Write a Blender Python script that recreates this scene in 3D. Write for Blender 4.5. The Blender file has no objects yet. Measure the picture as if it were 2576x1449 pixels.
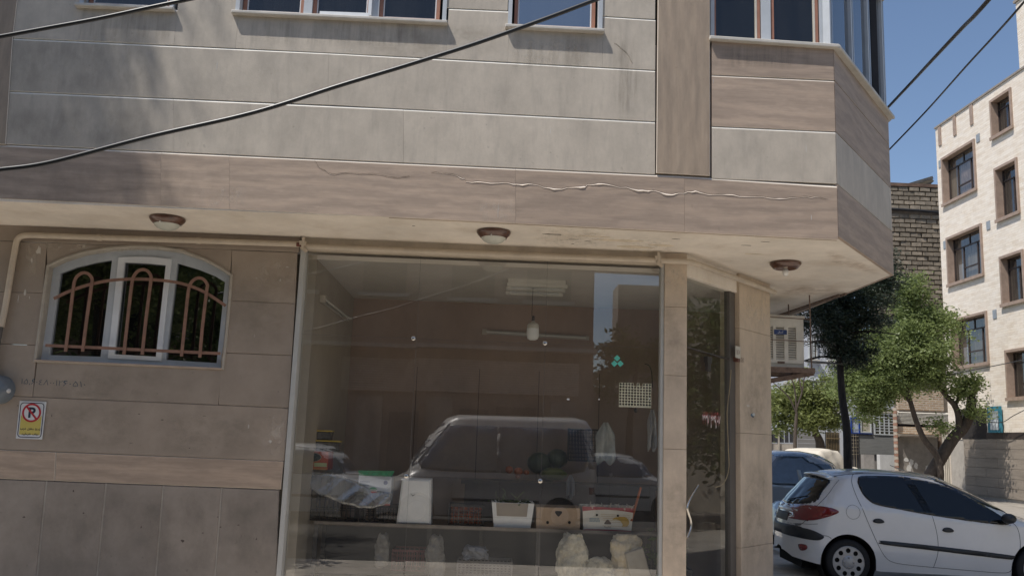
import bpy, bmesh, math, random
import numpy as np
from mathutils import Vector, Matrix
from mathutils.geometry import delaunay_2d_cdt
from mathutils.bvhtree import BVHTree

random.seed(7); np.random.seed(7)
SC = bpy.context.scene
COL = SC.collection
R = math.radians

# ------------------------------------------------------------------ camera
CAM = Vector((0.0, 0.0, 1.8))
PITCH, YAW, ROLL = R(9.5), R(1.35), R(2.07)
_f = Vector((math.sin(YAW)*math.cos(PITCH), math.cos(YAW)*math.cos(PITCH), math.sin(PITCH)))
_r = Vector((math.cos(YAW), -math.sin(YAW), 0.0))
_u = _r.cross(_f)
CR = math.cos(ROLL)*_r + math.sin(ROLL)*_u
CU = -math.sin(ROLL)*_r + math.cos(ROLL)*_u
CF = _f
cd = bpy.data.cameras.new('camera'); cam = bpy.data.objects.new('camera', cd); COL.objects.link(cam)
cd.sensor_width = 36.0; cd.lens = 36.0*2615.0/3000.0
cd.clip_start = 0.05; cd.clip_end = 2000.0
mw = Matrix((CR, CU, -CF)).transposed().to_4x4(); mw.translation = CAM
cam.matrix_world = mw
SC.camera = cam

# ------------------------------------------------------------------ world, sun, exposure
SUN_TO = Vector((-0.47, -0.30, 1.0)).normalized()
SUN_EL = math.asin(SUN_TO.z)
world = bpy.data.worlds.new('World'); SC.world = world; world.use_nodes = True
wn = world.node_tree.nodes; wl = world.node_tree.links
wn.clear()
wo = wn.new('ShaderNodeOutputWorld'); wb = wn.new('ShaderNodeBackground'); ws = wn.new('ShaderNodeTexSky')
ws.sky_type = 'NISHITA'; ws.sun_disc = False
ws.sun_elevation = SUN_EL
ws.sun_rotation = math.atan2(SUN_TO.x, SUN_TO.y)
ws.air_density = 1.0; ws.dust_density = 2.0; ws.ozone_density = 1.3; ws.altitude = 1000
wb.inputs['Strength'].default_value = 0.12
wl.new(ws.outputs['Color'], wb.inputs['Color']); wl.new(wb.outputs['Background'], wo.inputs['Surface'])
sl = bpy.data.lights.new('sun', 'SUN'); sun = bpy.data.objects.new('sun', sl); COL.objects.link(sun)
sl.energy = 4.2; sl.angle = R(0.53); sl.color = (1.0, 0.955, 0.89)
sun.rotation_euler = SUN_TO.to_track_quat('Z', 'Y').to_euler()
SC.view_settings.view_transform = 'Standard'
SC.view_settings.look = 'None'
SC.view_settings.exposure = 0.20
SC.view_settings.gamma = 1.0
SC.view_settings.use_curve_mapping = False
SC.cycles.max_bounces = 8
SC.cycles.transparent_max_bounces = 24
SC.cycles.sample_clamp_indirect = 6.0
SC.cycles.use_denoising = True

# ------------------------------------------------------------------ measuring helpers (pixel of the 2576x1449 view -> point on a real plane)
FD = 2615.0/1.1646
def ray(px, py):
    return (CR*(px-1288.0) + CU*(724.5-py) + CF*FD)
def onY(px, py, Y):
    d = ray(px, py); return CAM + d*((Y-CAM.y)/d.y)
def onZ(px, py, Z):
    d = ray(px, py); return CAM + d*((Z-CAM.z)/d.z)
def onX(px, py, X):
    d = ray(px, py); return CAM + d*((X-CAM.x)/d.x)
def onP(px, py, p0, n):
    d = ray(px, py); return CAM + d*((Vector(p0)-CAM).dot(n)/d.dot(n))

# ------------------------------------------------------------------ object helpers
def thing(name, label=None, cat=None, loc=(0, 0, 0), rz=0.0, group=None, kind=None):
    o = bpy.data.objects.new(name, None); COL.objects.link(o)
    o.location = loc; o.rotation_euler = (0, 0, rz); o.empty_display_size = 0.2
    tag(o, label, cat, group, kind); return o
def tag(o, label=None, cat=None, group=None, kind=None):
    if label: o['label'] = label
    if cat: o['category'] = cat
    if group: o['group'] = group
    if kind: o['kind'] = kind
    return o
EDGE = {}
class MB:
    def __init__(s): s.v = []; s.f = []; s.sm = []; s.mi = []
    def add(s, vs, fs, smooth=False):
        n = len(s.v); s.v += [tuple(v) for v in vs]
        s.f += [tuple(i+n for i in f) for f in fs]; s.sm += [smooth]*len(fs); s.mi += [0]*len(fs); return s
    def box(s, a, b):
        (x0, y0, z0), (x1, y1, z1) = a, b
        x0, x1 = min(x0, x1), max(x0, x1); y0, y1 = min(y0, y1), max(y0, y1); z0, z1 = min(z0, z1), max(z0, z1)
        return s.add([(x0,y0,z0),(x1,y0,z0),(x1,y1,z0),(x0,y1,z0),(x0,y0,z1),(x1,y0,z1),(x1,y1,z1),(x0,y1,z1)],
                     [(0,3,2,1),(4,5,6,7),(0,1,5,4),(1,2,6,5),(2,3,7,6),(3,0,4,7)])
    def obox(s, c, ax, ay, az):      # centre and three half-vectors
        c, ax, ay, az = Vector(c), Vector(ax), Vector(ay), Vector(az)
        vs = [c+sx*ax+sy*ay+sz*az for sz in (-1, 1) for sx, sy in ((-1,-1),(1,-1),(1,1),(-1,1))]
        fs = [(0,3,2,1),(4,5,6,7),(0,1,5,4),(1,2,6,5),(2,3,7,6),(3,0,4,7)]
        if ax.cross(ay).dot(az) < 0: fs = [f[::-1] for f in fs]
        return s.add(vs, fs)
    def bar(s, p, q, w, d, up=(0, 0, 1)):   # rectangular bar from p to q, w wide, d deep
        p, q = Vector(p), Vector(q); a = (q-p); L = a.length; a.normalize()
        u = Vector(up); sd = a.cross(u)
        if sd.length < 1e-4: sd = a.cross(Vector((0, 1, 0)))
        sd.normalize(); u = sd.cross(a).normalized()
        return s.obox((p+q)/2, a*L/2, sd*w/2, u*d/2)
    def slab(s, pts, nrm, th, ch=0.0):      # plate: front polygon pts (facing nrm), thickness, chamfered edge
        pts = [Vector(p) for p in pts]; n = Vector(nrm).normalized(); k = len(pts)
        a = Vector((0, 0, 0))
        for i in range(k): a += pts[i].cross(pts[(i+1) % k])
        if a.dot(n) < 0: pts.reverse()
        back = [p-n*th for p in pts]
        if ch > 0:
            mid = [p-n*ch for p in pts]; fr = []
            for i in range(k):
                p0, p1, p2 = pts[i-1], pts[i], pts[(i+1) % k]
                e1 = (p1-p0).normalized(); e2 = (p2-p1).normalized()
                i1 = n.cross(e1); i2 = n.cross(e2); b = (i1+i2)
                b = b/max(0.35, b.dot(i1)); fr.append(p1+b*ch)
            vs = fr+mid+back
            fs = [tuple(range(k))]
            for i in range(k):
                j = (i+1) % k
                fs += [(i+k, j+k, j, i), (i+2*k, j+2*k, j+k, i+k)]
            fs.append(tuple(reversed(range(2*k, 3*k))))
            s.add(vs, fs)
            m0 = len(s.mi)-len(fs)
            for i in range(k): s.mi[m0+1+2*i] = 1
            return s
        else:
            vs = pts+back; fs = [tuple(range(k))]
            for i in range(k):
                j = (i+1) % k; fs.append((i+k, j+k, j, i))
            fs.append(tuple(reversed(range(k, 2*k))))
        return s.add(vs, fs)
    def tube(s, pts, r, n=8, caps=True, smooth=True):
        pts = [Vector(p) for p in pts]; k = len(pts); rs = r if isinstance(r, (list, tuple)) else [r]*k
        vs = []; prev = None
        for i, p in enumerate(pts):
            t = (pts[min(i+1, k-1)]-pts[max(i-1, 0)]).normalized()
            if prev is None:
                a = t.cross(Vector((0, 0, 1)))
                if a.length < 1e-3: a = t.cross(Vector((1, 0, 0)))
            else: a = prev-t*prev.dot(t)
            a.normalize(); prev = a; b = t.cross(a)
            for j in range(n):
                w = 2*math.pi*j/n; vs.append(p+(a*math.cos(w)+b*math.sin(w))*rs[i])
        fs = []
        for i in range(k-1):
            for j in range(n):
                a0, a1 = i*n+j, i*n+(j+1) % n; fs.append((a0, a1, a1+n, a0+n))
        s.add(vs, fs, smooth)
        if caps:
            s.add(vs[:n], [tuple(reversed(range(n)))]); s.add(vs[-n:], [tuple(range(n))])
        return s
    def lathe(s, prof, o=(0, 0, 0), ax=(0, 0, 1), n=24, smooth=True):   # prof: (radius, height)
        o = Vector(o); ax = Vector(ax).normalized()
        a = ax.cross(Vector((1, 0, 0)));
        if a.length < 1e-3: a = ax.cross(Vector((0, 1, 0)))
        a.normalize(); b = ax.cross(a); vs = []
        for r_, h in prof:
            for j in range(n):
                w = 2*math.pi*j/n; vs.append(o+ax*h+(a*math.cos(w)+b*math.sin(w))*r_)
        fs = []
        for i in range(len(prof)-1):
            for j in range(n):
                a0, a1 = i*n+j, i*n+(j+1) % n; fs.append((a0, a1, a1+n, a0+n))
        return s.add(vs, fs, smooth)
    def ell(s, c, rx, ry, rz, n=16, m=10, jit=0.0, seed=0):
        rr = random.Random(seed); vs = []; c = Vector(c)
        for i in range(m+1):
            th = math.pi*i/m
            for j in range(n):
                w = 2*math.pi*j/n; q = 1+jit*(rr.random()-.5) if 0 < i < m else 1
                vs.append((c.x+rx*math.sin(th)*math.cos(w)*q, c.y+ry*math.sin(th)*math.sin(w)*q, c.z+rz*math.cos(th)*q))
        fs = []
        for i in range(m):
            for j in range(n):
                a0, a1 = i*n+j, i*n+(j+1) % n; fs.append((a0, a0+n, a1+n, a1))
        return s.add(vs, fs, True)
    def build(s, name, mat, parent=None, label=None, bevel=0.0, auto=None):
        me = bpy.data.meshes.new(name); me.from_pydata(s.v, [], s.f); me.update()
        if any(s.sm): me.polygons.foreach_set('use_smooth', s.sm)
        if mat: me.materials.append(mat)
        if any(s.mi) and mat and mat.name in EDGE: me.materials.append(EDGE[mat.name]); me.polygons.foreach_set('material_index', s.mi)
        o = bpy.data.objects.new(name, me); COL.objects.link(o)
        if parent: o.parent = parent
        if label: o['label'] = label
        if bevel > 0:
            b = o.modifiers.new('bevel', 'BEVEL'); b.width = bevel; b.segments = 2; b.limit_method = 'ANGLE'; b.angle_limit = R(40)
        return o
def struct(o): o['kind'] = 'structure'; return o
def copy_tree(o, parent=None):
    c = o.copy(); COL.objects.link(c); c.parent = parent
    for ch in list(o.children): copy_tree(ch, c)
    return c
def smooth_path(pts, sub=6, closed=False):
    pts = [Vector(p) for p in pts]; k = len(pts); out = []
    rng = range(k if closed else k-1)
    for i in rng:
        if closed: p0, p1, p2, p3 = pts[i-1], pts[i], pts[(i+1) % k], pts[(i+2) % k]
        else: p0, p1, p2, p3 = pts[max(i-1, 0)], pts[i], pts[i+1], pts[min(i+2, k-1)]
        for j in range(sub):
            t = j/sub
            out.append(0.5*((2*p1)+(p2-p0)*t+(2*p0-5*p1+4*p2-p3)*t*t+(3*p1-p0-3*p2+p3)*t**3))
    if not closed: out.append(pts[-1])
    return out

# ------------------------------------------------------------------ materials
def S(r, g, b):
    f = lambda c: (c/255/12.92) if c/255 <= 0.04045 else ((c/255+0.055)/1.055)**2.4
    return (f(r), f(g), f(b), 1.0)
def mul(c, k): return (c[0]*k, c[1]*k, c[2]*k, 1.0)
def base_mat(name):
    m = bpy.data.materials.new(name); m.use_nodes = True
    nt = m.node_tree; b = nt.nodes['Principled BSDF']; return m, nt, b
def M(name, col, rough=0.6, var=0.12, scale=4.0, stretch=(1, 1, 1), bump=0.0, bscale=60.0, metal=0.0, rnd=0.0,
      col2=None, coat=0.0, streak=0.0, streak_st=(5, 5, .35), spec=0.5, streak_col=None, spots=0.0, vein=0.0, vein_axis='Z', vein_scale=3.0):
    m, nt, b = base_mat(name); N = nt.nodes; L = nt.links
    if len(col) == 3: col = (*col, 1)
    b.inputs['Roughness'].default_value = rough; b.inputs['Metallic'].default_value = metal
    b.inputs['Coat Weight'].default_value = coat; b.inputs['Coat Roughness'].default_value = 0.04
    b.inputs['Specular IOR Level'].default_value = spec
    tc = N.new('ShaderNodeTexCoord'); oi = N.new('ShaderNodeObjectInfo')
    mp = N.new('ShaderNodeMapping'); mp.inputs['Scale'].default_value = stretch
    ad = N.new('ShaderNodeVectorMath'); ad.operation = 'ADD'
    sc = N.new('ShaderNodeMath'); sc.operation = 'MULTIPLY'; sc.inputs[1].default_value = 37.0 if rnd else 0.0
    L.new(oi.outputs['Random'], sc.inputs[0]); L.new(sc.outputs[0], ad.inputs[1])
    L.new(tc.outputs['Object'], ad.inputs[0]); L.new(ad.outputs[0], mp.inputs['Vector'])
    n1 = N.new('ShaderNodeTexNoise'); n1.inputs['Scale'].default_value = scale; n1.inputs['Detail'].default_value = 8
    n1.inputs['Roughness'].default_value = 0.72
    L.new(mp.outputs[0], n1.inputs['Vector'])
    rp = N.new('ShaderNodeValToRGB'); rp.color_ramp.elements[0].position = 0.36; rp.color_ramp.elements[1].position = 0.66
    c2 = col2 if col2 is not None else mul(col, 1-2*var)
    rp.color_ramp.elements[0].color = c2 if len(c2) == 4 else (*c2, 1); rp.color_ramp.elements[1].color = mul(col, 1+var*0.6)
    L.new(n1.outputs['Fac'], rp.inputs['Fac']); out = rp.outputs['Color']
    if streak > 0:
        m2 = N.new('ShaderNodeMapping'); m2.inputs['Scale'].default_value = streak_st
        L.new(ad.outputs[0], m2.inputs['Vector'])
        n2 = N.new('ShaderNodeTexNoise'); n2.inputs['Scale'].default_value = 2.2; n2.inputs['Detail'].default_value = 6
        n2.inputs['Roughness'].default_value = 0.6
        L.new(m2.outputs[0], n2.inputs['Vector'])
        r2 = N.new('ShaderNodeValToRGB'); r2.color_ramp.elements[0].position = 0.5; r2.color_ramp.elements[1].position = 0.72
        L.new(n2.outputs['Fac'], r2.inputs['Fac'])
        fm = N.new('ShaderNodeMath'); fm.operation = 'MULTIPLY'; fm.inputs[1].default_value = streak
        L.new(r2.outputs['Color'], fm.inputs[0])
        mx = N.new('ShaderNodeMix'); mx.data_type = 'RGBA'
        L.new(fm.outputs[0], mx.inputs['Factor']); L.new(out, mx.inputs['A'])
        mx.inputs['B'].default_value = streak_col or mul(col, 0.55); out = mx.outputs['Result']
    if vein > 0:
        wv = N.new('ShaderNodeTexWave'); wv.wave_type = 'BANDS'; wv.bands_direction = vein_axis; wv.wave_profile = 'SIN'
        wv.inputs['Scale'].default_value = vein_scale; wv.inputs['Distortion'].default_value = 16.0; wv.inputs['Detail'].default_value = 6; wv.inputs['Detail Scale'].default_value = .7; wv.inputs['Detail Roughness'].default_value = .68
        mv = N.new('ShaderNodeMapping'); mv.inputs['Scale'].default_value = (.35, .35, 1) if vein_axis == 'Z' else (1, 1, .35)
        L.new(ad.outputs[0], mv.inputs['Vector']); L.new(mv.outputs[0], wv.inputs['Vector'])
        rv = N.new('ShaderNodeValToRGB'); e = rv.color_ramp.elements; e[0].position = 0.0; e[0].color = (.5-vein, .5-vein, .5-vein, 1); e[1].position = 1.0; e[1].color = (.5+vein*.7, .5+vein*.62, .5+vein*.5, 1)
        e2 = e.new(.55); e2.color = (.5, .5, .5, 1)
        L.new(wv.outputs['Fac'], rv.inputs['Fac'])
        xv = N.new('ShaderNodeMix'); xv.data_type = 'RGBA'; xv.blend_type = 'OVERLAY'; xv.inputs['Factor'].default_value = 1.0
        L.new(out, xv.inputs['A']); L.new(rv.outputs['Color'], xv.inputs['B']); out = xv.outputs['Result']
    if spots > 0:
        n3 = N.new('ShaderNodeTexNoise'); n3.inputs['Scale'].default_value = 22; n3.inputs['Detail'].default_value = 3
        L.new(ad.outputs[0], n3.inputs['Vector'])
        r3 = N.new('ShaderNodeValToRGB'); r3.color_ramp.elements[0].position = 0.70; r3.color_ramp.elements[1].position = 0.76
        L.new(n3.outputs['Fac'], r3.inputs['Fac'])
        f3 = N.new('ShaderNodeMath'); f3.operation = 'MULTIPLY'; f3.inputs[1].default_value = spots
        L.new(r3.outputs['Color'], f3.inputs[0])
        x3 = N.new('ShaderNodeMix'); x3.data_type = 'RGBA'
        L.new(f3.outputs[0], x3.inputs['Factor']); L.new(out, x3.inputs['A']); x3.inputs['B'].default_value = mul(col, 0.4); out = x3.outputs['Result']
    if rnd > 0:
        hv = N.new('ShaderNodeHueSaturation'); mr = N.new('ShaderNodeMapRange')
        mr.inputs['To Min'].default_value = 1-rnd; mr.inputs['To Max'].default_value = 1+rnd
        L.new(oi.outputs['Random'], mr.inputs['Value']); L.new(mr.outputs[0], hv.inputs['Value'])
        L.new(out, hv.inputs['Color']); out = hv.outputs['Color']
    L.new(out, b.inputs['Base Color'])
    if bump > 0:
        nb = N.new('ShaderNodeTexNoise'); nb.inputs['Scale'].default_value = bscale; nb.inputs['Detail'].default_value = 5
        L.new(mp.outputs[0], nb.inputs['Vector'])
        bp = N.new('ShaderNodeBump'); bp.inputs['Strength'].default_value = bump; bp.inputs['Distance'].default_value = 0.01
        L.new(nb.outputs['Fac'], bp.inputs['Height']); L.new(bp.outputs[0], b.inputs['Normal'])
    return m
def glass_mat(name, tint=(0.8, 0.82, 0.8), refl=1.6, add=0.0, dust=0.03, rough=0.0, wav=0.0, dustcol=(0.4, 0.37, 0.32, 1)):
    m = bpy.data.materials.new(name); m.use_nodes = True; nt = m.node_tree; N = nt.nodes; L = nt.links; N.clear()
    o = N.new('ShaderNodeOutputMaterial'); tr = N.new('ShaderNodeBsdfTransparent'); gl = N.new('ShaderNodeBsdfGlossy')
    df = N.new('ShaderNodeBsdfDiffuse'); df.inputs['Color'].default_value = dustcol
    tr.inputs['Color'].default_value = (*tint, 1); gl.inputs['Roughness'].default_value = rough
    ge = N.new('ShaderNodeNewGeometry'); dt = N.new('ShaderNodeVectorMath'); dt.operation = 'DOT_PRODUCT'; L.new(ge.outputs['Normal'], dt.inputs[0]); L.new(ge.outputs['Incoming'], dt.inputs[1])
    ab = N.new('ShaderNodeMath'); ab.operation = 'ABSOLUTE'; L.new(dt.outputs['Value'], ab.inputs[0])
    om = N.new('ShaderNodeMath'); om.operation = 'SUBTRACT'; om.inputs[0].default_value = 1.0; L.new(ab.outputs[0], om.inputs[1])
    pw = N.new('ShaderNodeMath'); pw.operation = 'POWER'; pw.inputs[1].default_value = 5.0; L.new(om.outputs[0], pw.inputs[0])
    fr = N.new('ShaderNodeMath'); fr.operation = 'MULTIPLY_ADD'; fr.inputs[1].default_value = 0.96; fr.inputs[2].default_value = 0.04; L.new(pw.outputs[0], fr.inputs[0])
    mm = N.new('ShaderNodeMath'); mm.operation = 'MULTIPLY_ADD'; mm.inputs[1].default_value = refl; mm.inputs[2].default_value = add; mm.use_clamp = True
    L.new(fr.outputs[0], mm.inputs[0])
    a = N.new('ShaderNodeMixShader'); b = N.new('ShaderNodeMixShader')
    tc = N.new('ShaderNodeTexCoord'); nn = N.new('ShaderNodeTexNoise'); nn.inputs['Scale'].default_value = 3.0; nn.inputs['Detail'].default_value = 8
    mp = N.new('ShaderNodeMapping'); mp.inputs['Scale'].default_value = (2, 2, 0.5)
    L.new(tc.outputs['Object'], mp.inputs['Vector']); L.new(mp.outputs[0], nn.inputs['Vector'])
    mr = N.new('ShaderNodeMapRange'); mr.inputs['From Min'].default_value = 0.35; mr.inputs['From Max'].default_value = 0.75
    mr.inputs['To Min'].default_value = dust*0.4; mr.inputs['To Max'].default_value = dust*1.8
    L.new(nn.outputs['Fac'], mr.inputs['Value'])
    L.new(mr.outputs[0], a.inputs[0]); L.new(tr.outputs[0], a.inputs[1]); L.new(df.outputs[0], a.inputs[2])
    L.new(mm.outputs[0], b.inputs[0]); L.new(a.outputs[0], b.inputs[1]); L.new(gl.outputs[0], b.inputs[2])
    if wav > 0:
        nw = N.new('ShaderNodeTexNoise'); nw.inputs['Scale'].default_value = 1.4; nw.inputs['Detail'].default_value = 1
        L.new(tc.outputs['Object'], nw.inputs['Vector'])
        bp = N.new('ShaderNodeBump'); bp.inputs['Strength'].default_value = wav; bp.inputs['Distance'].default_value = 0.004
        L.new(nw.outputs['Fac'], bp.inputs['Height']); L.new(bp.outputs[0], gl.inputs['Normal'])
    L.new(b.outputs[0], o.inputs['Surface']); return m
def leaf_mat(name, c1, c2, trans=0.35):
    m = bpy.data.materials.new(name); m.use_nodes = True; nt = m.node_tree; N = nt.nodes; L = nt.links; N.clear()
    o = N.new('ShaderNodeOutputMaterial'); d = N.new('ShaderNodeBsdfPrincipled'); t = N.new('ShaderNodeBsdfTranslucent')
    d.inputs['Roughness'].default_value = 0.5
    tc = N.new('ShaderNodeTexCoord'); n = N.new('ShaderNodeTexNoise'); n.inputs['Scale'].default_value = 5.0; n.inputs['Detail'].default_value = 6
    n.inputs['Roughness'].default_value = 0.8
    r = N.new('ShaderNodeValToRGB'); r.color_ramp.elements[0].position = .35; r.color_ramp.elements[1].position = .65
    r.color_ramp.elements[0].color = (*c1, 1); r.color_ramp.elements[1].color = (*c2, 1)
    L.new(tc.outputs['Object'], n.inputs['Vector']); L.new(n.outputs['Fac'], r.inputs['Fac'])
    L.new(r.outputs[0], d.inputs['Base Color']); L.new(r.outputs[0], t.inputs['Color'])
    mx = N.new('ShaderNodeMixShader'); mx.inputs[0].default_value = trans
    L.new(d.outputs[0], mx.inputs[1]); L.new(t.outputs[0], mx.inputs[2]); L.new(mx.outputs[0], o.inputs['Surface']); return m

grey_stone = M('grey_stone', (0.50, 0.44, 0.362), .6, .09, 3.4, (1, 1, .7), bump=.08, bscale=80, rnd=.06, streak=.32, streak_st=(6, 6, .9), spots=.35, streak_col=(0.25, 0.225, 0.195, 1))
brown_stone = M('brown_stone', (0.405, 0.312, 0.240), .6, .08, 3.6, (.6, .6, 9), vein=.055, vein_scale=2.0, bump=.10, bscale=40, rnd=.07, streak=.22, streak_st=(1.6, 1.6, 22), spots=.2, streak_col=(0.19, 0.145, 0.11, 1))
pilaster_stone = M('pilaster_stone', (0.345, 0.27, 0.20), .6, .08, 3.4, (5, 5, .7), vein=.04, vein_axis='X', vein_scale=2.4, bump=.12, bscale=60, rnd=.04, streak=.4, streak_st=(7, 7, .5), spots=.2, streak_col=(0.2, 0.155, 0.12, 1))
beige_stone = M('beige_stone', (0.35, 0.288, 0.232), .42, .08, 2.4, bump=.05, bscale=90, rnd=.05, streak=.25, streak_st=(2, 2, 1.5), spots=.3, streak_col=(0.25, 0.2, 0.16, 1))
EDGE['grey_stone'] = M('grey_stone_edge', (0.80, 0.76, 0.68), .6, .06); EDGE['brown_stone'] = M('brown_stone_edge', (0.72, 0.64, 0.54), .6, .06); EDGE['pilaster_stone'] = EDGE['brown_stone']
grey_tile = M('grey_tile', (0.29, 0.25, 0.215), .42, .12, 2.0, bump=.04, rnd=.05, streak=.3, streak_st=(2, 2, 1.2), spots=.35)
pillar_stone = M('pillar_stone', (0.60, 0.49, 0.375), .5, .10, 3.0, (1, 1, .7), bump=.06, rnd=.04, streak=.3, streak_st=(4, 4, .8), spots=.3)
joint_grey = M('joint_mortar', (0.42, 0.38, 0.33), .9, .1)
plaster = M('cream_plaster', (0.80, 0.73, 0.635), .8, .08, 1.6, bump=.3, bscale=9, streak=.35, streak_st=(1.2, 1.2, 1), streak_col=(0.5, 0.40, 0.29, 1))
cream_paint = M('cream_paint', (0.56, 0.48, 0.38), .45, .08, 6, bump=.03)
white_stone = M('white_marble', (0.54, 0.51, 0.46), .5, .08, 5, streak=.3, streak_col=(0.4, 0.37, 0.33, 1))
white_frame = M('white_window_frame', (0.50, 0.53, 0.56), .45, .05, 4, streak=.2)
white_frame_b = M('bright_window_frame', (0.72, 0.74, 0.76), .4, .04, 4)
terracotta = M('terracotta_paint', (0.36, 0.17, 0.11), .5, .1, 8)
grille_brown = M('grille_brown_paint', (0.27, 0.15, 0.105), .5, .12, 14)
dark_room = M('dark_room', (0.03, 0.03, 0.035), .9, .1)
alu = M('aluminium', (0.40, 0.41, 0.42), .35, .06, 6, metal=.6)
alu_dark = M('dark_aluminium', (0.11, 0.10, 0.09), .45, .08, 6)
glass_shop = glass_mat('shop_glass', (0.97, 0.97, 0.95), 1.3, 0.13, .03, dustcol=(.5, .44, .37, 1))
glass_door = glass_mat('door_glass', (0.8, 0.82, 0.8), 1.6, 0.0, .06)
glass_up = glass_mat('upper_glass', (0.5, 0.55, 0.6), 1.7, 0.01, .02, wav=.25)
glass_blue = glass_mat('blue_glass', (0.4, 0.45, 0.5), 3.0, 0.30, .03, wav=.6)
glass_dark = glass_mat('dark_glass', (0.25, 0.28, 0.3), 2.0, 0.12, .01)
room_brown = M('room_brown_panel', (0.36, 0.26, 0.20), .5, .12, 1.2, (1, 1, .6))
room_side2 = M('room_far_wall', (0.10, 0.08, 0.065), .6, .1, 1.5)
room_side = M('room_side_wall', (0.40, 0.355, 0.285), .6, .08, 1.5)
room_ceil = M('room_ceiling', (0.60, 0.57, 0.52), .8, .05, 1.2)
rubber = M('black_rubber', (0.015, 0.015, 0.017), .6, .1)
black_plastic = M('black_plastic', (0.022, 0.023, 0.026), .45, .1)
asphalt = M('asphalt', (0.085, 0.08, 0.072), .9, .2, 1.2, bump=.4, bscale=120, streak=.3, streak_st=(.4, .4, .4))
paving = M('paving', (0.66, 0.59, 0.50), .85, .12, 3, bump=.2, bscale=60)

WROOT = {}
def wthing(name, label, cat, loc, group=None, kind=None):     # its parts are given in world coordinates
    o = thing(name, label, cat, loc, 0, group, kind); WROOT[o.name] = Vector(loc); return o
_build = MB.build
def build2(s, name, mat, parent=None, label=None, bevel=0.0, auto=None):
    o = _build(s, name, mat, parent, label, bevel, auto)
    if parent is not None and parent.name in WROOT: o.matrix_parent_inverse = Matrix.Translation(-WROOT[parent.name])
    return o
MB.build = build2
FN = Vector((0, -1, 0))
G = 0.004   # half joint

def hstone(pts, gh=.0015, gv=.0006, th=.03, ch=.010, yoff=0.0):
    TL, TR, BR, BL = [Vector(p) for p in pts]
    m = [TL+Vector((gv, 0, -gh)), TR+Vector((-gv, 0, -gh)), BR+Vector((-gv, 0, gh)), BL+Vector((gv, 0, gh))]
    f = [m[0]-Vector((0, 0, ch*1.7)), m[1]-Vector((0, 0, ch*1.7)), m[2]+Vector((0, 0, ch*.25)), m[3]+Vector((0, 0, ch*.25))]
    m = [p+Vector((0, ch, 0)) for p in m]; b = [p+Vector((0, th, 0)) for p in m]
    q = [Vector((gv*0, yoff, 0))]*1
    mb = MB(); vs = [p+q[0] for p in f+m+b]
    mb.add(vs, [(3, 2, 1, 0), (0, 1, 5, 4), (2, 3, 7, 6), (1, 2, 6, 5), (3, 0, 4, 7)]+[(i+4, (i+1) % 4+4, (i+1) % 4+8, i+8) for i in range(4)]+[(8, 9, 10, 11)])
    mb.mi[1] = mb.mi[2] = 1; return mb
def lin(a, b, t): return a+(b-a)*t
def line_y(L, x):      # L: list of (x, y) pixel points, piecewise linear
    for i in range(len(L)-1):
        if x <= L[i+1][0] or i == len(L)-2:
            t = (x-L[i][0])/(L[i+1][0]-L[i][0]); return lin(L[i][1], L[i+1][1], t)
def inset(pts, g):
    k = len(pts); out = []
    c = sum((Vector(p) for p in pts), Vector())/k
    for p in pts:
        p = Vector(p); d = p-c; out.append(p-Vector((math.copysign(g, d.x) if abs(d.x) > 1e-3 else 0, 0, math.copysign(g, d.z))))
    return out

# ================================================================== THE CORNER BUILDING
UP = 7.30; LW = 8.24; GL = 8.32; SOF = 3.58
bld = wthing('apartment_building', 'large stone clad corner building with glazed shop below and bay window above', 'building', (0.5, 8.3, 0))

def panel(px, Y, mat, name='stone_panel', g=.003, th=.03, ch=.010, nrm=FN, par=None):
    if Y == UP and nrm is FN and ch > .004:
        P4 = [onY(x, y, Y) for x, y in px]
        if px[1][0] > 2090: P4[1].x = P4[2].x = 2.917
        return hstone(P4, yoff=random.uniform(-.0006, .0006)).build(name, mat, par or bld)
    pts = inset([onY(x, y, Y) for x, y in px], g)
    return MB().slab(pts, nrm, th, ch).build(name, mat, par or bld)

J0a = [(1130.6, 21), (1269, 27)]; J0b = [(1521, 41), (1648, 49)]
J1 = [(-60, 92), (29, 96), (859, 134), (1648, 177)]
J2 = [(-60, 226), (0, 229), (859, 266), (1648, 306)]
J3 = [(-60, 361), (29, 364), (859, 402.5), (1646, 439), (1790, 446), (2097, 467)]
J4 = [(-60, 498), (0, 501), (859, 540), (1205, 558), (2103, 604)]
def quad(x0, x1, top, bot):
    return [(x0, line_y(top, x0)), (x1, line_y(top, x1)), (x1, line_y(bot, x1)), (x0, line_y(bot, x0))]
XL = 28
for a, b in ((XL-10, 826), (826, 1648)): panel(quad(a, b, J1, J2), UP, grey_stone)
for a, b in ((XL-14, 437), (437, 1015), (1015, 1648)): panel(quad(a, b, J2, J3), UP, grey_stone)
for a, b in ((-60, 405), (405, 577), (577, 1297), (1297, 1722), (1722, 2098)): panel(quad(a, b, J3, J4), UP, brown_stone, g=.002, ch=.006)
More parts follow.
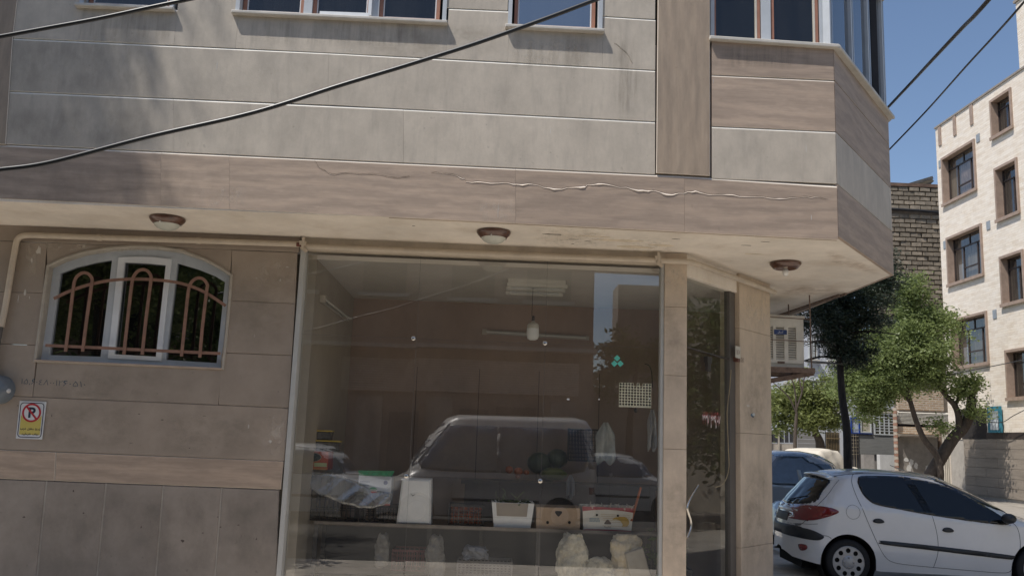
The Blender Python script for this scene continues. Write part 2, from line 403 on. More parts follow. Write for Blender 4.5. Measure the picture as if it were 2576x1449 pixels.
# row above J1 with window openings: pieces between and below the sills
W1 = (200, 437, [(200, 14), (437, 24)]); W2 = (592, 1122, [(592, 32), (1122, 58)]); W3 = (1277, 1515, [(1277, 67), (1515, 79)])
def up(x, dz=0.0):        # top line 1.2 m above J1 at pixel x
    p = onY(x, line_y(J1, x), UP); return p
def wallpiece(x0, x1, topz=None, topl=None, bot=J1, mat=grey_stone, Y=UP, g=.003, ch=.010, name='stone_panel'):
    a = onY(x0, line_y(bot, x0), Y); b = onY(x1, line_y(bot, x1), Y)
    if topl: c = onY(x1, line_y(topl, x1), Y); d = onY(x0, line_y(topl, x0), Y); c.x, d.x = b.x, a.x
    else: c = Vector((b.x, Y, topz)); d = Vector((a.x, Y, topz))
    if len(name) and ch > .004: return hstone([d, c, b, a], yoff=random.uniform(-.0006, .0006)).build(name, mat, bld)
    pts = [Vector((p.x+s*g, p.y, p.z+t*g)) for p, s, t in ((d, 1, -1), (c, -1, -1), (b, -1, 1), (a, 1, 1))]
    return MB().slab(pts, FN, .03, ch).build(name, mat, bld)
wallpiece(XL, 200, topz=6.6)
wallpiece(200, 437, topl=W1[2])
wallpiece(437, 592, topz=6.6)
wallpiece(592, 1122, topl=W2[2])
wallpiece(1122, 1277, topl=J0a, g=G)
wallpiece(1122, 1277, topz=6.6, bot=J0a)
wallpiece(1277, 1515, topl=W3[2])
wallpiece(1515, 1648, topl=J0b)
wallpiece(1515, 1648, topz=6.6, bot=J0b)
# backing wall behind the panels (mortar seen in the joints)
bx0, bx1 = -9.0, 1.45
def z_at(L, x, Y=UP): return onY(x, line_y(L, x), Y).z
# pilasters
p0 = onY(1650.5, 440, UP); p1 = onY(1785.5, 446, UP)
MB().slab([(p0.x, UP-.012, p0.z+.012), (p1.x, UP-.012, p1.z+.008), (p1.x, UP-.012, 6.6), (p0.x, UP-.012, 6.6)], FN, .05, .004).build('pilaster', pilaster_stone, bld)
p0 = onY(-60, 362, UP); p1 = onY(26, 366, UP)
pt = [onY(-60, 362, UP-.008), onY(14, 364, UP-.008), onY(32, 96, UP-.008), onY(38, 0, UP-.008)]
MB().slab([pt[0], pt[1], pt[2], Vector((pt[3].x, UP-.008, 6.6)), Vector((pt[0].x, UP-.008, 6.6))], FN, .03, .004).build('pilaster', pilaster_stone, bld)
# bay front: three stones and sill
BX0, BX1 = onY(1789, 446, UP).x, onY(2093, 334, UP).x
B1 = [(1788, 187), (2089, 205)]; B2 = [(1788, 316), (2094, 333)]; BS = [(1785, 96), (2089, 118)]
zJ3 = onY(1950, 456, UP).z; zB2 = onY(1950, 325, UP).z; zB1 = onY(1950, 196, UP).z; zBS = onY(1940, 106, UP).z
zJ4 = SOF
S0 = Vector((2.92, 7.30, 0)); S1 = Vector((4.12, 8.89, 0)); S2 = Vector((4.14, 16.0, 0))
sd = (S1-S0).normalized(); sn = Vector((sd.y, -sd.x, 0)); sl_len = (S1-S0).length
def baystone(zlo, zhi, m, g=.003, ch=.009):
    hstone([(BX0+.006, UP, zhi), (S0.x-.004, UP, zhi), (S0.x-.004, UP, zlo), (BX0+.006, UP, zlo)], ch=.009).build('stone_panel', m, bld)
def splaystone(zlo, zhi, m, g=.003, ch=.004):
    a = S0+sd*.004; b = S1-sd*.004
    q_ = MB().slab([(a.x, a.y, zlo+g), (b.x, b.y, zlo+g), (b.x, b.y, zhi-g), (a.x, a.y, zhi-g)], sn, .03, ch*.5); q_.mi = [0]*len(q_.mi); q_.build('stone_panel', m, bld)
    MB().slab([(S1.x+.003, S1.y+.004, zlo+g), (S2.x, S2.y, zlo+g), (S2.x, S2.y, zhi-g), (S1.x+.003, S1.y+.004, zhi-g)], (1, 0, 0), .03, ch).build('stone_panel', m, bld)
baystone(zJ3, zB2, grey_stone); baystone(zB2, zB1, brown_stone); baystone(zB1, zBS, brown_stone)
splaystone(zJ3, zB2, grey_stone); splaystone(zB2, zB1, brown_stone); splaystone(zB1, zBS, brown_stone)
splaystone(SOF-.005, zJ3, brown_stone, g=.002)
# pale crack running through the brown band: a broken, tilted stone edge
def crack(pts, w0, w1, name='crack_edge'):
    rj = random.Random(17); P = []
    for i in range(len(pts)-1):
        for t in (0, .35, .7): P.append((lin(pts[i][0], pts[i+1][0], t)+rj.uniform(-1, 1)*(t > 0), lin(pts[i][1], pts[i+1][1], t)+rj.uniform(-2.2, 2.2)*(t > 0)))
    P = [onY(x, y, UP) for x, y in P+[pts[-1]]]; mb = MB(); k = len(P); vs = []; rr = random.Random(3)
    for i, p in enumerate(P):
        w = w0+(w1-w0)*(0.5+0.5*math.sin(i*.9+1))*rr.uniform(.3, 1.3)
        w = max(.0010, w*math.sin(math.pi*(i+.3)/(k-.4))**.5)
        vs += [Vector((p.x, UP+.002, p.z+w*.55)), Vector((p.x, UP-.0012-w*.45, p.z-w*.45)), Vector((p.x, UP+.002, p.z-w*.95))]
    fs = []
    for i in range(k-1):
        a = i*3; fs += [(a, a+1, a+4, a+3), (a+1, a+2, a+5, a+4)]
    vd = []
    for i, p in enumerate(P): vd += [Vector((p.x, UP-.0025, p.z+.0035)), Vector((p.x, UP-.0025, p.z+.0050+.0012*(i % 3)))]
    MB().add(vd, [(2*i, 2*i+2, 2*i+3, 2*i+1) for i in range(len(P)-1)]).build('crack_gap', M('crack_gap_dark', (.10, .08, .065), .9, .1), bld)
    mb.add(vs, fs); return mb.build(name, M(name, (0.80, 0.70, 0.60), .8, .1), bld)
crack([(790, 404), (803, 424), (822, 434), (845, 440), (880, 436), (960, 441), (1005, 449), (1030, 444), (1050, 447), (1070, 440), (1085, 435), (1110, 436), (1150, 443), (1168, 449), (1171, 457), (1215, 459), (1270, 460), (1300, 464), (1340, 464), (1380, 473), (1400, 476), (1440, 472), (1470, 470), (1480, 465), (1505, 463), (1540, 467), (1590, 476), (1630, 481), (1650, 481), (1675, 489), (1720, 487), (1750, 481), (1780, 490), (1830, 490), (1870, 495), (1920, 496), (1960, 500), (2010, 497), (2050, 496), (2084, 503)][10:], .005, .014)
crack([(790, 404), (803, 424), (822, 434), (845, 440), (880, 436), (960, 441), (1005, 449), (1030, 444)], .0012, .003)
crack([(1545, 110), (1562, 122), (1580, 140), (1592, 162)], .002, .003)
# hairline cracks on the lower wall are thin open joints
# --- upper windows: stone sill, jamb reveals, mullions, terracotta sashes, glass
def upper_window(xa, xb, sill, splits, glassm, proj=.055):
    za = onY(xa, line_y(sill, xa), UP); zb = onY(xb, line_y(sill, xb), UP)
    fr = MB(); x0, x1 = za.x, zb.x; zs = (za.z+zb.z)/2; RZ = 6.6
    for (xx, s) in ((x0, 1), (x1, -1)):       # side reveals
        fr.box((xx, UP-.012, zs+.01), (xx+s*.035, UP+.16, RZ))
    fr.box((x0+.035, UP+.10, zs+.012), (x1-.035, UP+.16, zs+.03))
    w = fr.build('window', white_frame, bld)
    MB().slab([(x0-.02, UP-proj, za.z), (x1+.015, UP-proj, zb.z), (x1+.015, UP-proj, zb.z-.028), (x0-.02, UP-proj, za.z-.028)], FN, proj+.17, .006).build('sill', white_stone, w)
    n = len(splits)
    for i, (a, b) in enumerate(splits):
        A = onY(a, 10, UP+.1).x; B = onY(b, 10, UP+.1).x
        s = MB(); t = .03
        s.box((A, UP+.07, zs+.028), (B, UP+.12, zs+.06)); s.box((A, UP+.07, zs+.061), (A+t, UP+.12, RZ)); s.box((B-t, UP+.07, zs+.061), (B, UP+.12, RZ))
        s.build('sash', terracotta, w)
        q = MB(); q.box((A+t+.002, UP+.085, zs+.061), (A+t+.012, UP+.1, RZ)); q.box((B-t-.012, UP+.085, zs+.061), (B-t-.002, UP+.1, RZ)); q.box((A+t+.013, UP+.085, zs+.061), (B-t-.013, UP+.1, zs+.07))
        q.build('bead', white_frame_b, w)
        MB().add([(A+t, UP+.095, zs+.06), (B-t, UP+.095, zs+.06), (B-t, UP+.095, RZ), (A+t, UP+.095, RZ)], [(0, 1, 2, 3)]).build('pane', glassm, w)
        if i < n-1:
            C2 = onY(splits[i+1][0], 10, UP+.1).x
            MB().box((B+.002, UP+.045, zs+.026), (C2-.002, UP+.13, RZ)).build('mullion', white_frame, w)
    MB().box((x0-.3, UP+.9, zs-.2), (x1+.3, UP+.95, RZ)).build('room_wall', M('curtain_dark', (0.035, 0.036, 0.04), .9, .3, 3, (8, 1, .5)), w)
    return w
upper_window(*W1[:2], W1[2], [(228, 434)], glass_up)
upper_window(*W2[:2], W2[2], [(615, 768), (790, 935), (957, 1108)], glass_up)
upper_window(*W3[:2], W3[2], [(1295, 1497)], glass_blue)
# open white casement in the middle of the triple window
c0 = onY(800, 30, UP+.07); c1 = onY(932, 36, UP+.07)
MB().bar((c0.x+.02, UP+.06, c0.z-.02), (c1.x, UP+.02, c0.z-.035), .02, .03).bar((c1.x, UP+.02, c0.z-.04), (c1.x, UP+.02, 6.6), .03, .02).build('open_casement', white_frame_b, bld)
# --- bay window glazing
bw = MB(); zs = zBS
sillm = MB()
sillm.slab([(BX0-.02, UP-.05, zs+.012), (S0.x+.03, UP-.05, zs-.012), (S0.x+.03, UP-.05, zs-.045), (BX0-.02, UP-.05, zs-.02)], FN, .12, .006)
o = S0+sn*.03
sillm.slab([(o.x+.02, o.y-.02, zs-.012), (o.x+sd.x*sl_len+.04, o.y+sd.y*sl_len, zs-.012), (o.x+sd.x*sl_len+.04, o.y+sd.y*sl_len, zs-.045), (o.x+.02, o.y-.02, zs-.045)], sn, .10, .006)
sillm.slab([(S1.x+.05, S1.y+.03, zs-.012), (S2.x+.05, S2.y, zs-.012), (S2.x+.05, S2.y, zs-.045), (S1.x+.05, S1.y+.03, zs-.045)], (1, 0, 0), .12, .006)
bayw = MB(); YB = UP+.05
bx = [(onY(1786, 60, YB).x, onY(1793, 60, YB).x)]
bayw.box((bx[0][0], YB-.02, zs+.01), (bx[0][1]+.01, YB+.06, 6.6))
bayw.box((onY(1914, 60, YB).x, YB-.01, zs+.01), (onY(1938, 60, YB).x, YB+.06, 6.6))
bayw.box((onY(2061, 60, YB).x, YB-.01, zs+.01), (onY(2077, 60, YB).x, YB+.06, 6.6))
wb_ = bayw.build('bay_window', white_frame, bld); sillm.build('sill', white_stone, wb_)
for a, b in ((1794, 1912), (1940, 2058)):
    A, B = onY(a, 60, YB).x, onY(b, 60, YB).x
    s = MB(); s.box((A, YB, zs+.012), (B, YB+.04, zs+.03)); s.box((A, YB, zs+.031), (A+.025, YB+.04, 6.6)); s.box((B-.025, YB, zs+.031), (B, YB+.04, 6.6))
    s.build('sash', terracotta, wb_)
    MB().box((B-.042, YB+.002, zs+.031), (B-.027, YB+.03, 6.6)).build('bead', M('pale_bead', (.62, .58, .5), .5, .1), wb_)
    MB().add([(A+.025, YB+.02, zs+.03), (B-.025, YB+.02, zs+.03), (B-.025, YB+.02, 6.6), (A+.025, YB+.02, 6.6)], [(0, 1, 2, 3)]).build('pane', glass_up, wb_)
# splay glazing set back a little: three panes with paired posts
q0 = S0-sn*.05+sd*.02; ql = sl_len-.02
posts = [0.0, .36, .68, .995]
for i in range(3):
    a = q0+sd*(ql*posts[i]+.03); b = q0+sd*(ql*posts[i+1]-.03)
    MB().add([(a.x, a.y, zs-.01), (b.x, b.y, zs-.01), (b.x, b.y, 6.6), (a.x, a.y, 6.6)], [(0, 1, 2, 3)]).build('pane', glass_up, wb_)
for t in posts:
    for dd in (-.028, .028):
        c = q0+sd*(ql*t+dd)
        MB().obox((c.x, c.y, (zs+6.6)/2), sd*.02, sn*.03, (0, 0, (6.6-zs)/2)).build('post', alu if dd > 0 else white_frame, wb_)
MB().obox((4.05, 12.4, (zs+6.6)/2), (0.02, 0, 0), (0, 3.5, 0), (0, 0, (6.6-zs)/2)).build('side_wall_dark', dark_room, wb_)
MB().box((BX0, UP+1.3, zs-.3), (3.9, UP+1.34, 6.6)).build('room_wall', dark_room, wb_)
# --- mass of the building above, so that it casts its shade
ms = MB(); T = 11.5
ms.box((-9, UP+.028, SOF+.02), (BX0, UP+.06, onY(900, 60, UP).z-.06))
mortar = ms.build('backing_wall', joint_grey, bld)
bw2 = MB(); 
bw2.slab([(BX0, UP+.028, SOF+.02), (S0.x, UP+.028, SOF+.02), (S0.x, UP+.028, zs-.045), (BX0, UP+.028, zs-.045)], FN, .03)
k0 = S0-sn*.028; k1 = S1-sn*.028
bw2.slab([(k0.x, k0.y, SOF+.02), (k1.x, k1.y, SOF+.02), (k1.x, k1.y, zs-.045), (k0.x, k0.y, zs-.045)], sn, .03)
bw2.slab([(S1.x-.028, S1.y, SOF+.02), (S2.x-.028, S2.y, SOF+.02), (S2.x-.028, S2.y, zs-.045), (S1.x-.028, S1.y, zs-.045)], (1, 0, 0), .03)
bw2.build('backing_wall', joint_grey, bld)
foot = [(-9, UP+.0), (S0.x, UP+.0), (S1.x, S1.y), (S2.x, S2.y), (-9, 16.0)]
MB().slab([(x, y, T) for x, y in foot], (0, 0, 1), T-6.6).build('upper_storeys', grey_stone, bld)
MB().slab([(x-.25 if x > 0 else x, y+.1 if y < 9 else y, 6.6) for x, y in foot], (0, 0, 1), .02).build('window_head', dark_room, bld)
MB().box((-9, UP+1.0, 4.6), (BX0, UP+1.05, 6.6)).build('room_wall', dark_room, bld)

# --- soffit with its lamps
MB().slab([(-9, UP+.006, SOF), (S0.x-.01, UP+.006, SOF), (S1.x-.03, S1.y, SOF), (S1.x-.02, 10.2, SOF), (3.98, 12.0, SOF), (3.98, 16, SOF), (-9, 16, SOF)], (0, 0, -1), .02).build('soffit', plaster, bld)
# flaking plaster edges and gaps of the soffit
fl = MB()
rr = random.Random(11)
def flake(px, py, w, h):
    c = onZ(px, py, SOF-.003); pts = []
    for i in range(9):
        a = 2*math.pi*i/9; pts.append((c.x+math.cos(a)*w*rr.uniform(.5, 1), c.y+math.sin(a)*h*rr.uniform(.4, 1), SOF-.003))
    return pts
lpm = M('loose_plaster', (0.72, 0.62, 0.48), .9, .15, 6, streak=.4)
holes = MB()
for (px, py, w, h) in ((1388, 590, .11, .012), (1442, 603, .06, .008), (1441, 614, .015, .01), (1478, 607, .03, .007), (1880, 618, .06, .006), (1520, 597, .05, .005), (1700, 602, .04, .004), (1926, 609, .05, .005), (1040, 569, .02, .006)):
    holes.slab(flake(px, py, w, h), (0, 0, -1), .002)
holes.build('plaster_gap', M('plaster_gap_dark', (0.05, 0.04, 0.035), .95, .1), bld)
for (px, py, w, h) in ((1560, 606, .30, .05), (1600, 622, .22, .06), (1660, 618, .18, .05), (1500, 596, .2, .03), (1640, 634, .2, .03), (1900, 640, .12, .03)):
    MB().slab(flake(px, py, w, h), (0, 0, -1), .004, .001).build('loose_plaster', lpm, bld)

# --- lower wall left of the shop
zc = SOF-.0
TR = [(-60, 604), (43.6, 608.5), (750, 635.5)]
A1 = [(-60, 732), (25, 735), (110, 738)]; A2 = [(-60, 862), (8, 865), (95, 868.5)]
RB1 = [(578.6, 756), (745, 764)]; RB2 = [(560, 887), (733, 894)]
A3 = [(-60, 992), (31, 996), (726, 1026)]
A4 = [(-60, 1128), (0, 1130.7), (715, 1159.5)]; A5 = [(-60, 1201.5), (0, 1203.9), (708, 1231)]
def lwq(x0a, x1a, top, x0b, x1b, bot, m=beige_stone, g=.002, ch=.003, name='stone_panel'):
    px = [(x0a, line_y(top, x0a)), (x1a, line_y(top, x1a)), (x1b, line_y(bot, x1b)), (x0b, line_y(bot, x0b))]
    return panel(px, LW, m, name, g=g, ch=ch)
XR = onY(752, 640, LW).x
a = onY(-60, 604, LW); b = onY(752, 635.5, LW)
MB().slab([(a.x, LW-.006, zc), (b.x, LW-.006, zc), (b.x, LW-.006, b.z+.003), (a.x, LW-.006, a.z+.003)], FN, .03, .003).build('stone_panel', beige_stone, bld)
lwq(-60, 118, TR, -80, 109, A1); lwq(-80, 109, A1, -100, 94, A2); lwq(-100, 94, A2, -120, 82, A3)
lwq(583, 749, TR, 578.6, 743, RB1); lwq(578.6, 743, RB1, 558, 735, RB2); lwq(557, 735, RB2, 549, 727, A3)
panel([(94, 907), (557, 926), (549, 1018), (82, 998)], LW, beige_stone, g=.001, ch=.001)
arch_top = [(124, 672), (160, 655), (210, 639), (270, 629), (330, 624), (390, 625), (450, 633), (510, 654), (550, 675), (578.6, 694)]
sp = [(118, 611.5)]+[(119, 690)]+arch_top+[(583, 629)]
P2 = [onY(x, y, LW) for x, y in sp]
def poly_wall(name, pts, n, th, mat, par):      # concave polygon by triangulation
    p2 = [Vector((p.x, p.z)) for p in pts]
    r = delaunay_2d_cdt(p2, [(i, (i+1) % len(p2)) for i in range(len(p2))], [], 1, 1e-6)
    vs = [Vector((v.x, pts[0].y, v.y)) for v in r[0]]; k = len(vs); y1 = pts[0].y+th
    vs2 = vs+[Vector((v.x, y1, v.z)) for v in vs]
    fs = [tuple(f) if (vs[f[1]]-vs[f[0]]).cross(vs[f[2]]-vs[f[0]]).y < 0 else tuple(reversed(f)) for f in r[2]]
    fs2 = fs+[tuple(i+k for i in reversed(f)) for f in fs]
    cnt = {}
    for f in fs:
        for i in range(len(f)): e = (f[i], f[(i+1) % len(f)]); cnt[e] = 1
    for (i, j) in list(cnt):
        if (j, i) not in cnt: fs2.append((j, i, i+k, j+k))
    return MB().add(vs2, fs2).build(name, mat, par)
poly_wall('stone_panel', P2, FN, .03, beige_stone, bld)
lwq(-140, 726, A3, -160, 716, A4); lwq(-160, 141, A4, -170, 137, A5, brown_stone); lwq(141, 714, A4, 137, 707, A5, brown_stone)
xt = [-150, 116, 266, 410, 557, 704]; xb = [-180, 92, 243, 391, 540, 697]
AB = [(-300, 1437), (0, 1449), (700, 1478)]
for i in range(5):
    px = [(xt[i]+2, line_y(A5, xt[i])), (xt[i+1]-2, line_y(A5, xt[i+1])), (xb[i+1]-2, 1449), (xb[i]+2, 1449)]
    pts = [onY(x, y, LW) for x, y in px]
    for j, (tt, s) in enumerate(((3, 0), (2, 1))):      # run the joints down to the pavement
        pass
    tl, tr, br, bl = pts
    def down(t, b2, z): k = (t.z-z)/(t.z-b2.z); return t+(b2-t)*k
    pts = [tl, tr, down(tr, br, .14), down(tl, bl, .14)]
    MB().slab([Vector((p.x, p.y+.003, p.z-(.004 if n < 2 else 0))) for n, p in enumerate(pts)], FN, .03, .006).build('stone_panel', grey_tile, bld)
    if i < 4:
        e0 = onY(xt[i+1], line_y(A5, xt[i+1])+1, LW); e1 = onY(xb[i+1], 1449, LW); e2 = down(e0, e1, .14)
        MB().slab([(e0.x-.006, LW+.009, e0.z), (e0.x+.006, LW+.009, e0.z), (e2.x+.006, LW+.009, .14), (e2.x-.006, LW+.009, .14)], FN, .01).build('grout_strip', joint_grey, bld)
e0 = onY(720, 1100, LW)
win_l, win_r = onY(100, 800, LW).x, onY(570, 800, LW).x
bk = MB(); bk.box((-9, LW+.027, .1), (win_l-.25, LW+.07, SOF)); bk.box((onY(575, 800, LW).x+.01, LW+.027, .1), (XR-.05, LW+.07, SOF))
bk.box((win_l-.25, LW+.027, .1), (onY(575, 800, LW).x+.01, LW+.07, onY(300, 918, LW).z)); bk.build('backing_wall', joint_grey, bld)
# --- arched window
def pl(pts, Y): return [onY(x, y, Y) for x, y in pts]
YW = LW+.07
outer = [(92, 907), (108, 800), (124, 676)]+[(x, y) for x, y in arch_top]+[(573, 760), (565, 850), (557, 926)]
inner = [(100, 897), (115, 800), (133, 688), (165, 668), (215, 652), (275, 641), (330, 636), (390, 637), (446, 645), (500, 663), (540, 682), (568, 702), (565, 760), (558, 840), (549, 916)]
k = len(outer)
# moulding ring: stone surround turning into the reveal
Po = pl(outer, LW-.012); 
def ring(A, B, name, mat, par, close=True):
    n = len(A); vs = list(A)+list(B); fs = []
    for i in range(n if close else n-1):
        j = (i+1) % n; fs.append((i, j, j+n, i+n))
    return MB().add(vs, fs).build(name, mat, par)
def resample(pts, n):
    P = [Vector(p) for p in pts]; P.append(P[0]); ds = [0]
    for i in range(len(P)-1): ds.append(ds[-1]+(P[i+1]-P[i]).length)
    out = []
    for t in range(n):
        d = ds[-1]*t/n; i = max(j for j in range(len(ds)-1) if ds[j] <= d); q = (d-ds[i])/(ds[i+1]-ds[i]); out.append(P[i]+(P[i+1]-P[i])*q)
    return out
cen = onY(330, 790, LW)
def scaled(pts, d, Y):
    out = []
    for p in pts:
        v = Vector((p.x-cen.x, 0, p.z-cen.z)); q = max(abs(v.x)/1.0, abs(v.z)/.6); L = v.length
        out.append(Vector((p.x+v.x/L*d, Y, p.z+v.z/L*d)))
    return out
R0 = pl(outer, LW)
mm_ = MB(); rings = [scaled(R0, .030, LW-.001), scaled(R0, .026, LW-.014), scaled(R0, .01, LW-.016), scaled(R0, -.0, LW-.004), scaled(R0, -.004, YW+.03)]
n = len(R0); vs = [v for r_ in rings for v in r_]; fs = []
for q in range(len(rings)-1):
    for i in range(n):
        j = (i+1) % n; fs.append((q*n+i, q*n+j, (q+1)*n+j, (q+1)*n+i))
aw = MB().add(vs, fs).build('arched_window', M('window_surround', (0.42, 0.38, 0.32), .6, .1, 5, streak=.3), bld)
# frame plate with three pane openings
panes = [[(124, 893), (151, 687), (190, 672), (240, 660), (282, 654), (253, 897)],
         [(313, 660), (365, 662), (417, 667), (392, 897), (288, 891)],
         [(446, 662), (500, 678), (540, 694), (566, 710), (545, 913), (417, 905)]]
def plate_with_holes(outer3, holes3, name, mat, par, th):
    pts = []; edges = []; 
    for loop in [outer3]+holes3:
        b = len(pts); m_ = len(loop); pts += [Vector((p.x, p.z)) for p in loop]; edges += [(b+i, b+(i+1) % m_) for i in range(m_)]
    r = delaunay_2d_cdt(pts, edges, [], 1, 1e-6)
    def inside(p, loop):
        c = False; m_ = len(loop)
        for i in range(m_):
            a, b = loop[i], loop[(i+1) % m_]
            if (a.z > p.y) != (b.z > p.y) and p.x < (b.x-a.x)*(p.y-a.z)/(b.z-a.z)+a.x: c = not c
        return c
    Y = outer3[0].y; V = [Vector((v.x, Y, v.y)) for v in r[0]]; F = []
    for f in r[2]:
        c = sum((r[0][i] for i in f), Vector((0, 0)))/len(f)
        if inside(c, outer3) and not any(inside(c, h) for h in holes3): F.append(tuple(f) if (V[f[1]]-V[f[0]]).cross(V[f[2]]-V[f[0]]).y < 0 else tuple(reversed(f)))
    k = len(V); V2 = V+[v+Vector((0, th, 0)) for v in V]; F2 = list(F); E = set()
    for f in F:
        for i in range(len(f)): E.add((f[i], f[(i+1) % len(f)]))
    for (i, j) in E:
        if (j, i) not in E: F2.append((j, i, i+k, j+k))
    return MB().add(V2, F2).build(name, mat, par)
plate_with_holes(scaled(pl(outer, YW), -.004, YW), [pl(p, YW) for p in panes], 'window_frame', white_frame, aw, .05)
mo = [(298, 648), (340, 646), (385, 647), (431, 652), (405, 908), (271, 901)]
plate_with_holes(pl(mo, YW-.02), [pl(panes[1], YW-.02)], 'middle_sash', white_frame_b, aw, .019)
for p in panes:
    q = pl(p, YW+.03); MB().add(q, [tuple(range(len(q)))]).build('pane', glass_dark, aw)
MB().box((win_l-.3, YW+.35, 1.9), (win_r+.3, YW+.4, 3.5)).build('room_wall', dark_room, aw)
so = pl([(88, 904), (560, 925)], LW-.0)
MB().slab([(so[0].x, LW-.02, so[0].z), (so[1].x, LW-.02, so[1].z), (so[1].x, LW-.02, so[1].z-.018), (so[0].x, LW-.02, so[0].z-.018)], FN, .1, .003).build('sill', M('sill_stone', (.42, .33, .26), .6, .1), aw)
# forged grille in front of the arched window
gr = wthing('window_grille', 'brown painted iron grille with three hoop bars over the arched window', 'window grille', (onY(340, 890, LW).x, LW-.05, 2.3))
YG = LW-.045
def flat(pts, Y, w=.027, d=.012):
    P = [onY(x, y, Y) for x, y in pts]; n = len(P); vs = []
    for i, p in enumerate(P):
        t = (P[min(i+1, n-1)]-P[max(i-1, 0)]).normalized(); nn = Vector((-t.z, 0, t.x))
        for (a, b) in ((1, 0), (-1, 0), (-1, 1), (1, 1)): vs.append(p+nn*a*w/2+Vector((0, b*d, 0)))
    fs = []
    for i in range(n-1):
        for j in range(4): a, b = i*4+j, i*4+(j+1) % 4; fs.append((a, b, b+4, a+4))
    fs += [(0, 1, 2, 3), tuple((n-1)*4+j for j in (3, 2, 1, 0))]
    return MB().add(vs, fs)
flat([(114, 868.5), (260, 875), (400, 882), (554, 889)], YG+.014).build('cross_bar', grille_brown, gr)
ab = [(p.x, p.y) for p in smooth_path([(135, 751, 0), (180, 730, 0), (235, 713, 0), (290, 704, 0), (357, 702, 0), (430, 708, 0), (480, 720, 0), (520, 738, 0), (567, 769, 0)], 4)]
flat(ab, YG+.014).build('arch_bar', grille_brown, gr)
for hoop in ([(164, 884), (176, 790), (184, 722), (190, 700), (201, 689), (212, 686), (223, 690), (231, 702), (229, 722), (218, 800), (207, 884)],
             [(311, 891), (322, 790), (331, 714), (337, 693), (348, 681), (360, 678), (371, 682), (379, 694), (378, 714), (367, 800), (357, 892)],
             [(456, 896), (466, 800), (473, 735), (479, 713), (490, 702), (501, 699), (512, 703), (521, 716), (519, 735), (509, 820), (502, 899)]):
    hp = [(p.x, p.y) for p in smooth_path([(a, b, 0) for a, b in hoop], 3)]
    flat(hp, YG).build('hoop', grille_brown, gr)

# --- shop front
alu_m = MB()
gx0, gx1 = -1.745, 1.60
ztop = onY(1200, 650, GL).z
def gjx(px, py): return onY(px, py, GL)
cols = [gx0, (gjx(1055, 641).x+gjx(1020, 1449).x)/2, (gjx(1374, 656).x+gjx(1358, 1449).x)/2, gx1]
zj1 = onY(1200, 857, GL).z; zj2 = onY(1190, 1203, GL).z
rows = [.22, zj2, zj1, ztop]
front = wthing('shopfront', 'wide frameless glass shopfront of nine panes between beige stone walls', 'shopfront', (0, GL, .14))
for i in range(3):
    for j in range(3):
        a = R(random.uniform(-.25, .25)); e = random.uniform(-.0012, .0012); g = .0025
        x0, x1, z0, z1 = cols[i]+g, cols[i+1]-g, rows[j]+g, rows[j+1]-g
        dy = math.sin(a)*.5
        MB().add([(x0, GL-dy*.5, z0), (x1, GL+dy*.5, z0), (x1, GL+dy*.5+e, z1), (x0, GL-dy*.5+e, z1)], [(0, 1, 2, 3)]).build('glass_pane', glass_shop, front)
joint = MB()
for x in cols[1:3]: joint.box((x-.0012, GL-.0005, .22), (x+.0012, GL+.006, ztop))
joint.box((gx0, GL-.002, zj1-.0018), (gx1, GL+.006, zj1-.0002)); joint.box((gx0, GL-.0015, zj2-.0012), (gx1, GL+.0055, zj2+.0002))
joint.build('silicone_joint', M('silicone', (0.15, 0.14, 0.13), .5, .1), front)
chrome = M('worn_chrome', (0.6, 0.58, 0.54), .18, .1, 20, metal=1.0)
for (px, py) in ((1040, 851), (1371, 863), (1022, 1197), (1359, 1209)):
    p = onY(px, py, GL); MB().lathe([(0, -.012), (.016, -.012), (.022, -.006), (.023, 0), (.0, 0)], (p.x, GL-.005, p.z), (0, 1, 0), 18).build('clamp_button', chrome, front)
fm = MB(); fm.box((gx0-.045, LW-.02, .14), (gx0-.002, GL+.04, ztop+.03)); fm.box((gx1+.002, LW+.02, .14), (gx1+.03, GL+.04, ztop+.03)); fm.box((gx0, LW+.03, .14), (gx1, GL+.04, .218))
fm.build('side_profile', M('shop_frame_paint', (.46, .46, .44), .4, .06), front)
MB().box((gx0-.05, LW+.002, ztop+.003), (gx1+.03, GL+.05, SOF)).build('head_beam', cream_paint, front)

# --- stone pillars, shop door
pil1 = MB(); x0, x1 = 1.632, 1.842
for za, zb in ((.14, .62), (.62, 1.75), (1.75, 2.42), (2.42, 3.06), (3.06, SOF-.001)):
    pil1.slab([(x0, LW, za+.0015), (x1, LW, za+.0015), (x1, LW, zb-.0015), (x0, LW, zb-.0015)], FN, .2, .002)
pil1.build('shop_pillar', pillar_stone, bld)
c0 = Vector((1.842, LW, 0)); c1 = Vector((3.13, 9.74, 0)); cdv = (c1-c0).normalized(); cn = Vector((cdv.y, -cdv.x, 0)); CL = (c1-c0).length
def onC(px, py, off=0.0): return onP(px, py, c0+cn*off, cn)
pl0 = onC(1862, 1000); tl0 = (pl0-c0).dot(cdv); pr0 = onC(1940, 1000); tr0 = (pr0-c0).dot(cdv)
def cpt(t, z, off=0.0): p = c0+cdv*t+cn*off; return Vector((p.x, p.y, z))
def cslab(t0, t1, z0, z1, th, off=0, ch=.002): return MB().slab([cpt(t0, z0, off), cpt(t1, z0, off), cpt(t1, z1, off), cpt(t0, z1, off)], cn, th, ch)
p2 = MB()
for za, zb in ((.14, .8), (.8, 1.93), (1.93, 3.0), (3.0, SOF-.001)):
    p2.slab([cpt(tl0, za+.0015), cpt(tr0, za+.0015), cpt(tr0, zb-.0015), cpt(tl0, zb-.0015)], cn, .22, .002)
p2.build('shop_pillar', pillar_stone, bld)
zl = onC(1790, 712).z
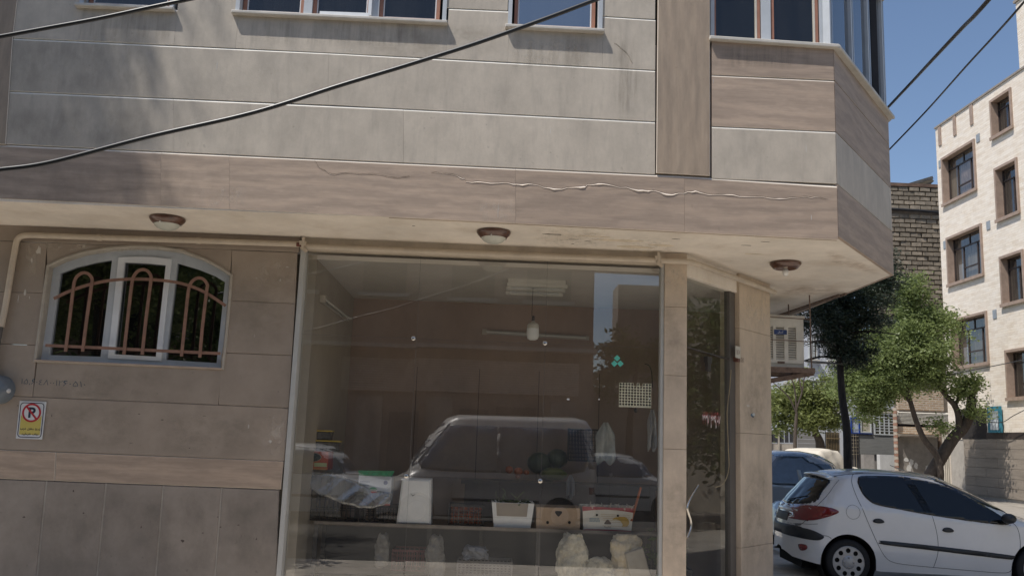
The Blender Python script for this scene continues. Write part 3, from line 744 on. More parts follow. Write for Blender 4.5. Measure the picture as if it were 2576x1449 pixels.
cslab(0.01, tl0, zl, SOF, .12, -.03).build('door_lintel', plaster, bld)
door = wthing('shop_door', 'glass shop door with curved chrome handle beside the narrow stone pillar', 'door', tuple(cpt(.5, .14)))
MB().add([cpt(.02, .2, -.08), cpt(tl0-.13, .2, -.08), cpt(tl0-.13, zl, -.08), cpt(.02, zl, -.08)], [(0, 1, 2, 3)]).build('glass_pane', glass_door, door)
cslab(tl0-.13, tl0-.005, .14, zl-.002, .06, -.05).build('door_jamb', alu_dark, door)
cslab(.0, tl0-.01, .14, .2, .06, -.05).build('threshold', alu_dark, door)
dh = MB()
for off in (.05, -.13):
    P = []
    for px, py in ((1756, 1220), (1738, 1250), (1729, 1275), (1732, 1290), (1738, 1310), (1737, 1330), (1728, 1352)):
        q = onC(px, py, off-.03); P.append(q)
    dh.tube(smooth_path(P, 4), .011, 8)
dh.build('door_handle', chrome, door)
# rusty latch box and house number on the jamb
hb = onC(1857, 905, -.03); 
lb = MB(); lb.obox(hb, cdv*.07, cn*.03, (0, 0, .025)); lb.build('latch_box', M('rusty_metal', (0.16, 0.07, 0.05), .7, .3, 20), door)
pad = onC(1781, 905, -.06); pk = MB(); pk.obox(pad, cdv*.05, cn*.02, (0, 0, .03)); pk.obox(pad+Vector((0, 0, -.07)), cdv*.035, cn*.015, (0, 0, .04)); pk.bar(cpt(.03, hb.z+.03, -.06), cpt(tl0-.1, hb.z-.01, -.06), .018, .012)
pk.build('padlock_bar', M('dark_lock_metal', (0.06, 0.05, 0.045), .5, .2), door)
cordm = M('beige_cord', (.35, .28, .17), .8, .1)
cw = [onC(x, y, -.035) for x, y in ((1839, 930), (1835, 980), (1829, 1040), (1832, 1120), (1833, 1180), (1820, 1215), (1800, 1225))]
MB().tube(smooth_path(cw, 4), .005, 5).build('hanging_cable', cordm, door)
# side wall beyond the door pillar
MB().box((2.95, 9.86, .14), (3.12, 16, SOF)).build('side_wall', plaster, bld)
# --- shop room
RB = 10.78; RL = -1.66; RC = 3.40
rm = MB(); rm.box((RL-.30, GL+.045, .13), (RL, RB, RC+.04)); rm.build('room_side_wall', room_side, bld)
MB().box((RL-.30, RB, .13), (2.95, RB+.05, RC+.05)).build('room_back_wall', room_brown, bld)
RF = [(RL-.0, GL+.03), (1.80, GL+.03), (2.92, 9.72), (2.92, RB), (RL-.0, RB)]
MB().slab([(x, y, RC) for x, y in RF], (0, 0, -1), .04).build('room_ceiling', room_ceil, bld)
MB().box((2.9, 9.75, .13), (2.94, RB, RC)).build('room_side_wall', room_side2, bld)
MB().slab([(x, y, .15) for x, y in RF], (0, 0, 1), .02).build('room_floor', M('room_floor', (.2, .17, .14), .5, .1), bld)
# joint lines on the brown back panels
gj = MB()
for x in (-.85, -.1, .62, 1.35, 2.1): gj.box((x-.003, RB-.004, .15), (x+.003, RB+.001, 2.6))
gj.build('panel_joint', M('panel_joint', (.07, .05, .04), .8, .1), bld)

# ================================================================== GROUND
gm = MB()
xs = [-220, -60, -20, 0, 4.9, 16, 30, 60, 260]; ys = [-220, -60, -20, 5.0, 15, 22, 30, 40, 80, 400]
def gz(x, y): return 0.0 if y < 15 else min(.38, (y-15)*.024)
vs = [(x, y, gz(x, y)) for y in ys for x in xs if x <= 0]; n = sum(1 for x in xs if x <= 0)
gm.add(vs, [(j*n+i, j*n+i+1, (j+1)*n+i+1, (j+1)*n+i) for j in range(len(ys)-1) for i in range(n-1)])
tag(gm.build('road', asphalt), kind='structure')
gm = MB(); xs = [x for x in xs if x >= 0]; n = len(xs); vs = [(x, y, gz(x, y)) for y in ys for x in xs]
gm.add(vs, [(j*n+i, j*n+i+1, (j+1)*n+i+1, (j+1)*n+i) for j in range(len(ys)-1) for i in range(n-1) if not (ys[j] < 4 and xs[i] < 4)])
am = MB().add([(0, -220, 0), (4.9, -220, 0), (4.9, 5.0, 0), (0, 5.0, 0)], [(0, 1, 2, 3)]); tag(am.build('road', asphalt), kind='structure')
pav2 = M('block_paving', (.50, .46, .40), .85, .15, 2, bump=.3)
tag(gm.build('side_street', pav2), kind='structure')
pv = MB(); 
pv.slab([(-30, 4.2, .12), (4.9, 4.2, .12), (4.9, 30, .12), (-30, 30, .12)], (0, 0, 1), .2, .02)
tag(pv.build('pavement', paving), kind='structure')
pf = MB(); pf.slab([(12.6, 5, .14), (15.5, 5, .14), (15.5, 15, .14), (12.6, 15, .14)], (0, 0, 1), .2, .02)
pf.slab([(12.6, 15, .14), (15.5, 15, .14), (15.5, 31, .57), (12.6, 31, .57)], (0, -.027, 1), .3, .02)
pf.box((-30, 33, .2), (40, 36.2, .62))
tag(pf.build('pavement', M('sunlit_paving', (.30, .27, .23), .9, .15, 2, bump=.2)), kind='structure')

# ================================================================== FITTINGS ON THE FACADE
# --- gas pipe under the soffit
YP = LW-.035
Pp = [onY(3, 822, YP), onY(14, 770, YP), onY(27, 690, YP), onY(39, 622, YP), onY(44, 603, YP), onY(56, 594, YP), onY(80, 592, YP)]
Pq = [onY(x, y, YP) for x, y in ((80, 592), (250, 598), (500, 606), (757, 615))]
pr = .027
pipe = wthing('gas_pipe', 'cream painted pipe running under the soffit and down the wall at far left', 'pipe', (Pq[0].x, YP, 3.4))
MB().tube(smooth_path(Pp, 3)+Pq[1:], pr, 12).build('pipe_run', cream_paint, pipe)
Pr = [onY(x, y, YP) for x, y in ((766, 620), (1200, 638), (1652, 655))]; zz = Pr[-1].z
cst = cpt(0, zz, .04)
Pz = [Vector((1.80, YP, zz)), Vector((1.86, YP+.01, zz))]+[cpt(t, zz, .04) for t in (.15, .8, 1.5, CL-.02)]
MB().tube(Pr+Pz, pr, 12).build('pipe_run', cream_paint, pipe)
for px, py in ((250, 598), (500, 606), (900, 626), (1250, 640)):
    q = onY(px, py, YP); MB().tube([(q.x-.02, q.y, q.z), (q.x+.02, q.y, q.z)], pr+.004, 12).build('pipe_coupling', cream_paint, pipe)
tmb = MB().tube([tuple(onY(5, 812, YP)), tuple(onY(-6, 870, YP)), tuple(onY(-12, 960, YP))], .02, 8); tmb.build('pipe_run', M('grey_pipe', (.13, .12, .11), .7, .2), pipe)
for px, py in ((763, 612), (1656, 650)):
    q = onY(px, py, YP-.02); v = MB()
    v.obox((q.x, q.y-.01, q.z), (.012, 0, 0), (0, .012, 0), (0, 0, .055)); v.obox((q.x+.012, q.y-.012, q.z-.062), Vector((.028, 0, -.02)), (0, .008, 0), Vector((.008, 0, .012)))
    v.obox((q.x-.004, q.y+.01, q.z), (.03, 0, 0), (0, .03, 0), (0, 0, .02))
    v.build('pipe_bracket', cream_paint, pipe, bevel=.002)
q = onY(752, 616, YP-.01); MB().obox(q, (.02, 0, 0), (0, .02, 0), (0, 0, .018)).build('pipe_bracket', M('rust_red', (.15, .05, .035), .7, .2), pipe)

# --- soffit lamps
wood = M('lamp_wood', (0.12, 0.055, 0.035), .3, .25, 12, coat=.4)
opal = M('lamp_glass', (0.55, 0.55, 0.48), .25, .05, 10)
lab = ['round wooden soffit lamp with frosted bowl above the arched window', 'round wooden soffit lamp with frosted bowl above the middle of the shopfront', 'round soffit lamp missing its bowl, bare bulb showing, above the right pillar']
for i, (px, py) in enumerate(((421, 556), (1242, 590), (1976, 668))):
    c = onZ(px, py, SOF-.03)
    l = wthing('soffit_lamp', lab[i], 'ceiling lamp', (c.x, c.y, SOF), 'round lamps under the soffit'); z = SOF
    MB().lathe([(0, -.001), (.135, -.001), (.15, -.006), (.152, -.016), (.14, -.035), (.118, -.058), (.108, -.064), (.10, -.062), (.095, -.03), (0, -.02)], (c.x, c.y, z), (0, 0, 1), 32).build('base_ring', wood, l)
    if i < 2:
        MB().lathe([(.112, -.05), (.112, -.058), (.103, -.074), (.085, -.092), (.055, -.106), (.02, -.112), (0, -.113)], (c.x, c.y, z), (0, 0, 1), 32).build('lamp_bowl', opal, l)
        kn = MB()
        for a in (20, 140, 260): kn.ell((c.x+.116*math.cos(R(a)), c.y+.116*math.sin(R(a)), z-.058), .008, .008, .012, 8, 6)
        kn.build('clip', chrome, l)
    else:
        MB().lathe([(.018, -.02), (.02, -.05), (.016, -.06)], (c.x, c.y, z), (0, 0, 1), 14).build('bulb_socket', cream_paint, l)
        MB().ell((c.x, c.y, z-.095), .03, .03, .04, 16, 12).build('bulb', M('clear_bulb', (.75, .74, .70), .15, .03), l)

# --- text helper (flat print / raised lettering)
AR = {'ا': ('\ufe8d', '\ufe8e', None, None), 'آ': ('\ufe81', '\ufe82', None, None), 'ب': ('\ufe8f', '\ufe90', '\ufe91', '\ufe92'), 'ت': ('\ufe95', '\ufe96', '\ufe97', '\ufe98'),
      'د': ('\ufea9', '\ufeaa', None, None), 'ر': ('\ufead', '\ufeae', None, None), 'س': ('\ufeb1', '\ufeb2', '\ufeb3', '\ufeb4'), 'ط': ('\ufec1', '\ufec2', '\ufec3', '\ufec4'),
      'ف': ('\ufed1', '\ufed2', '\ufed3', '\ufed4'), 'ق': ('\ufed5', '\ufed6', '\ufed7', '\ufed8'), 'ل': ('\ufedd', '\ufede', '\ufedf', '\ufee0'), 'م': ('\ufee1', '\ufee2', '\ufee3', '\ufee4'),
      'ن': ('\ufee5', '\ufee6', '\ufee7', '\ufee8'), 'و': ('\ufeed', '\ufeee', None, None), 'ی': ('\ufbfc', '\ufbfd', '\ufbfe', '\ufbff')}
def shape(s):
    out = []
    for i, ch in enumerate(s):
        if ch not in AR: out.append(ch); continue
        f = AR[ch]; pj = i > 0 and s[i-1] in AR and AR[s[i-1]][2] is not None; nj = i+1 < len(s) and s[i+1] in AR and f[2] is not None
        out.append((f[3] if pj else f[2]) if nj else (f[1] if pj else f[0]))
    return ''.join(reversed(out))
def lettering(text, name, mat, parent, origin, ux, uz, width=None, height=None, bold=0.0, slant=0.0, align='C', sx=1.0):
    cu = bpy.data.curves.new(name, 'FONT'); cu.body = text; cu.size = 1; cu.offset = bold; cu.resolution_u = 3
    t = bpy.data.objects.new(name, cu); COL.objects.link(t)
    me = bpy.data.meshes.new_from_object(t.evaluated_get(bpy.context.evaluated_depsgraph_get())); bpy.data.objects.remove(t)
    co = np.zeros(len(me.vertices)*3); me.vertices.foreach_get('co', co); co = co.reshape(-1, 3)
    lo, hi = co.min(0), co.max(0); w, h = hi[0]-lo[0], hi[1]-lo[1]
    if width and height: kx, kz = width/w, height/h
    elif width: kx = kz = width/w
    else: kz = height/h; kx = kz*sx
    cx = (lo[0]+hi[0])/2 if align == 'C' else lo[0]; cz = (lo[1]+hi[1])/2
    o, ux, uz = Vector(origin), Vector(ux).normalized(), Vector(uz).normalized(); out = []
    for v in co:
        a, b = (v[0]-cx)*kx, (v[1]-cz)*kz; p = o+ux*(a+slant*b)+uz*b; out += [p.x, p.y, p.z]
    me.vertices.foreach_set('co', out); me.update(); me.materials.clear(); me.materials.append(mat); me.name = name
    ob = bpy.data.objects.new(name, me); COL.objects.link(ob); ob.parent = parent
    if parent is not None and parent.name in WROOT: ob.matrix_parent_inverse = Matrix.Translation(-WROOT[parent.name])
    return ob
ink = M('dark_blue_ink', (0.015, 0.02, 0.045), .5, .05); redp = M('sign_red', (0.42, 0.02, 0.03), .4, .05)
# --- no parking sign
c4 = [onY(x, y, LW-.012) for x, y in ((49.6, 1008), (116.5, 1010.5), (105.5, 1105), (39.6, 1102.5))]
sg = wthing('no_parking_sign', 'small white and yellow no parking sign with red barred circle on the lower left wall', 'sign', tuple((c4[2]+c4[3])/2))
MB().slab([p for p in c4], FN, .008, .001).build('sign_plate', M('sign_white', (0.62, 0.63, 0.64), .4, .06), sg)
ux = (c4[1]-c4[0]).normalized(); uz = (c4[0]-c4[3]).normalized(); W = (c4[1]-c4[0]).length; H = (c4[0]-c4[3]).length
O = (c4[0]+c4[1]+c4[2]+c4[3])/4+Vector((0, -.0006, 0))
def sp_(a, b, d=0.0): return O+ux*(a*W/2)+uz*(b*H/2)+Vector((0, -d, 0))
def rrect(w, h, r, n=5):
    o_ = []
    for cx, cz, a0 in ((w-r, h-r, 0), (-w+r, h-r, 90), (-w+r, -h+r, 180), (w-r, -h+r, 270)):
        for i in range(n+1): a = R(a0+90*i/n); o_.append((cx+r*math.cos(a), cz+r*math.sin(a)))
    return o_
def uvp(a, b, d): return O+ux*a+uz*b+Vector((0, -d, 0))
yl = MB(); r_ = [(-.80, .32), (.80, .32), (.80, -.80), (-.80, -.80)]
yl.add([uvp(a*W/2, b*H/2, .0004) for a, b in [(-.78, .28), (-.5, .0), (.5, .0), (.78, .28), (.78, -.78), (-.78, -.78)]], [(5, 4, 3, 2, 1, 0)]); yl.build('yellow_field', M('sign_yellow', (0.55, 0.45, 0.12), .4, .06), sg)
A_ = rrect(W/2*.90, H/2*.93, .03); B_ = rrect(W/2*.90-.007, H/2*.93-.007, .024); nA = len(A_)
MB().add([uvp(a, b, .0008) for a, b in A_]+[uvp(a, b, .0008) for a, b in B_], [(i, (i+1) % nA, (i+1) % nA+nA, i+nA) for i in range(nA)]).build('border_line', ink, sg)
RO = W*.355; cz = H*.195
vs = []; 
for i in range(48):
    a = 2*math.pi*i/48; vs += [uvp(RO*math.cos(a), cz+RO*math.sin(a), .0024), uvp(RO*.80*math.cos(a), cz+RO*.80*math.sin(a), .0024)]
MB().add(vs, [(2*i, (2*i+2) % 96, (2*i+3) % 96, 2*i+1) for i in range(48)]).build('red_ring', redp, sg)
vs = [uvp(RO*.81*math.cos(2*math.pi*i/40), cz+RO*.81*math.sin(2*math.pi*i/40), .0012) for i in range(40)]
MB().add(vs, [tuple(range(40))]).build('white_disc', M('sign_disc', (0.62, 0.63, 0.64), .4, .05), sg)
lettering('P', 'letter_p', ink, sg, uvp(.004, cz+.002, .0018), ux, uz, height=RO*1.12, bold=.035)
d1 = (ux*-.66+uz*.75).normalized(); d2 = d1.cross(Vector((0, 1, 0)))
q = uvp(0, cz, .003); e = d1*RO*.86; w2 = d2*RO*.10
MB().add([q-e-w2, q+e-w2, q+e+w2, q-e+w2], [(0, 1, 2, 3)]).build('red_bar', redp, sg)
lettering(shape('لطفا')+' ', 'lettering', ink, sg, uvp(W*.29, -H*.235, .0012), ux, uz, height=H*.062, bold=.03)
lettering(shape('مقابل'), 'lettering', ink, sg, uvp(W*.02, -H*.238, .0012), ux, uz, height=H*.075, bold=.03)
lettering(shape('درب'), 'lettering', ink, sg, uvp(-W*.26, -H*.242, .0012), ux, uz, height=H*.068, bold=.03)
lettering(shape('توقف'), 'lettering', ink, sg, uvp(W*.22, -H*.375, .0012), ux, uz, height=H*.07, bold=.03)
lettering('.'+shape('نفرمایید'), 'lettering', ink, sg, uvp(-W*.13, -H*.375, .0012), ux, uz, height=H*.075, bold=.03)
# --- handwriting on the stone
hw = M('faded_marker', (0.06, 0.085, 0.11), .8, .2)
ho = onY(112, 961, LW-.0012); he = onY(213, 966, LW-.0012); hx = (he-ho).normalized()
wr = wthing('marker_scribble', 'faded blue marker numbers handwritten on the stone above the parking sign', 'handwriting', tuple(ho))
lettering('۱۵,۶۰٤۸۰۰۱۲', 'handwritten_digits', hw, wr, onY(105, 962, LW-.0012), hx, (-.05, 0, 1), width=.37, height=.058, bold=-.012, slant=.15)
lettering('۶۰۵۱۰', 'handwritten_digits', hw, wr, onY(187, 965, LW-.0012), hx, (.05, 0, 1), width=.2, height=.052, bold=-.012, slant=-.1)
# --- paint scuffs and scratches
sm = M('pale_scuff', (.62, .58, .52), .8, .1); scn = 0
def scuff(px, py, w, h, Y, mat, seed):
    rr = random.Random(seed); c = onY(px, py, Y); n = 9
    pts = [Vector((c.x+w*math.cos(2*math.pi*i/n)*rr.uniform(.35, 1), Y, c.z+h*math.sin(2*math.pi*i/n)*rr.uniform(.35, 1))) for i in range(n)]
    return pts
dk = M('dark_chip', (.13, .10, .085), .9, .2)
m1 = MB(); m2 = MB(); 
for i, (px, py, w, h) in enumerate(((63, 735, .012, .05), (46, 752, .006, .05), (74, 748, .004, .02), (98, 630, .03, .06), (80, 655, .012, .03), (92, 866, .008, .01), (563, 812, .004, .03), (625, 1072, .012, .03), (688, 1050, .006, .008), (705, 705, .012, .02), (645, 700, .01, .006), (722, 672, .02, .01), (680, 1110, .02, .02), (640, 845, .002, .03))):
    MB().add(scuff(px, py, w, h, LW-.0011, None, i), [tuple(range(9))]).build('pale_scuff', sm, bld)
for i, (px, py, w, h) in enumerate(((130, 1045, .01, .03), (350, 1041, .03, .012), (408, 1056, .03, .02), (515, 1046, .05, .006), (330, 1114, .05, .005), (477, 1127, .02, .01), (355, 1325, .014, .03), (378, 1312, .014, .008), (548, 1300, .012, .02), (555, 1325, .02, .02), (460, 1360, .05, .03), (510, 1340, .03, .01), (60, 1300, .03, .02), (645, 1355, .014, .03), (600, 1320, .03, .012), (210, 1290, .02, .02), (185, 1235, .02, .03), (395, 990, .008, .02), (700, 985, .01, .012), (45, 1020, .02, .01))):
    m2.add(scuff(px, py, w*.5, h*.5, LW-.0055 if False else LW+.0018 if py > 1235 else LW-.0011, None, i+50), [tuple(range(9))])
o2 = m2.build('dark_chips', dk, bld)
tiny = MB()
for i, (px, py, w, h) in enumerate(((546, 165, .002, .05), (1385, 330, .002, .03), (2028, 375, .002, .04), (2041, 546, .002, .04), (885, 127, .010, .005), (868, 128, .002, .02), (1253, 530, .002, .09), (1795, 205, .002, .035))):
    tiny.add(scuff(px, py, w, h, UP-.0015, None, i+90), [tuple(range(9))])
tiny.build('pale_scratches', M('white_scratch', (.6, .62, .62), .8, .05), bld)
# sticker on the right pillar
for i, (px, py, w, h, m) in enumerate(((1893, 1044, .05, .03, M('blue_sticker', (.12, .25, .42), .6, .5, 30)), (1896, 1042, .045, .02, M('pale_sticker', (.55, .58, .58), .6, .1)), (1882, 1020, .05, .015, sm))):
    c = onC(px, py, .0015+i*.001); rr = random.Random(i); n = 10
    MB().add([c+cdv*(w*math.cos(2*math.pi*j/n)*rr.uniform(.5, 1))+Vector((0, 0, h*math.sin(2*math.pi*j/n)*rr.uniform(.5, 1))) for j in range(n)], [tuple(range(n))]).build('torn_sticker', m, bld)
# house number plate
c = onC(1856, 886, .012)
hn = wthing('house_number_plate', 'small white plate with the house number beside the shop door', 'house number', tuple(c))
MB().obox(c, cdv*.055, cn*.004, (0, 0, .06)).build('number_plate', M('plate_cream', (.55, .53, .46), .4, .05), hn)
lettering('١٤٧', 'house_number', M('number_brown', (.2, .07, .05), .5, .05), hn, c+cn*.0055, cdv, (0, 0, 1), width=.075, height=.05)
# phone number sticker on the door glass
pn = wthing('phone_number_sticker', 'red phone number lettering with pale outline stuck on the door glass', 'sticker', tuple(onC(1790, 1055, -.075)))
lettering('۳۳۷ ۴۳۹۶۷', 'phone_number', M('number_outline', (.72, .66, .64), .5, .05), pn, onC(1790, 1055, -.072), cdv, (0, 0, 1), width=.385, height=.165, bold=.035)
lettering('۳۳۷ ۴۳۹۶۷', 'phone_number', M('number_red', (.40, .06, .07), .5, .05), pn, onC(1790, 1052, -.07), cdv, (0, 0, 1), width=.37, height=.13, bold=-.015)

# --- weather stains (soft edged, only slightly proud of the stone)
def stain_mat(name, col, strength=.6, st=(3, 1), sc=3.0, lo=.45, hi=.7):
    m = bpy.data.materials.new(name); m.use_nodes = True; nt = m.node_tree; N = nt.nodes; L = nt.links; N.clear()
    o = N.new('ShaderNodeOutputMaterial'); t = N.new('ShaderNodeBsdfTransparent'); d = N.new('ShaderNodeBsdfDiffuse'); d.inputs['Color'].default_value = (*col, 1)
    uv = N.new('ShaderNodeUVMap'); sx = N.new('ShaderNodeSeparateXYZ'); L.new(uv.outputs[0], sx.inputs[0]); tc = N.new('ShaderNodeTexCoord')
    def hump(sock):
        a = N.new('ShaderNodeMath'); a.operation = 'SUBTRACT'; a.inputs[0].default_value = 1.0; L.new(sock, a.inputs[1])
        b = N.new('ShaderNodeMath'); b.operation = 'MULTIPLY'; L.new(sock, b.inputs[0]); L.new(a.outputs[0], b.inputs[1])
        c = N.new('ShaderNodeMath'); c.operation = 'MULTIPLY'; c.use_clamp = True; c.inputs[1].default_value = 5.5; L.new(b.outputs[0], c.inputs[0]); return c.outputs[0]
    h1, h2 = hump(sx.outputs['X']), hump(sx.outputs['Y'])
    mp = N.new('ShaderNodeMapping'); mp.inputs['Scale'].default_value = (st[0], st[0], st[1]); L.new(tc.outputs['Object'], mp.inputs['Vector'])
    n = N.new('ShaderNodeTexNoise'); n.inputs['Scale'].default_value = sc; n.inputs['Detail'].default_value = 8; n.inputs['Roughness'].default_value = .7; L.new(mp.outputs[0], n.inputs['Vector'])
    r = N.new('ShaderNodeMapRange'); r.inputs['From Min'].default_value = lo; r.inputs['From Max'].default_value = hi; r.inputs['To Max'].default_value = strength; L.new(n.outputs['Fac'], r.inputs['Value'])
    p = N.new('ShaderNodeMath'); p.operation = 'MULTIPLY'; L.new(h1, p.inputs[0]); L.new(h2, p.inputs[1]); q = N.new('ShaderNodeMath'); q.operation = 'MULTIPLY'; L.new(p.outputs[0], q.inputs[0]); L.new(r.outputs[0], q.inputs[1])
    mx = N.new('ShaderNodeMixShader'); L.new(q.outputs[0], mx.inputs[0]); L.new(t.outputs[0], mx.inputs[1]); L.new(d.outputs[0], mx.inputs[2]); L.new(mx.outputs[0], o.inputs['Surface']); return m
sdark = stain_mat('drip_stain', (.24, .21, .17), .30, (6, .5), 2.5, .42, .68); spale = stain_mat('lime_stain', (.70, .64, .55), .38, (4, 2.5), 3.0, .46, .66); srust = stain_mat('rust_stain', (.40, .24, .13), .38, (2, 2), 2.5, .42, .7); ssoot = stain_mat('soot_stain', (.16, .145, .125), .22, (2.5, 1.5), 2.0, .40, .72); sgrey = stain_mat('damp_patch', (.30, .265, .215), .22, (1.6, 2.2), 2.2, .42, .62)
def stain(pts, mat, nm='stain'):
    o_ = MB().add(pts, [(0, 1, 2, 3)]).build(nm, mat, bld); uv = o_.data.uv_layers.new(name='UVMap')
    for l_, c_ in zip(uv.data, ((0, 0), (1, 0), (1, 1), (0, 1))): l_.uv = c_
    return o_
def stY(x0, y0, x1, y1, Y, mat): return stain([onY(x0, y1, Y), onY(x1, y1, Y), onY(x1, y0, Y), onY(x0, y0, Y)], mat)
for x0, y0, x1, y1, m_ in ((1540, 85, 1612, 300, sdark), (600, 50, 1125, 120, sdark), (190, 20, 450, 110, sdark), (1270, 80, 1530, 175, sdark), (1280, 95, 1500, 170, spale), (-50, 270, 420, 372, ssoot), (-50, 90, 440, 240, ssoot), (840, 60, 1280, 150, sgrey)):
    stY(x0, y0, x1, y1, UP-.0022, m_)
for x0, y0, x1, y1, m_ in ((-50, 400, 600, 530, ssoot), (1200, 500, 1300, 556, spale), (490, 470, 620, 522, spale)):
    stY(x0, y0, x1, y1, UP-.0028, m_)
for x0, y0, x1, y1, m_ in ((1790, 110, 2080, 175, sdark),): stY(x0, y0, x1, y1, UP-.002, m_)
for x0, y0, x1, y1, m_ in ((40, 606, 420, 636, spale), (60, 620, 112, 700, spale), (640, 648, 748, 720, spale), (100, 930, 420, 1010, sgrey), (380, 1030, 720, 1150, sgrey), (660, 1040, 722, 1150, spale), (60, 1010, 360, 1130, sgrey), (570, 640, 740, 880, sgrey)):
    stY(x0, y0, x1, y1, LW-.0025, m_)
for x0, y0, x1, y1, m_ in ((60, 1225, 330, 1449, ssoot), (330, 1230, 560, 1449, ssoot), (540, 1240, 700, 1449, ssoot)): stY(x0, y0, x1, y1, LW+.0008, m_)
for x0, y0, x1, y1, m_ in ((1664, 664, 1729, 735, spale), (1664, 740, 1729, 1000, sgrey), (1664, 1180, 1729, 1449, sgrey)): stY(x0, y0, x1, y1, LW-.002, m_)
def stC(x0, y0, x1, y1, m_): stain([onC(x0, y1, .002), onC(x1, y1, .002), onC(x1, y0, .002), onC(x0, y0, .002)], m_)
for a_ in ((1862, 738, 1936, 830, spale), (1864, 850, 1934, 1130, sgrey), (1864, 1150, 1936, 1440, sgrey)): stC(*a_)
def stZ(pts, m_): stain([onZ(x, y, SOF-.0015) for x, y in pts], m_)
stZ([(1560, 632), (1700, 640), (1690, 600), (1560, 592)], spale); stZ([(1950, 745), (2130, 745), (2120, 715), (1950, 715)], srust); stZ([(2080, 660), (2235, 700), (2200, 670), (2070, 625)], srust); stZ([(1340, 618), (1550, 628), (1560, 575), (1340, 566)], spale)

# --- meter / round grey utility box at left edge
c = onY(-2, 980, LW-.03)
mt = wthing('gas_meter', 'round blue grey gas meter dome on the wall at the left edge', 'gas meter', (c.x, LW, c.z-.15))
MB().lathe([(.0, -.12), (.045, -.116), (.085, -.097), (.115, -.062), (.127, -.02), (.129, .05)], c, (0, 1, 0), 32).build('meter_dome', M('meter_grey', (.16, .19, .22), .35, .1, 8), mt)
MB().lathe([(0, -.012), (.016, -.01), (.02, 0)], (onY(22, 983, LW-.14)), (0, 1, 0), 12).build('meter_cap', M('meter_cap', (.6, .58, .55), .3, .1), mt)

# ================================================================== EVAPORATIVE COOLER under the bay
YA = 10.35
def pa(px, py): return onY(px, py, YA)
ac = wthing('evaporative_cooler', 'cream louvred evaporative cooler on an iron frame under the bay window', 'cooler', tuple(pa(1980, 925)))
acw = M('cooler_cream', (.60, .58, .52), .4, .08, 5, streak=.3)
x0 = 3.13; x1 = pa(2021, 850).x; zt_ = pa(1990, 795).z; zb_ = pa(1990, 925).z; dpt = .62
lou = MB(); pn_ = []
xw = x1-.0
yf = YA
cm = MB(); cm.box((x0-.1, yf+.02, zb_), (x1+.012, yf+dpt, zt_-.01)); cm.box((x0-.1, yf-.01, zt_-.028), (x1+.02, yf+dpt+.01, zt_+.006))
cm.build('cabinet', acw, ac, bevel=.004)
fr = MB(); zl0, zl1 = pa(1990, 857+58).z, pa(1990, 820).z
cols_ = [(pa(1936, 860).x, pa(1944.5, 860).x), (pa(1952, 860).x, pa(1973, 860).x), (pa(1983, 860).x, pa(2003, 860).x)]
fr.box((x0-.1, yf, zb_+.05), (cols_[0][0], yf+.018, zt_-.03))
prev = x0-.1
for a, b in cols_+[(x1, x1)]:
    fr.box((prev, yf, zb_+.06), (a, yf+.018, zt_-.03)); prev = b
ztl = pa(1980, 822).z; zbl = pa(1980, 904).z
fr.box((x0-.1, yf-.001, ztl), (x1, yf+.017, zt_-.03)); fr.box((x0-.1, yf-.001, zb_+.05), (x1, yf+.017, zbl))
fr.build('front_panel', acw, ac)
for a, b in cols_:
    nl = 14
    for i in range(nl):
        z = lin(zbl+.006, ztl-.012, i/(nl-1)); 
        lou = MB().add([(a, yf+.002, z), (b, yf+.002, z), (b, yf+.016, z+.022), (a, yf+.016, z+.022), (a, yf+.004, z-.002), (b, yf+.004, z-.002)], [(0, 1, 2, 3), (0, 4, 5, 1)])
        lou.build('louvre_slat', acw, ac)
MB().box((x0, yf+.015, zb_+.06), (x1-.02, yf+.019, zt_-.04)).build('dark_inside', dark_room, ac)
MB().box((x1+.0125, yf+.07, zb_+.06), (x1+.016, yf+dpt-.05, zt_-.06)).build('side_panel', acw, ac)
bp_ = [pa(1947, 829), pa(1980, 842)]
MB().box((bp_[0].x, yf-.008, bp_[1].z), (pa(1979, 835).x, yf-.002, bp_[0].z)).build('badge_plate', M('badge_blue', (.02, .045, .16), .4, .1), ac)
bc = (Vector((pa(1963, 835).x, yf-.0095, (bp_[0].z+bp_[1].z)/2)))
lettering(shape('آبسال'), 'badge_lettering', M('badge_white', (.6, .62, .66), .4, .05), ac, bc, (1, 0, 0), (0, 0, 1), height=.03, bold=.01)
MB().box((pa(1955, 860).x, yf-.004, zb_+.045), (pa(1973, 860).x, yf-.0015, zb_+.07)).build('latch_cover', M('latch_brown', (.12, .08, .06), .6, .2), ac, bevel=.003)
# frame: shelf angle, legs and hanging rods
rust = M('rusted_iron', (.20, .14, .11), .8, .25, 14, streak=.4)
fm = MB(); xr = x1+.10; zf = zb_-.03
fm.bar((x0, yf-.06, zf), (xr, yf-.06, zf), .02, .06).bar((xr, yf-.06, zf), (xr, yf+dpt+.1, zf), .02, .06).bar((x0, yf+dpt+.06, zf), (xr, yf+dpt+.06, zf), .02, .06)
fm.bar((x0, yf+.1, zf-.16), (xr, yf-.04, zf-.03), .02, .05).bar((x0, yf+dpt, zf-.16), (xr, yf+dpt, zf-.03), .02, .05)
fm.build('support_frame', rust, ac)
for k_, (yy, xx) in enumerate(((yf-.06, xr-.03), (yf+dpt+.06, xr-.03))):
    MB().tube([(xx, yy, zf), (xx-.01, yy, SOF-.001)], .008, 6).build('hanging_rod', rust, ac)
MB().tube([(x0, yf-.045, pa(1980, 857).z+.005), (xr-.02, yf-.05, pa(2030, 861).z)], .006, 6).build('tie_rod', rust, ac)
MB().tube([(x0, yf-.045, zt_-.02), (xr-.02, yf-.05, zt_-.04)], .006, 6).build('tie_rod', rust, ac)
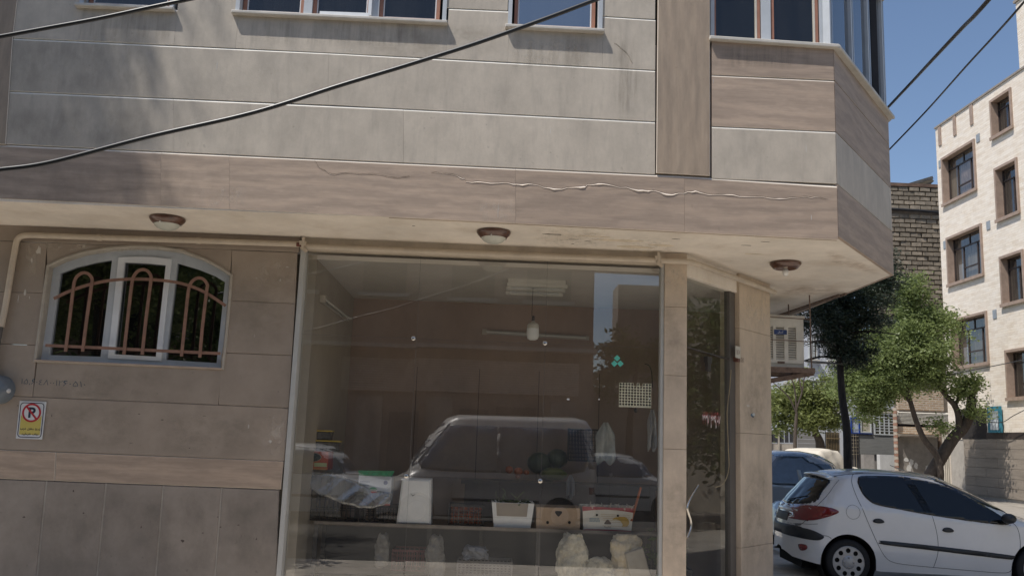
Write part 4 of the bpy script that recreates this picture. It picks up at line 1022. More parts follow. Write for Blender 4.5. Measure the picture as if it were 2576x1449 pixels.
MB().box((x0-.01, yf-.04, zb_-.0), (x0+.07, yf-.01, zb_+.10)).build('float_box', M('dark_bucket', (.09, .08, .08), .6, .2), ac, bevel=.01)
MB().tube([(3.28, yf+.1, zt_), (3.28, yf+.1, zt_+.12)], .01, 6).build('water_tube', rubber, ac)

for o_, zz_ in ((.05, -.02), (.13, -.035)): MB().bar((S1.x-o_, 10.0, SOF+zz_), (3.98-o_, 12.2, SOF+zz_), .022, .022).build('edge_rail', rust, bld)
# ================================================================== OVERHEAD CABLES
cabm = M('black_cable', (.018, .02, .023), .38, .1, spec=.6)
def cable(pts, r, label, Y=None, name='overhead_cable'):
    P = smooth_path(pts, 8)
    return tag(MB().tube(P, r, 8).build(name, cabm), label, 'cable', 'overhead cables')
YC = 4.6
cable([onY(-500, 180, YC), onY(-60, 104, YC), onY(0, 93, YC), onY(120, 71, YC), onY(250, 47, YC), onY(380, 19, YC), onY(490, -4, YC), onY(900, -90, YC)], .0115, 'upper black cable crossing the top left corner in front of the windows')
cable([onY(-500, 490, YC), onY(-60, 436, YC), onY(0, 427, YC), onY(130, 408, YC), onY(380, 343, YC), onY(640, 283, YC), onY(860, 214, YC), onY(1020, 166, YC), onY(1200, 109, YC), onY(1380, 45, YC), onY(1510, -4, YC), onY(1900, -150, YC)], .0125, 'long black cable sagging across the whole stone facade')
wall_pt = Vector((4.13, 9.6, onX(2229, 276, 4.13).z))
a = onX(2228, 277, 4.14); b = onY(2493, -6, 5.0); c = onY(2900, -480, 3.8)
cable([a, onY(2293, 208, 7.9), onY(2345, 152, 6.8), onY(2420, 72, 5.8), b, c], .0135, 'thick black cable against the sky leaving the bay window corner')
a2 = onX(2233, 381, 4.14)
cable([a2, onY(2330, 280, 8.3), onY(2430, 168, 7.0), onY(2500, 92, 6.2), onY(2576, 6, 5.5), onY(2800, -260, 4.5)], .008, 'thin black cable against the sky below the thick one')
st = MB().tube([(4.15, a.y+.3, a.z), tuple(a)], .02, 6)
# ================================================================== GOODS IN THE SHOP
TZ = .945; TY = 8.93
steel = M('dark_shelf_metal', (.06, .055, .05), .5, .2)
shelf = wthing('display_shelf', 'long dark low shelf along the shop glass carrying boxes of produce', 'shelf', (-.2, 9.1, .15))
MB().box((-1.60, TY-.12, TZ-.03), (1.70, TY+.42, TZ)).build('shelf_board', M('shelf_board', (.12, .10, .085), .5, .2, 5), shelf)
MB().box((-1.60, TY-.135, TZ-.02), (1.70, TY-.121, TZ+.008)).build('shelf_edge', M('shelf_edge', (.30, .26, .22), .4, .2), shelf)
for x in (-1.58, -.5, .55, 1.66): MB().box((x-.02, TY-.1, .15), (x+.02, TY-.06, TZ-.031)).build('leg', steel, shelf)
for x in (-1.58, .0, 1.66): MB().box((x-.02, TY+.35, .15), (x+.02, TY+.39, TZ-.031)).build('leg', steel, shelf)
MB().box((-1.56, TY-.02, .45), (1.64, TY+.36, .47)).build('lower_board', steel, shelf)
MB().box((-1.60, TY+.40, .16), (1.70, TY+.42, TZ-.031)).build('shade_board', rubber, shelf)  # black board added so the space under the shelf goes dark
def X_(px, py, Y=TY): return onY(px, py, Y).x
def Z_(px, py, Y=TY): return onY(px, py, Y).z
card = M('kraft_cardboard', (.50, .36, .24), .75, .08, 5, streak=.15); foam = M('white_foam', (.82, .82, .80), .7, .05, 8, bump=.1)
def open_box(root, x0, x1, y0, y1, z0, z1, mat, t=.008, taper=0.0, name='box_shell'):
    mb = MB(); b0 = [(x0+taper, y0+taper), (x1-taper, y0+taper), (x1-taper, y1-taper), (x0+taper, y1-taper)]; b1 = [(x0, y0), (x1, y0), (x1, y1), (x0, y1)]
    def ins(p, d): cx, cy = (x0+x1)/2, (y0+y1)/2; return (p[0]+math.copysign(d, cx-p[0]), p[1]+math.copysign(d, cy-p[1]))
    v = [(*p, z0) for p in b0]+[(*p, z1) for p in b1]+[(*ins(p, t), z1) for p in b1]+[(*ins(p, t), z0+t) for p in b0]
    f = [(3, 2, 1, 0)]
    for i in range(4):
        j = (i+1) % 4; f += [(i, j, j+4, i+4), (i+4, j+4, j+8, i+8), (i+8, j+8, j+12, i+12)]
    f.append((12, 13, 14, 15)); return mb.add(v, f).build(name, mat, root)
holem = M('hole_black', (.012, .01, .01), .9, .05)
def disc(c, r, mat, par, name='hole', n=18, y=None, rz=None):
    return MB().add([(c[0]+r*math.cos(2*math.pi*i/n), c[1], c[2]+(rz or r)*math.sin(2*math.pi*i/n)) for i in range(n)], [tuple(range(n))]).build(name, mat, par)
# kraft box
x0, x1 = X_(1348, 1300), X_(1457, 1300); z1 = TZ+.205
kb = wthing('cardboard_box', 'plain brown cardboard box with three hand holes between foam tub and banana box', 'box', ((x0+x1)/2, TY+.15, TZ))
open_box(kb, x0, x1, TY-.09, TY+.28, TZ+.002, z1, card)
hc = (X_(1403, 1290), TY-.0925, Z_(1403, 1289))
MB().add([(hc[0]+a, hc[1], hc[2]+b) for a, b in ((-.034, .016), (-.026, .024), (.026, .024), (.034, .016), (.034, .006), (.012, -.02), (0, -.03), (-.012, -.02), (-.034, .006))], [tuple(range(9))]).build('hand_hole', holem, kb)
for px in (1376, 1430): disc((X_(px, 1310), TY-.0925, Z_(px, 1311)), .0145, holem, kb)
# banana box
x0, x1 = X_(1462, 1300), X_(1590, 1300); z1 = TZ+.225
bb = wthing('banana_box', 'red and white banana box with garlic heads on top, right end of shelf', 'box', ((x0+x1)/2, TY+.15, TZ))
bwm = M('box_white', (.78, .74, .64), .6, .06, 6)
open_box(bb, x0, x1, TY-.09, TY+.26, TZ+.002, z1, bwm, taper=.018)
def fb(u, v, d=.0015):      # point on the tapered front face, u,v 0..1
    t = .018*(1-v); return Vector((lin(x0+t, x1-t, u), TY-.09+t-d, lin(TZ+.002, z1, v)))
bred = M('box_red', (.38, .05, .06), .5, .06)
top = [fb(0, 1), fb(1, 1)]+[fb(1-i/10, .80+.10*math.sin(math.pi*i/10)) for i in range(11)]
MB().add(top, [tuple(range(len(top)))]).build('red_band', bred, bb)
bt = [fb(.0, .0, .0015), fb(1, 0), fb(1, .03)]+[fb(1-i/10, .03+.03*math.sin(math.pi*i/10)) for i in range(11)]
MB().add(bt, [tuple(range(len(bt)))]).build('red_band', bred, bb)
ym = M('banana_yellow', (.60, .38, .06), .5, .1, 20)
stripes = MB()
for v, u0 in ((.70, .36), (.62, .36), (.54, .40), (.46, .40), (.38, .45), (.22, .4)): stripes.add([fb(u0, v, .0012), fb(.94, v, .0012), fb(.94, v-.012, .0012), fb(u0, v-.012, .0012)], [(0, 3, 2, 1)])
stripes.build('yellow_stripes', M('stripe_yellow', (.55, .36, .12), .6, .1), bb)
for k_, (du, dv) in enumerate(((0, 0), (.06, .02), (.12, .03))):
    P = [fb(.60+du+.03*0, .50+dv, .003), fb(.66+du, .54+dv, .003), fb(.74+du, .52+dv*.5, .003), fb(.80+du*.9, .42, .003), fb(.83+du*.6, .28, .003), fb(.80+du*.6, .20, .003)]
    rr_ = [.004, .009, .012, .012, .010, .004]; Q = smooth_path(P, 3); 
    mbb = MB(); vs = []; n = len(Q)
    for i, p in enumerate(Q):
        t = (Q[min(i+1, n-1)]-Q[max(i-1, 0)]).normalized(); nn = Vector((-t.z, 0, t.x)); w = .004+.010*math.sin(math.pi*i/(n-1)); vs += [p+nn*w-Vector((0, .0006*k_, 0)), p-nn*w-Vector((0, .0006*k_, 0))]
    MB().add(vs, [(2*i, 2*i+1, 2*i+3, 2*i+2) for i in range(n-1)]).build('banana_print', ym, bb)
for u in (.28, .70):
    c = fb(u, .66, .003); disc((c.x, c.y, c.z), .0115, holem, bb)
c = fb(.50, .38, .003); MB().add([(c.x+a, c.y, c.z+b) for a, b in ((-.034, -.012), (-.03, -.022), (.028, -.022), (.034, -.01), (.012, .016), (.0, .022), (-.014, .014))], [tuple(range(7))]).build('hand_hole', M('hole_brown', (.10, .06, .045), .8, .3, 30), bb)
c = fb(.50, .16, .0022); lettering('Nayfed', 'box_lettering', M('print_grey', (.12, .12, .12), .6, .05), bb, c, (1, 0, 0), (0, 0, 1), height=.022, bold=.0)
bl = M('print_blue', (.12, .25, .33), .6, .1); pb_ = MB(); rr = random.Random(5)
for v in (.52, .46, .40):
    u = .13
    while u < .32:
        w = rr.uniform(.008, .02); pb_.add([fb(u, v, .002), fb(u+w, v, .002), fb(u+w, v-.035, .002), fb(u, v-.035, .002)], [(0, 3, 2, 1)]); u += w+.006
pb_.build('small_print', bl, bb)
garl = M('garlic_skin', (.55, .48, .38), .6, .15, 20, rnd=.15)
rr = random.Random(9); proto = None
for i in range(16):
    gx = lin(x0+.03, x1-.03, (i % 8)/7)+rr.uniform(-.01, .01); gy = TY-.05+.09*(i//8)+rr.uniform(-.02, .02); gz_ = z1-.008+rr.uniform(-.008, .012)
    if proto is None:
        proto = MB().lathe([(0, -.022), (.018, -.02), (.028, -.006), (.027, .006), (.015, .02), (.005, .03), (.004, .05), (0, .052)], (0, 0, 0), (0, 0, 1), 10).build('garlic_bulb', garl)
        g_ = proto
    else: g_ = proto.copy(); COL.objects.link(g_)
    g_.location = (gx, gy, gz_); g_.rotation_euler = (rr.uniform(-1.2, 1.2), rr.uniform(-1.2, 1.2), rr.uniform(0, 6))
    tag(g_, 'garlic bulb heaped in the red and white banana box', 'garlic', 'garlic bulbs in the banana box')
# foam tub with brown sheet and herbs
x0, x1 = X_(1236, 1290), X_(1342, 1290)
ft = wthing('foam_box', 'white foam box with brown card front and wilted herbs left of the plain cardboard box', 'foam box', ((x0+x1)/2, TY+.15, TZ))
z1 = TZ+.235
open_box(ft, x0, x1, TY-.10, TY+.26, TZ+.002, z1, foam, t=.02, taper=.028)
def ff(u, v, d=.004): t = .028*(1-v); return Vector((lin(x0+t, x1-t, u), TY-.10+t-d, lin(TZ+.002, z1, v)))
MB().slab([ff(.10, .99), ff(.86, .99), ff(.86, .46), ff(.10, .46)], FN, .003).build('card_sheet', M('grey_card', (.36, .31, .25), .7, .06), ft)
herb = leaf_mat('herb_green', (.03, .06, .015), (.10, .15, .05)); stalk = M('herb_stalk', (.13, .16, .06), .6, .1)
hr = wthing('herb_bunch', 'wilted green herbs with bare stalks standing in the foam box', 'herbs', ((x0+x1)/2, TY+.1, z1-.03))
rr = random.Random(4); hm = MB()
for i in range(9):
    bx_ = rr.uniform(x0+.04, x1-.05); by = TY+rr.uniform(-.03, .15); P = [Vector((bx_, by, z1-.05))]
    for k_ in range(4): P.append(P[-1]+Vector((rr.uniform(-.05, .05), rr.uniform(-.02, .02), rr.uniform(.01, .055))))
    hm.tube(smooth_path(P, 3), .004, 5)
hm.build('stalks', stalk, hr)
def leaves(mb, c, n, s, spread, rr, flat=.5):
    for _ in range(n):
        p = Vector((c[0]+rr.gauss(0, spread[0]), c[1]+rr.gauss(0, spread[1]), c[2]+rr.gauss(0, spread[2])))
        a = Vector((rr.gauss(0, 1), rr.gauss(0, 1), rr.gauss(0, flat))).normalized()*s*rr.uniform(.6, 1.2); b = a.cross(Vector((rr.gauss(0, 1), rr.gauss(0, 1), rr.gauss(0, 1)))).normalized()*s*.45
        mb.add([p-a, p+b, p+a, p-b], [(0, 1, 2, 3)])
lm = MB(); leaves(lm, ((x0+x1)/2, TY+.06, z1+.0), 120, .02, (.08, .06, .012), rr); leaves(lm, (x1-.08, TY+.0, z1+.01), 50, .018, (.025, .03, .014), rr)
tag(lm.build('leaf_mass', herb, hr), kind='stuff')
# upright foam box
x0, x1 = X_(1005, 1260), X_(1086, 1260)
fu = wthing('foam_box', 'tall white foam box standing on end beside the green and white carton', 'foam box', ((x0+x1)/2, TY+.1, TZ))
MB().slab([(x0-.012, TY-.10, TZ+.002), (x1+.008, TY-.10, TZ+.002), (x1-.012, TY-.11, Z_(1045, 1203)), (x0+.022, TY-.11, Z_(1045, 1203))], FN, .28, .018).build('foam_body', foam, fu)
MB().slab([(x0+.11, TY-.1125, Z_(1040, 1239)), (x0+.135, TY-.1125, Z_(1040, 1243)), (x0+.16, TY-.1125, Z_(1040, 1240)), (x0+.135, TY-.1125, Z_(1040, 1246))], FN, .001).build('scratch', M('grey_scratch', (.2, .2, .2), .8), fu)
# green / white carton
x0, x1 = X_(904, 1210), X_(986, 1210); z0 = TZ+.17; z1 = Z_(945, 1196)
gc = wthing('printed_carton', 'white carton with green top band and red base stripe left of the tall foam box', 'carton', ((x0+x1)/2, TY+.1, z0))
open_box(gc, x0, x1, TY-.06, TY+.16, z0, z1, M('carton_white', (.50, .54, .60), .5, .05))
cgr = M('carton_green', (.03, .26, .13), .5, .1); crd = M('carton_red', (.42, .06, .05), .5, .06)
yf2 = TY-.0615
MB().slab([(x0, TY-.06, z1), (x1, TY-.06, z1), (x1+.03, TY-.10, z1+.055), (x0-.005, TY-.09, z1+.05)], (0, -.8, .4), .003).build('carton_flap', cgr, gc)
for i, u in enumerate((.2, .5, .8)): MB().add([(lin(x0, x1, u)+.028*math.cos(2*math.pi*j/16), TY-.082, z1+.022+.02*math.sin(2*math.pi*j/16)) for j in range(16)], [tuple(range(16))]).build('flap_circle', M('carton_green_light', (.04, .33, .16), .5, .1), gc)
P = [Vector((lin(x0, x1, i/10), yf2, z0+.012+.028*math.sin(math.pi*min(1, i/7)))) for i in range(11)]
MB().add(P+[Vector((x1, yf2, z0+.0)), Vector((x0, yf2, z0+.0))], [tuple(reversed(range(13)))]).build('red_stripe', crd, gc)
lc = (lin(x0, x1, .46), yf2-.0005, lin(z0, z1, .50)); rx, rz_ = .042, .030
def cap(z0_, z1_, mat, name, d): 
    pts = []
    n = 14
    for i in range(n+1):
        a = lin(z0_, z1_, i/n); pts.append((lc[0]+rx*math.sqrt(max(0, 1-a*a)), lc[1]-d, lc[2]+rz_*a))
    for i in range(n+1):
        a = lin(z1_, z0_, i/n); pts.append((lc[0]-rx*math.sqrt(max(0, 1-a*a)), lc[1]-d, lc[2]+rz_*a))
    MB().add(pts, [tuple(range(len(pts)))]).build(name, mat, gc)
cap(.3, 1, cgr, 'logo_green', 0); cap(-.3, .3, M('logo_white', (.6, .62, .62), .5), 'logo_white', 0); cap(-1, -.3, crd, 'logo_red', 0)
lgm = MB()
for a_, w_, h_ in ((-.022, .008, .010), (-.010, .010, .007), (.004, .006, .011), (.015, .009, .008)): lgm.add([(lc[0]+a_, lc[1]-.001, lc[2]-h_/2), (lc[0]+a_+w_, lc[1]-.001, lc[2]-h_/2), (lc[0]+a_+w_, lc[1]-.001, lc[2]+h_/2), (lc[0]+a_, lc[1]-.001, lc[2]+h_/2)], [(0, 1, 2, 3)])
lgm.build('small_print', M('logo_dark', (.05, .07, .1), .5), gc)
disc((lin(x0, x1, .83), yf2-.001, lin(z0, z1, .78)), .021, M('logo_blue', (.04, .07, .22), .4), gc, 'round_seal')
lp = MB(); rr = random.Random(2)
for v in (.80, .68):
    u = .05
    while u < .33: w = rr.uniform(.02, .04); lp.add([(lin(x0, x1, u), yf2-.0006, lin(z0, z1, v)), (lin(x0, x1, u+w), yf2-.0006, lin(z0, z1, v)), (lin(x0, x1, u+w), yf2-.0006, lin(z0, z1, v)-.006), (lin(x0, x1, u), yf2-.0006, lin(z0, z1, v)-.006)], [(0, 3, 2, 1)]); u += w+.012
lp.build('small_print', M('print_navy', (.08, .1, .2), .5), gc)
# crate carrying the carton
def crate(name, label, cat, x0, x1, y0, y1, z0, z1, mat, group=None, nv=7, nh=4, t=.008):
    c = wthing(name, label, cat, ((x0+x1)/2, (y0+y1)/2, z0), group)
    for nm, (p, q, ax) in {'front_side': ((x0, y0), (x1, y0), 0), 'back_side': ((x0, y1-t), (x1, y1-t), 0), 'left_side': ((x0, y0+t), (x0, y1-t), 1), 'right_side': ((x1-t, y0+t), (x1-t, y1-t), 1)}.items():
        mb = MB(); L = (q[0]-p[0]) if ax == 0 else (q[1]-p[1])
        def bx(u0, u1, a, b):
            if ax == 0: mb.box((p[0]+u0, p[1], a), (p[0]+u1, p[1]+t, b))
            else: mb.box((p[0], p[1]+u0, a), (p[0]+t, p[1]+u1, b))
        bx(0, L, z1-.02, z1); bx(0, L, z0, z0+.015)
        for i in range(nv+1): u = (L-.012)*i/nv; bx(u, u+.012, z0+.016, z1-.021)
        for i in range(1, nh): zz_ = lin(z0, z1, i/nh); 
        mb.build('side_grid', mat, c)
        mb = MB()
        for i in range(1, nh):
            zz_ = lin(z0, z1, i/nh)
            if ax == 0: mb.box((p[0]+.003, p[1]+.001, zz_-.004), (q[0]-.003, p[1]+t-.001, zz_+.004))
            else: mb.box((p[0]+.001, p[1]+.003, zz_-.004), (p[0]+t-.001, q[1]-.003, zz_+.004))
        mb.build('side_rib', mat, c)
    MB().box((x0+t, y0+t, z0+.002), (x1-t, y1-t, z0+.01)).build('crate_floor', mat, c)
    return c
blk = M('crate_black', (.018, .018, .02), .4, .1); redc = M('crate_red', (.16, .03, .035), .45, .1); gryc = M('crate_grey', (.20, .19, .18), .5, .1)
crate('plastic_crate', 'black plastic crate full of tomatoes behind the glass, left of the brown foam box', 'crate', X_(1128, 1290), X_(1218, 1290), TY-.08, TY+.24, TZ+.002, TZ+.20, blk, 'plastic crates')
crate('plastic_crate', 'dark crate under the green and white carton', 'crate', X_(905, 1290), X_(998, 1290), TY-.04, TY+.26, TZ+.002, TZ+.165, blk, 'plastic crates')
crate('plastic_crate', 'wide dark crate under the grey plastic sheet at left end of shelf', 'crate', X_(735, 1290), X_(895, 1290), TY-.02, TY+.28, TZ+.002, Z_(800, 1200), blk, 'plastic crates')
crate('plastic_crate', 'dull red crate on the floor under the shelf', 'crate', X_(985, 1400), X_(1075, 1400), TY+.0, TY+.3, .5, .5+.20, redc, 'plastic crates')
crate('plastic_crate', 'grey mesh crate on the floor under the tomato crate', 'crate', X_(1150, 1400), X_(1290, 1400), TY-.02, TY+.28, .47+.003, .62, gryc, 'plastic crates', nv=14, nh=6)
tom = M('tomato_red', (.42, .09, .03), .35, .15, 10, rnd=.2)
tp = None; rr = random.Random(8); xa, xb = X_(1134, 1290), X_(1212, 1290)
for i in range(36):
    if tp is None: tp = MB().lathe([(0, -.022), (.02, -.02), (.029, -.002), (.024, .018), (.008, .024), (0, .021)], (0, 0, 0), (0, 0, 1), 10).build('tomato', tom); t_ = tp
    else: t_ = tp.copy(); COL.objects.link(t_)
    t_.location = (lin(xa+.03, xb-.03, (i % 6)/5)+rr.uniform(-.006, .006), TY-.035+.06*((i//18)), TZ+.045+.055*((i//6) % 3)); t_.rotation_euler = (rr.uniform(-1, 1), rr.uniform(-1, 1), 0)
    tag(t_, 'tomato packed in the black crate behind the glass', 'tomato', 'tomatoes in the black crate')
# orange fruit carton with plastic tubs
x0, x1 = X_(739, 1160), X_(825, 1160); z0 = Z_(780, 1180); z1 = Z_(780, 1134)
oc = wthing('fruit_carton', 'orange red fruit carton with oval picture under the yellow lidded tubs', 'carton', ((x0+x1)/2, TY+.1, z0))
orr = M('carton_orange', (.42, .085, .03), .5, .1, 6)
MB().box((x0, TY-.03, z0), (X_(826, 1160), TY+.27, z1)).build('carton_body', orr, oc, bevel=.003)
MB().box((x0, TY-.0325, z0+.001), (x1, TY-.0315, z0+.018)).build('carton_base_stripe', M('stripe_ochre', (.45, .2, .06), .5), oc)
disc((X_(788, 1149), TY-.0335, Z_(788, 1149)), .088, M('oval_rim', (.30, .22, .14), .5), oc, 'oval_print', rz=.045)
disc((X_(788, 1149), TY-.0345, Z_(788, 1149)), .080, M('oval_green', (.06, .07, .04), .5, .5, 30), oc, 'oval_print', rz=.039)
a_ = (X_(792, 1165), Z_(792, 1163)); b_ = (X_(823, 1175), Z_(823, 1174)); MB().box((a_[0], TY-.0340, b_[1]), (b_[0], TY-.0325, a_[1])).build('pale_label', M('label_green', (.36, .42, .22), .5, .1), oc)
MB().add([(X_(762, 1160)+a, TY-.034, Z_(762, 1160)+b) for a, b in ((-.02, -.02), (.02, -.02), (.016, 0), (.012, .03), (-.004, .04), (-.012, .01))], [tuple(range(6))]).build('dark_print', M('dark_print', (.06, .03, .03), .5), oc)
tubc = glass_mat('tub_plastic', (.35, .35, .33), 1.5, .02, .35); ylw = M('lid_yellow', (.55, .40, .05), .4, .08)
def tub(px0, px1, pyt, pyb, dy, label):
    a, b = X_(px0, pyt), X_(px1, pyt); zt2, zb2 = Z_(px0, pyt), Z_(px0, pyb)
    t = wthing('plastic_tub', label, 'tub', ((a+b)/2, TY+.1+dy, zb2), 'yellow lidded tubs')
    MB().slab([(a+.012, TY+dy, zb2+.001), (b-.012, TY+dy, zb2+.001), (b, TY+dy-.006, zt2-.014), (a, TY+dy-.006, zt2-.014)], FN, .15, .01).build('tub_body', M('tub_grey', (.10, .10, .095), .25, .3, 14), t)
    MB().box((a-.006, TY+dy-.014, zt2-.0135), (b+.006, TY+dy+.155, zt2)).build('tub_lid', ylw, t, bevel=.004)
tub(794, 833, 1081, 1106, .03, 'small tub with yellow lid, topmost of the tubs'); tub(794, 854, 1106, 1133, .01, 'wide tub with yellow lid under the small one'); tub(770, 792, 1103, 1133, .08, 'dark tub with yellow lid left of the wide one')
# ceiling light, tubes, hanging bulb
cl = wthing('ceiling_fixture', 'white rectangular double tube ceiling fixture in the shop', 'ceiling light', (.46, 9.3, RC)); wf = M('fixture_white', (.68, .66, .60), .4, .05)
MB().box((.17, 8.97, RC-.04), (.76, 9.62, RC-.001)).build('fixture_tray', wf, cl)
for y in (9.0, 9.27, 9.56): MB().box((.16, y-.02, RC-.075), (.78, y+.02, RC-.041)).build('fixture_rib', wf, cl)
for y in (9.13, 9.42): MB().tube([(.2, y, RC-.065), (.73, y, RC-.065)], .014, 8).build('tube_lamp', M('tube_glass', (.55, .56, .54), .2, .03), cl)
def tubelight(p, q, label, n):
    p, q = Vector(p), Vector(q); t = wthing('tube_light', label, 'tube light', tuple((p+q)/2), 'shop tube lights'); o_ = Vector(n)*.03
    MB().bar(p, q, .05, .03, up=n).build('tube_batten', M('batten', (.42, .40, .35), .5, .08), t)
    MB().tube([p+o_+(q-p).normalized()*.04, q+o_-(q-p).normalized()*.04], .013, 8).build('tube_lamp', M('tube_glass2', (.62, .62, .58), .25, .03), t)
    MB().bar(p-(q-p).normalized()*.01+o_*.4, p+(q-p).normalized()*.05+o_*.4, .065, .055, up=n).build('end_cap', M('endcap', (.5, .45, .36), .5, .1), t)
tubelight((-.08, RB-.02, 3.05), (1.21, RB-.02, 3.02), 'long tube light on the brown back wall', (0, -1, 0))
tubelight((RL+.02, 8.6, 3.06), (RL+.02, 10.3, 3.08), 'tube light on the left side wall of the shop', (1, 0, 0))
lb_ = wthing('hanging_bulb', 'large white bulb hanging on a wire in front of the tube light', 'bulb', (.455, 9.1, RC))
q = onY(1341, 726, 9.1); MB().tube([(q.x, 9.1, RC-.045), (q.x-.004, 9.1, Z_(1341, 795, 9.1))], .003, 5).build('bulb_wire', rubber, lb_)
zc_ = Z_(1341, 795, 9.1); xq = onY(1341, 820, 9.1).x
MB().lathe([(0, 0), (.014, 0), (.016, -.05), (.0, -.05)], (xq, 9.1, zc_), (0, 0, 1), 12).build('bulb_socket', rubber, lb_)
MB().lathe([(.012, -.05), (.022, -.066), (.05, -.08), (.062, -.10), (.063, -.13)], (xq, 9.1, zc_), (0, 0, 1), 20).build('bulb_neck', M('bulb_neck', (.6, .58, .5), .3), lb_)
MB().lathe([(.063, -.13), (.064, -.20), (.055, -.235), (.03, -.248), (0, -.25)], (xq, 9.1, zc_), (0, 0, 1), 20).build('bulb', M('bulb_white', (.75, .76, .74), .3, .02), lb_)
# stickers on the glass
def onG(px, py, d=.004): return onY(px, py, GL-d)
tg = wthing('diamond_sticker', 'teal sticker of three small diamonds on the upper right glass', 'sticker', tuple(onG(1553, 910)))
tm = M('teal_film', (.10, .48, .38), .5, .03)
for px, py in ((1552.5, 901), (1545.5, 914.5), (1560.5, 914.5)):
    c = onG(px, py); s_ = .031; MB().slab([c+Vector((s_, 0, 0)), c+Vector((0, 0, s_)), c-Vector((s_, 0, 0)), c-Vector((0, 0, s_))], FN, .001).build('diamond', tm, tg)
for i, (px, py, w, h) in enumerate(((1429, 1004, .022, .012), (1507, 1004, .008, .012), (1634, 1003, .006, .01))):
    c = onG(px, py); rr = random.Random(i+3); MB_ = MB().slab([c+Vector((w*math.cos(k_*1.05)*rr.uniform(.6, 1), 0, h*math.sin(k_*1.05)*rr.uniform(.6, 1))) for k_ in range(6)], FN, .001)
    tag(MB_.build('paper_scrap', M('paper_scrap', (.62, .64, .64), .7)), ['torn white paper scrap on the glass left of the egg tray', 'tiny paper scrap on the glass between the larger scrap and egg tray', 'tiny dark speck of paper on the glass by the egg tray'][i], 'paper scrap', 'scraps on the glass')
# egg tray: plate with a grid of cups
ca, cb = onG(1557.5, 962, -.03), onG(1638, 1025, -.03)
et = wthing('egg_tray', 'pale egg tray with rows of round dimples held against the glass', 'egg tray', ((ca.x+cb.x)/2, GL+.03, cb.z))
EW, EH = cb.x-ca.x, ca.z-cb.z; nx_, nz_ = 11, 8
tr_ = MB(); cup = MB(); rr = random.Random(1)
pw, ph = EW/nx_, (EH-.01)/nz_
for j in range(nz_):
    for i in range(nx_):
        if j == nz_-1 and i in (5, 7): continue
        cx, cz2 = ca.x+pw*(i+.5), cb.z+.01+ph*(j+.5); r_ = min(pw, ph)*.40; n = 8
        sq = [(cx-pw/2, cz2-ph/2), (cx, cz2-ph/2), (cx+pw/2, cz2-ph/2), (cx+pw/2, cz2), (cx+pw/2, cz2+ph/2), (cx, cz2+ph/2), (cx-pw/2, cz2+ph/2), (cx-pw/2, cz2)]
        ci = [(cx+r_*math.cos(R(225+45*k_)), cz2+r_*math.sin(R(225+45*k_))) for k_ in range(8)]
        Y0 = GL+.03
        tr_.add([(a, Y0, b) for a, b in sq]+[(a, Y0, b) for a, b in ci], [(k_, (k_+1) % 8, (k_+1) % 8+8, k_+8) for k_ in range(8)])
        cup.add([(a, Y0, b) for a, b in ci]+[(cx+(a-cx)*.6, Y0+.03, cz2+(b-cz2)*.6) for a, b in ci], [(k_, (k_+1) % 8, (k_+1) % 8+8, k_+8) for k_ in range(8)]+[tuple(range(8, 16))])
tr_.box((ca.x, GL+.028, cb.z-.004), (cb.x, GL+.034, cb.z+.0095))
pulp = M('egg_tray_pulp', (.80, .76, .58), .8, .06)
tr_.build('tray_face', pulp, et); tag(cup.build('egg_cups', M('egg_cup_inside', (.14, .13, .10), .9, .1), et), kind='stuff')
c = onG(1599, 1032, -.035); tag(MB().ell((c.x, c.y, c.z), .018, .012, .022, 10, 8, .3, 4).build('suction_cup', rubber), 'small black suction cup under the egg tray', 'suction cup')
# sacks and crumpled bags
def blob(name, label, cat, cx, cy, z0, w, d, h, mat, seed, crum=.18, lean=0.0, top=.4, n=30, m=22, group=None):
    rr = random.Random(seed); ph1 = [rr.uniform(0, 6.28) for _ in range(12)]; vs = []
    for i in range(m+1):
        v = i/m
        prof = (1-abs(2*v-.9)**3*.16)*(1 if v < .7 else lin(1, max(top, .85), ((v-.7)/.3)**1.6)) if v < 1 else top*.8
        if i == 0: prof *= .75
        for j in range(n):
            a = 2*math.pi*j/n
            q = 1+crum*(.45*math.sin(3*a+ph1[0]+v*4)+.35*math.sin(5*a+ph1[1]-v*7)+.3*math.sin(9*a+ph1[2]+v*11)*(.4+v)+.22*math.sin(14*a+ph1[3]+v*17)+.25*math.sin(v*19+ph1[4]+2*a))
            sq = (abs(math.cos(a))**.7*math.copysign(1, math.cos(a)), abs(math.sin(a))**.7*math.copysign(1, math.sin(a)))
            vs.append((cx+lean*v*h+w/2*prof*sq[0]*q, cy+d/2*prof*sq[1]*q, z0+h*v+.03*h*math.sin(2*a+ph1[6])*(v**2)))
    fs = [(i*n+j, i*n+(j+1) % n, (i+1)*n+(j+1) % n, (i+1)*n+j) for i in range(m) for j in range(n)]
    fs += [tuple(reversed(range(n))), tuple(range(m*n, (m+1)*n))]
    o_ = MB().add(vs, fs, True).build(name, mat)
    sb = o_.modifiers.new('sub', 'SUBSURF'); sb.levels = 2; sb.render_levels = 2
    for sc_, st_, ty in ((.28, .09, 'CLOUDS'), (.13, .045, 'CLOUDS'), (.04, .010, 'CLOUDS')):
        tx = bpy.data.textures.new('fold', ty); tx.noise_scale = sc_
        if ty == 'CLOUDS': tx.noise_type = 'HARD_NOISE'
        dp = o_.modifiers.new('fold', 'DISPLACE'); dp.texture = tx; dp.strength = st_*min(1, w/.3); dp.mid_level = .45; dp.texture_coords = 'GLOBAL'
    return tag(o_, label, cat, group)
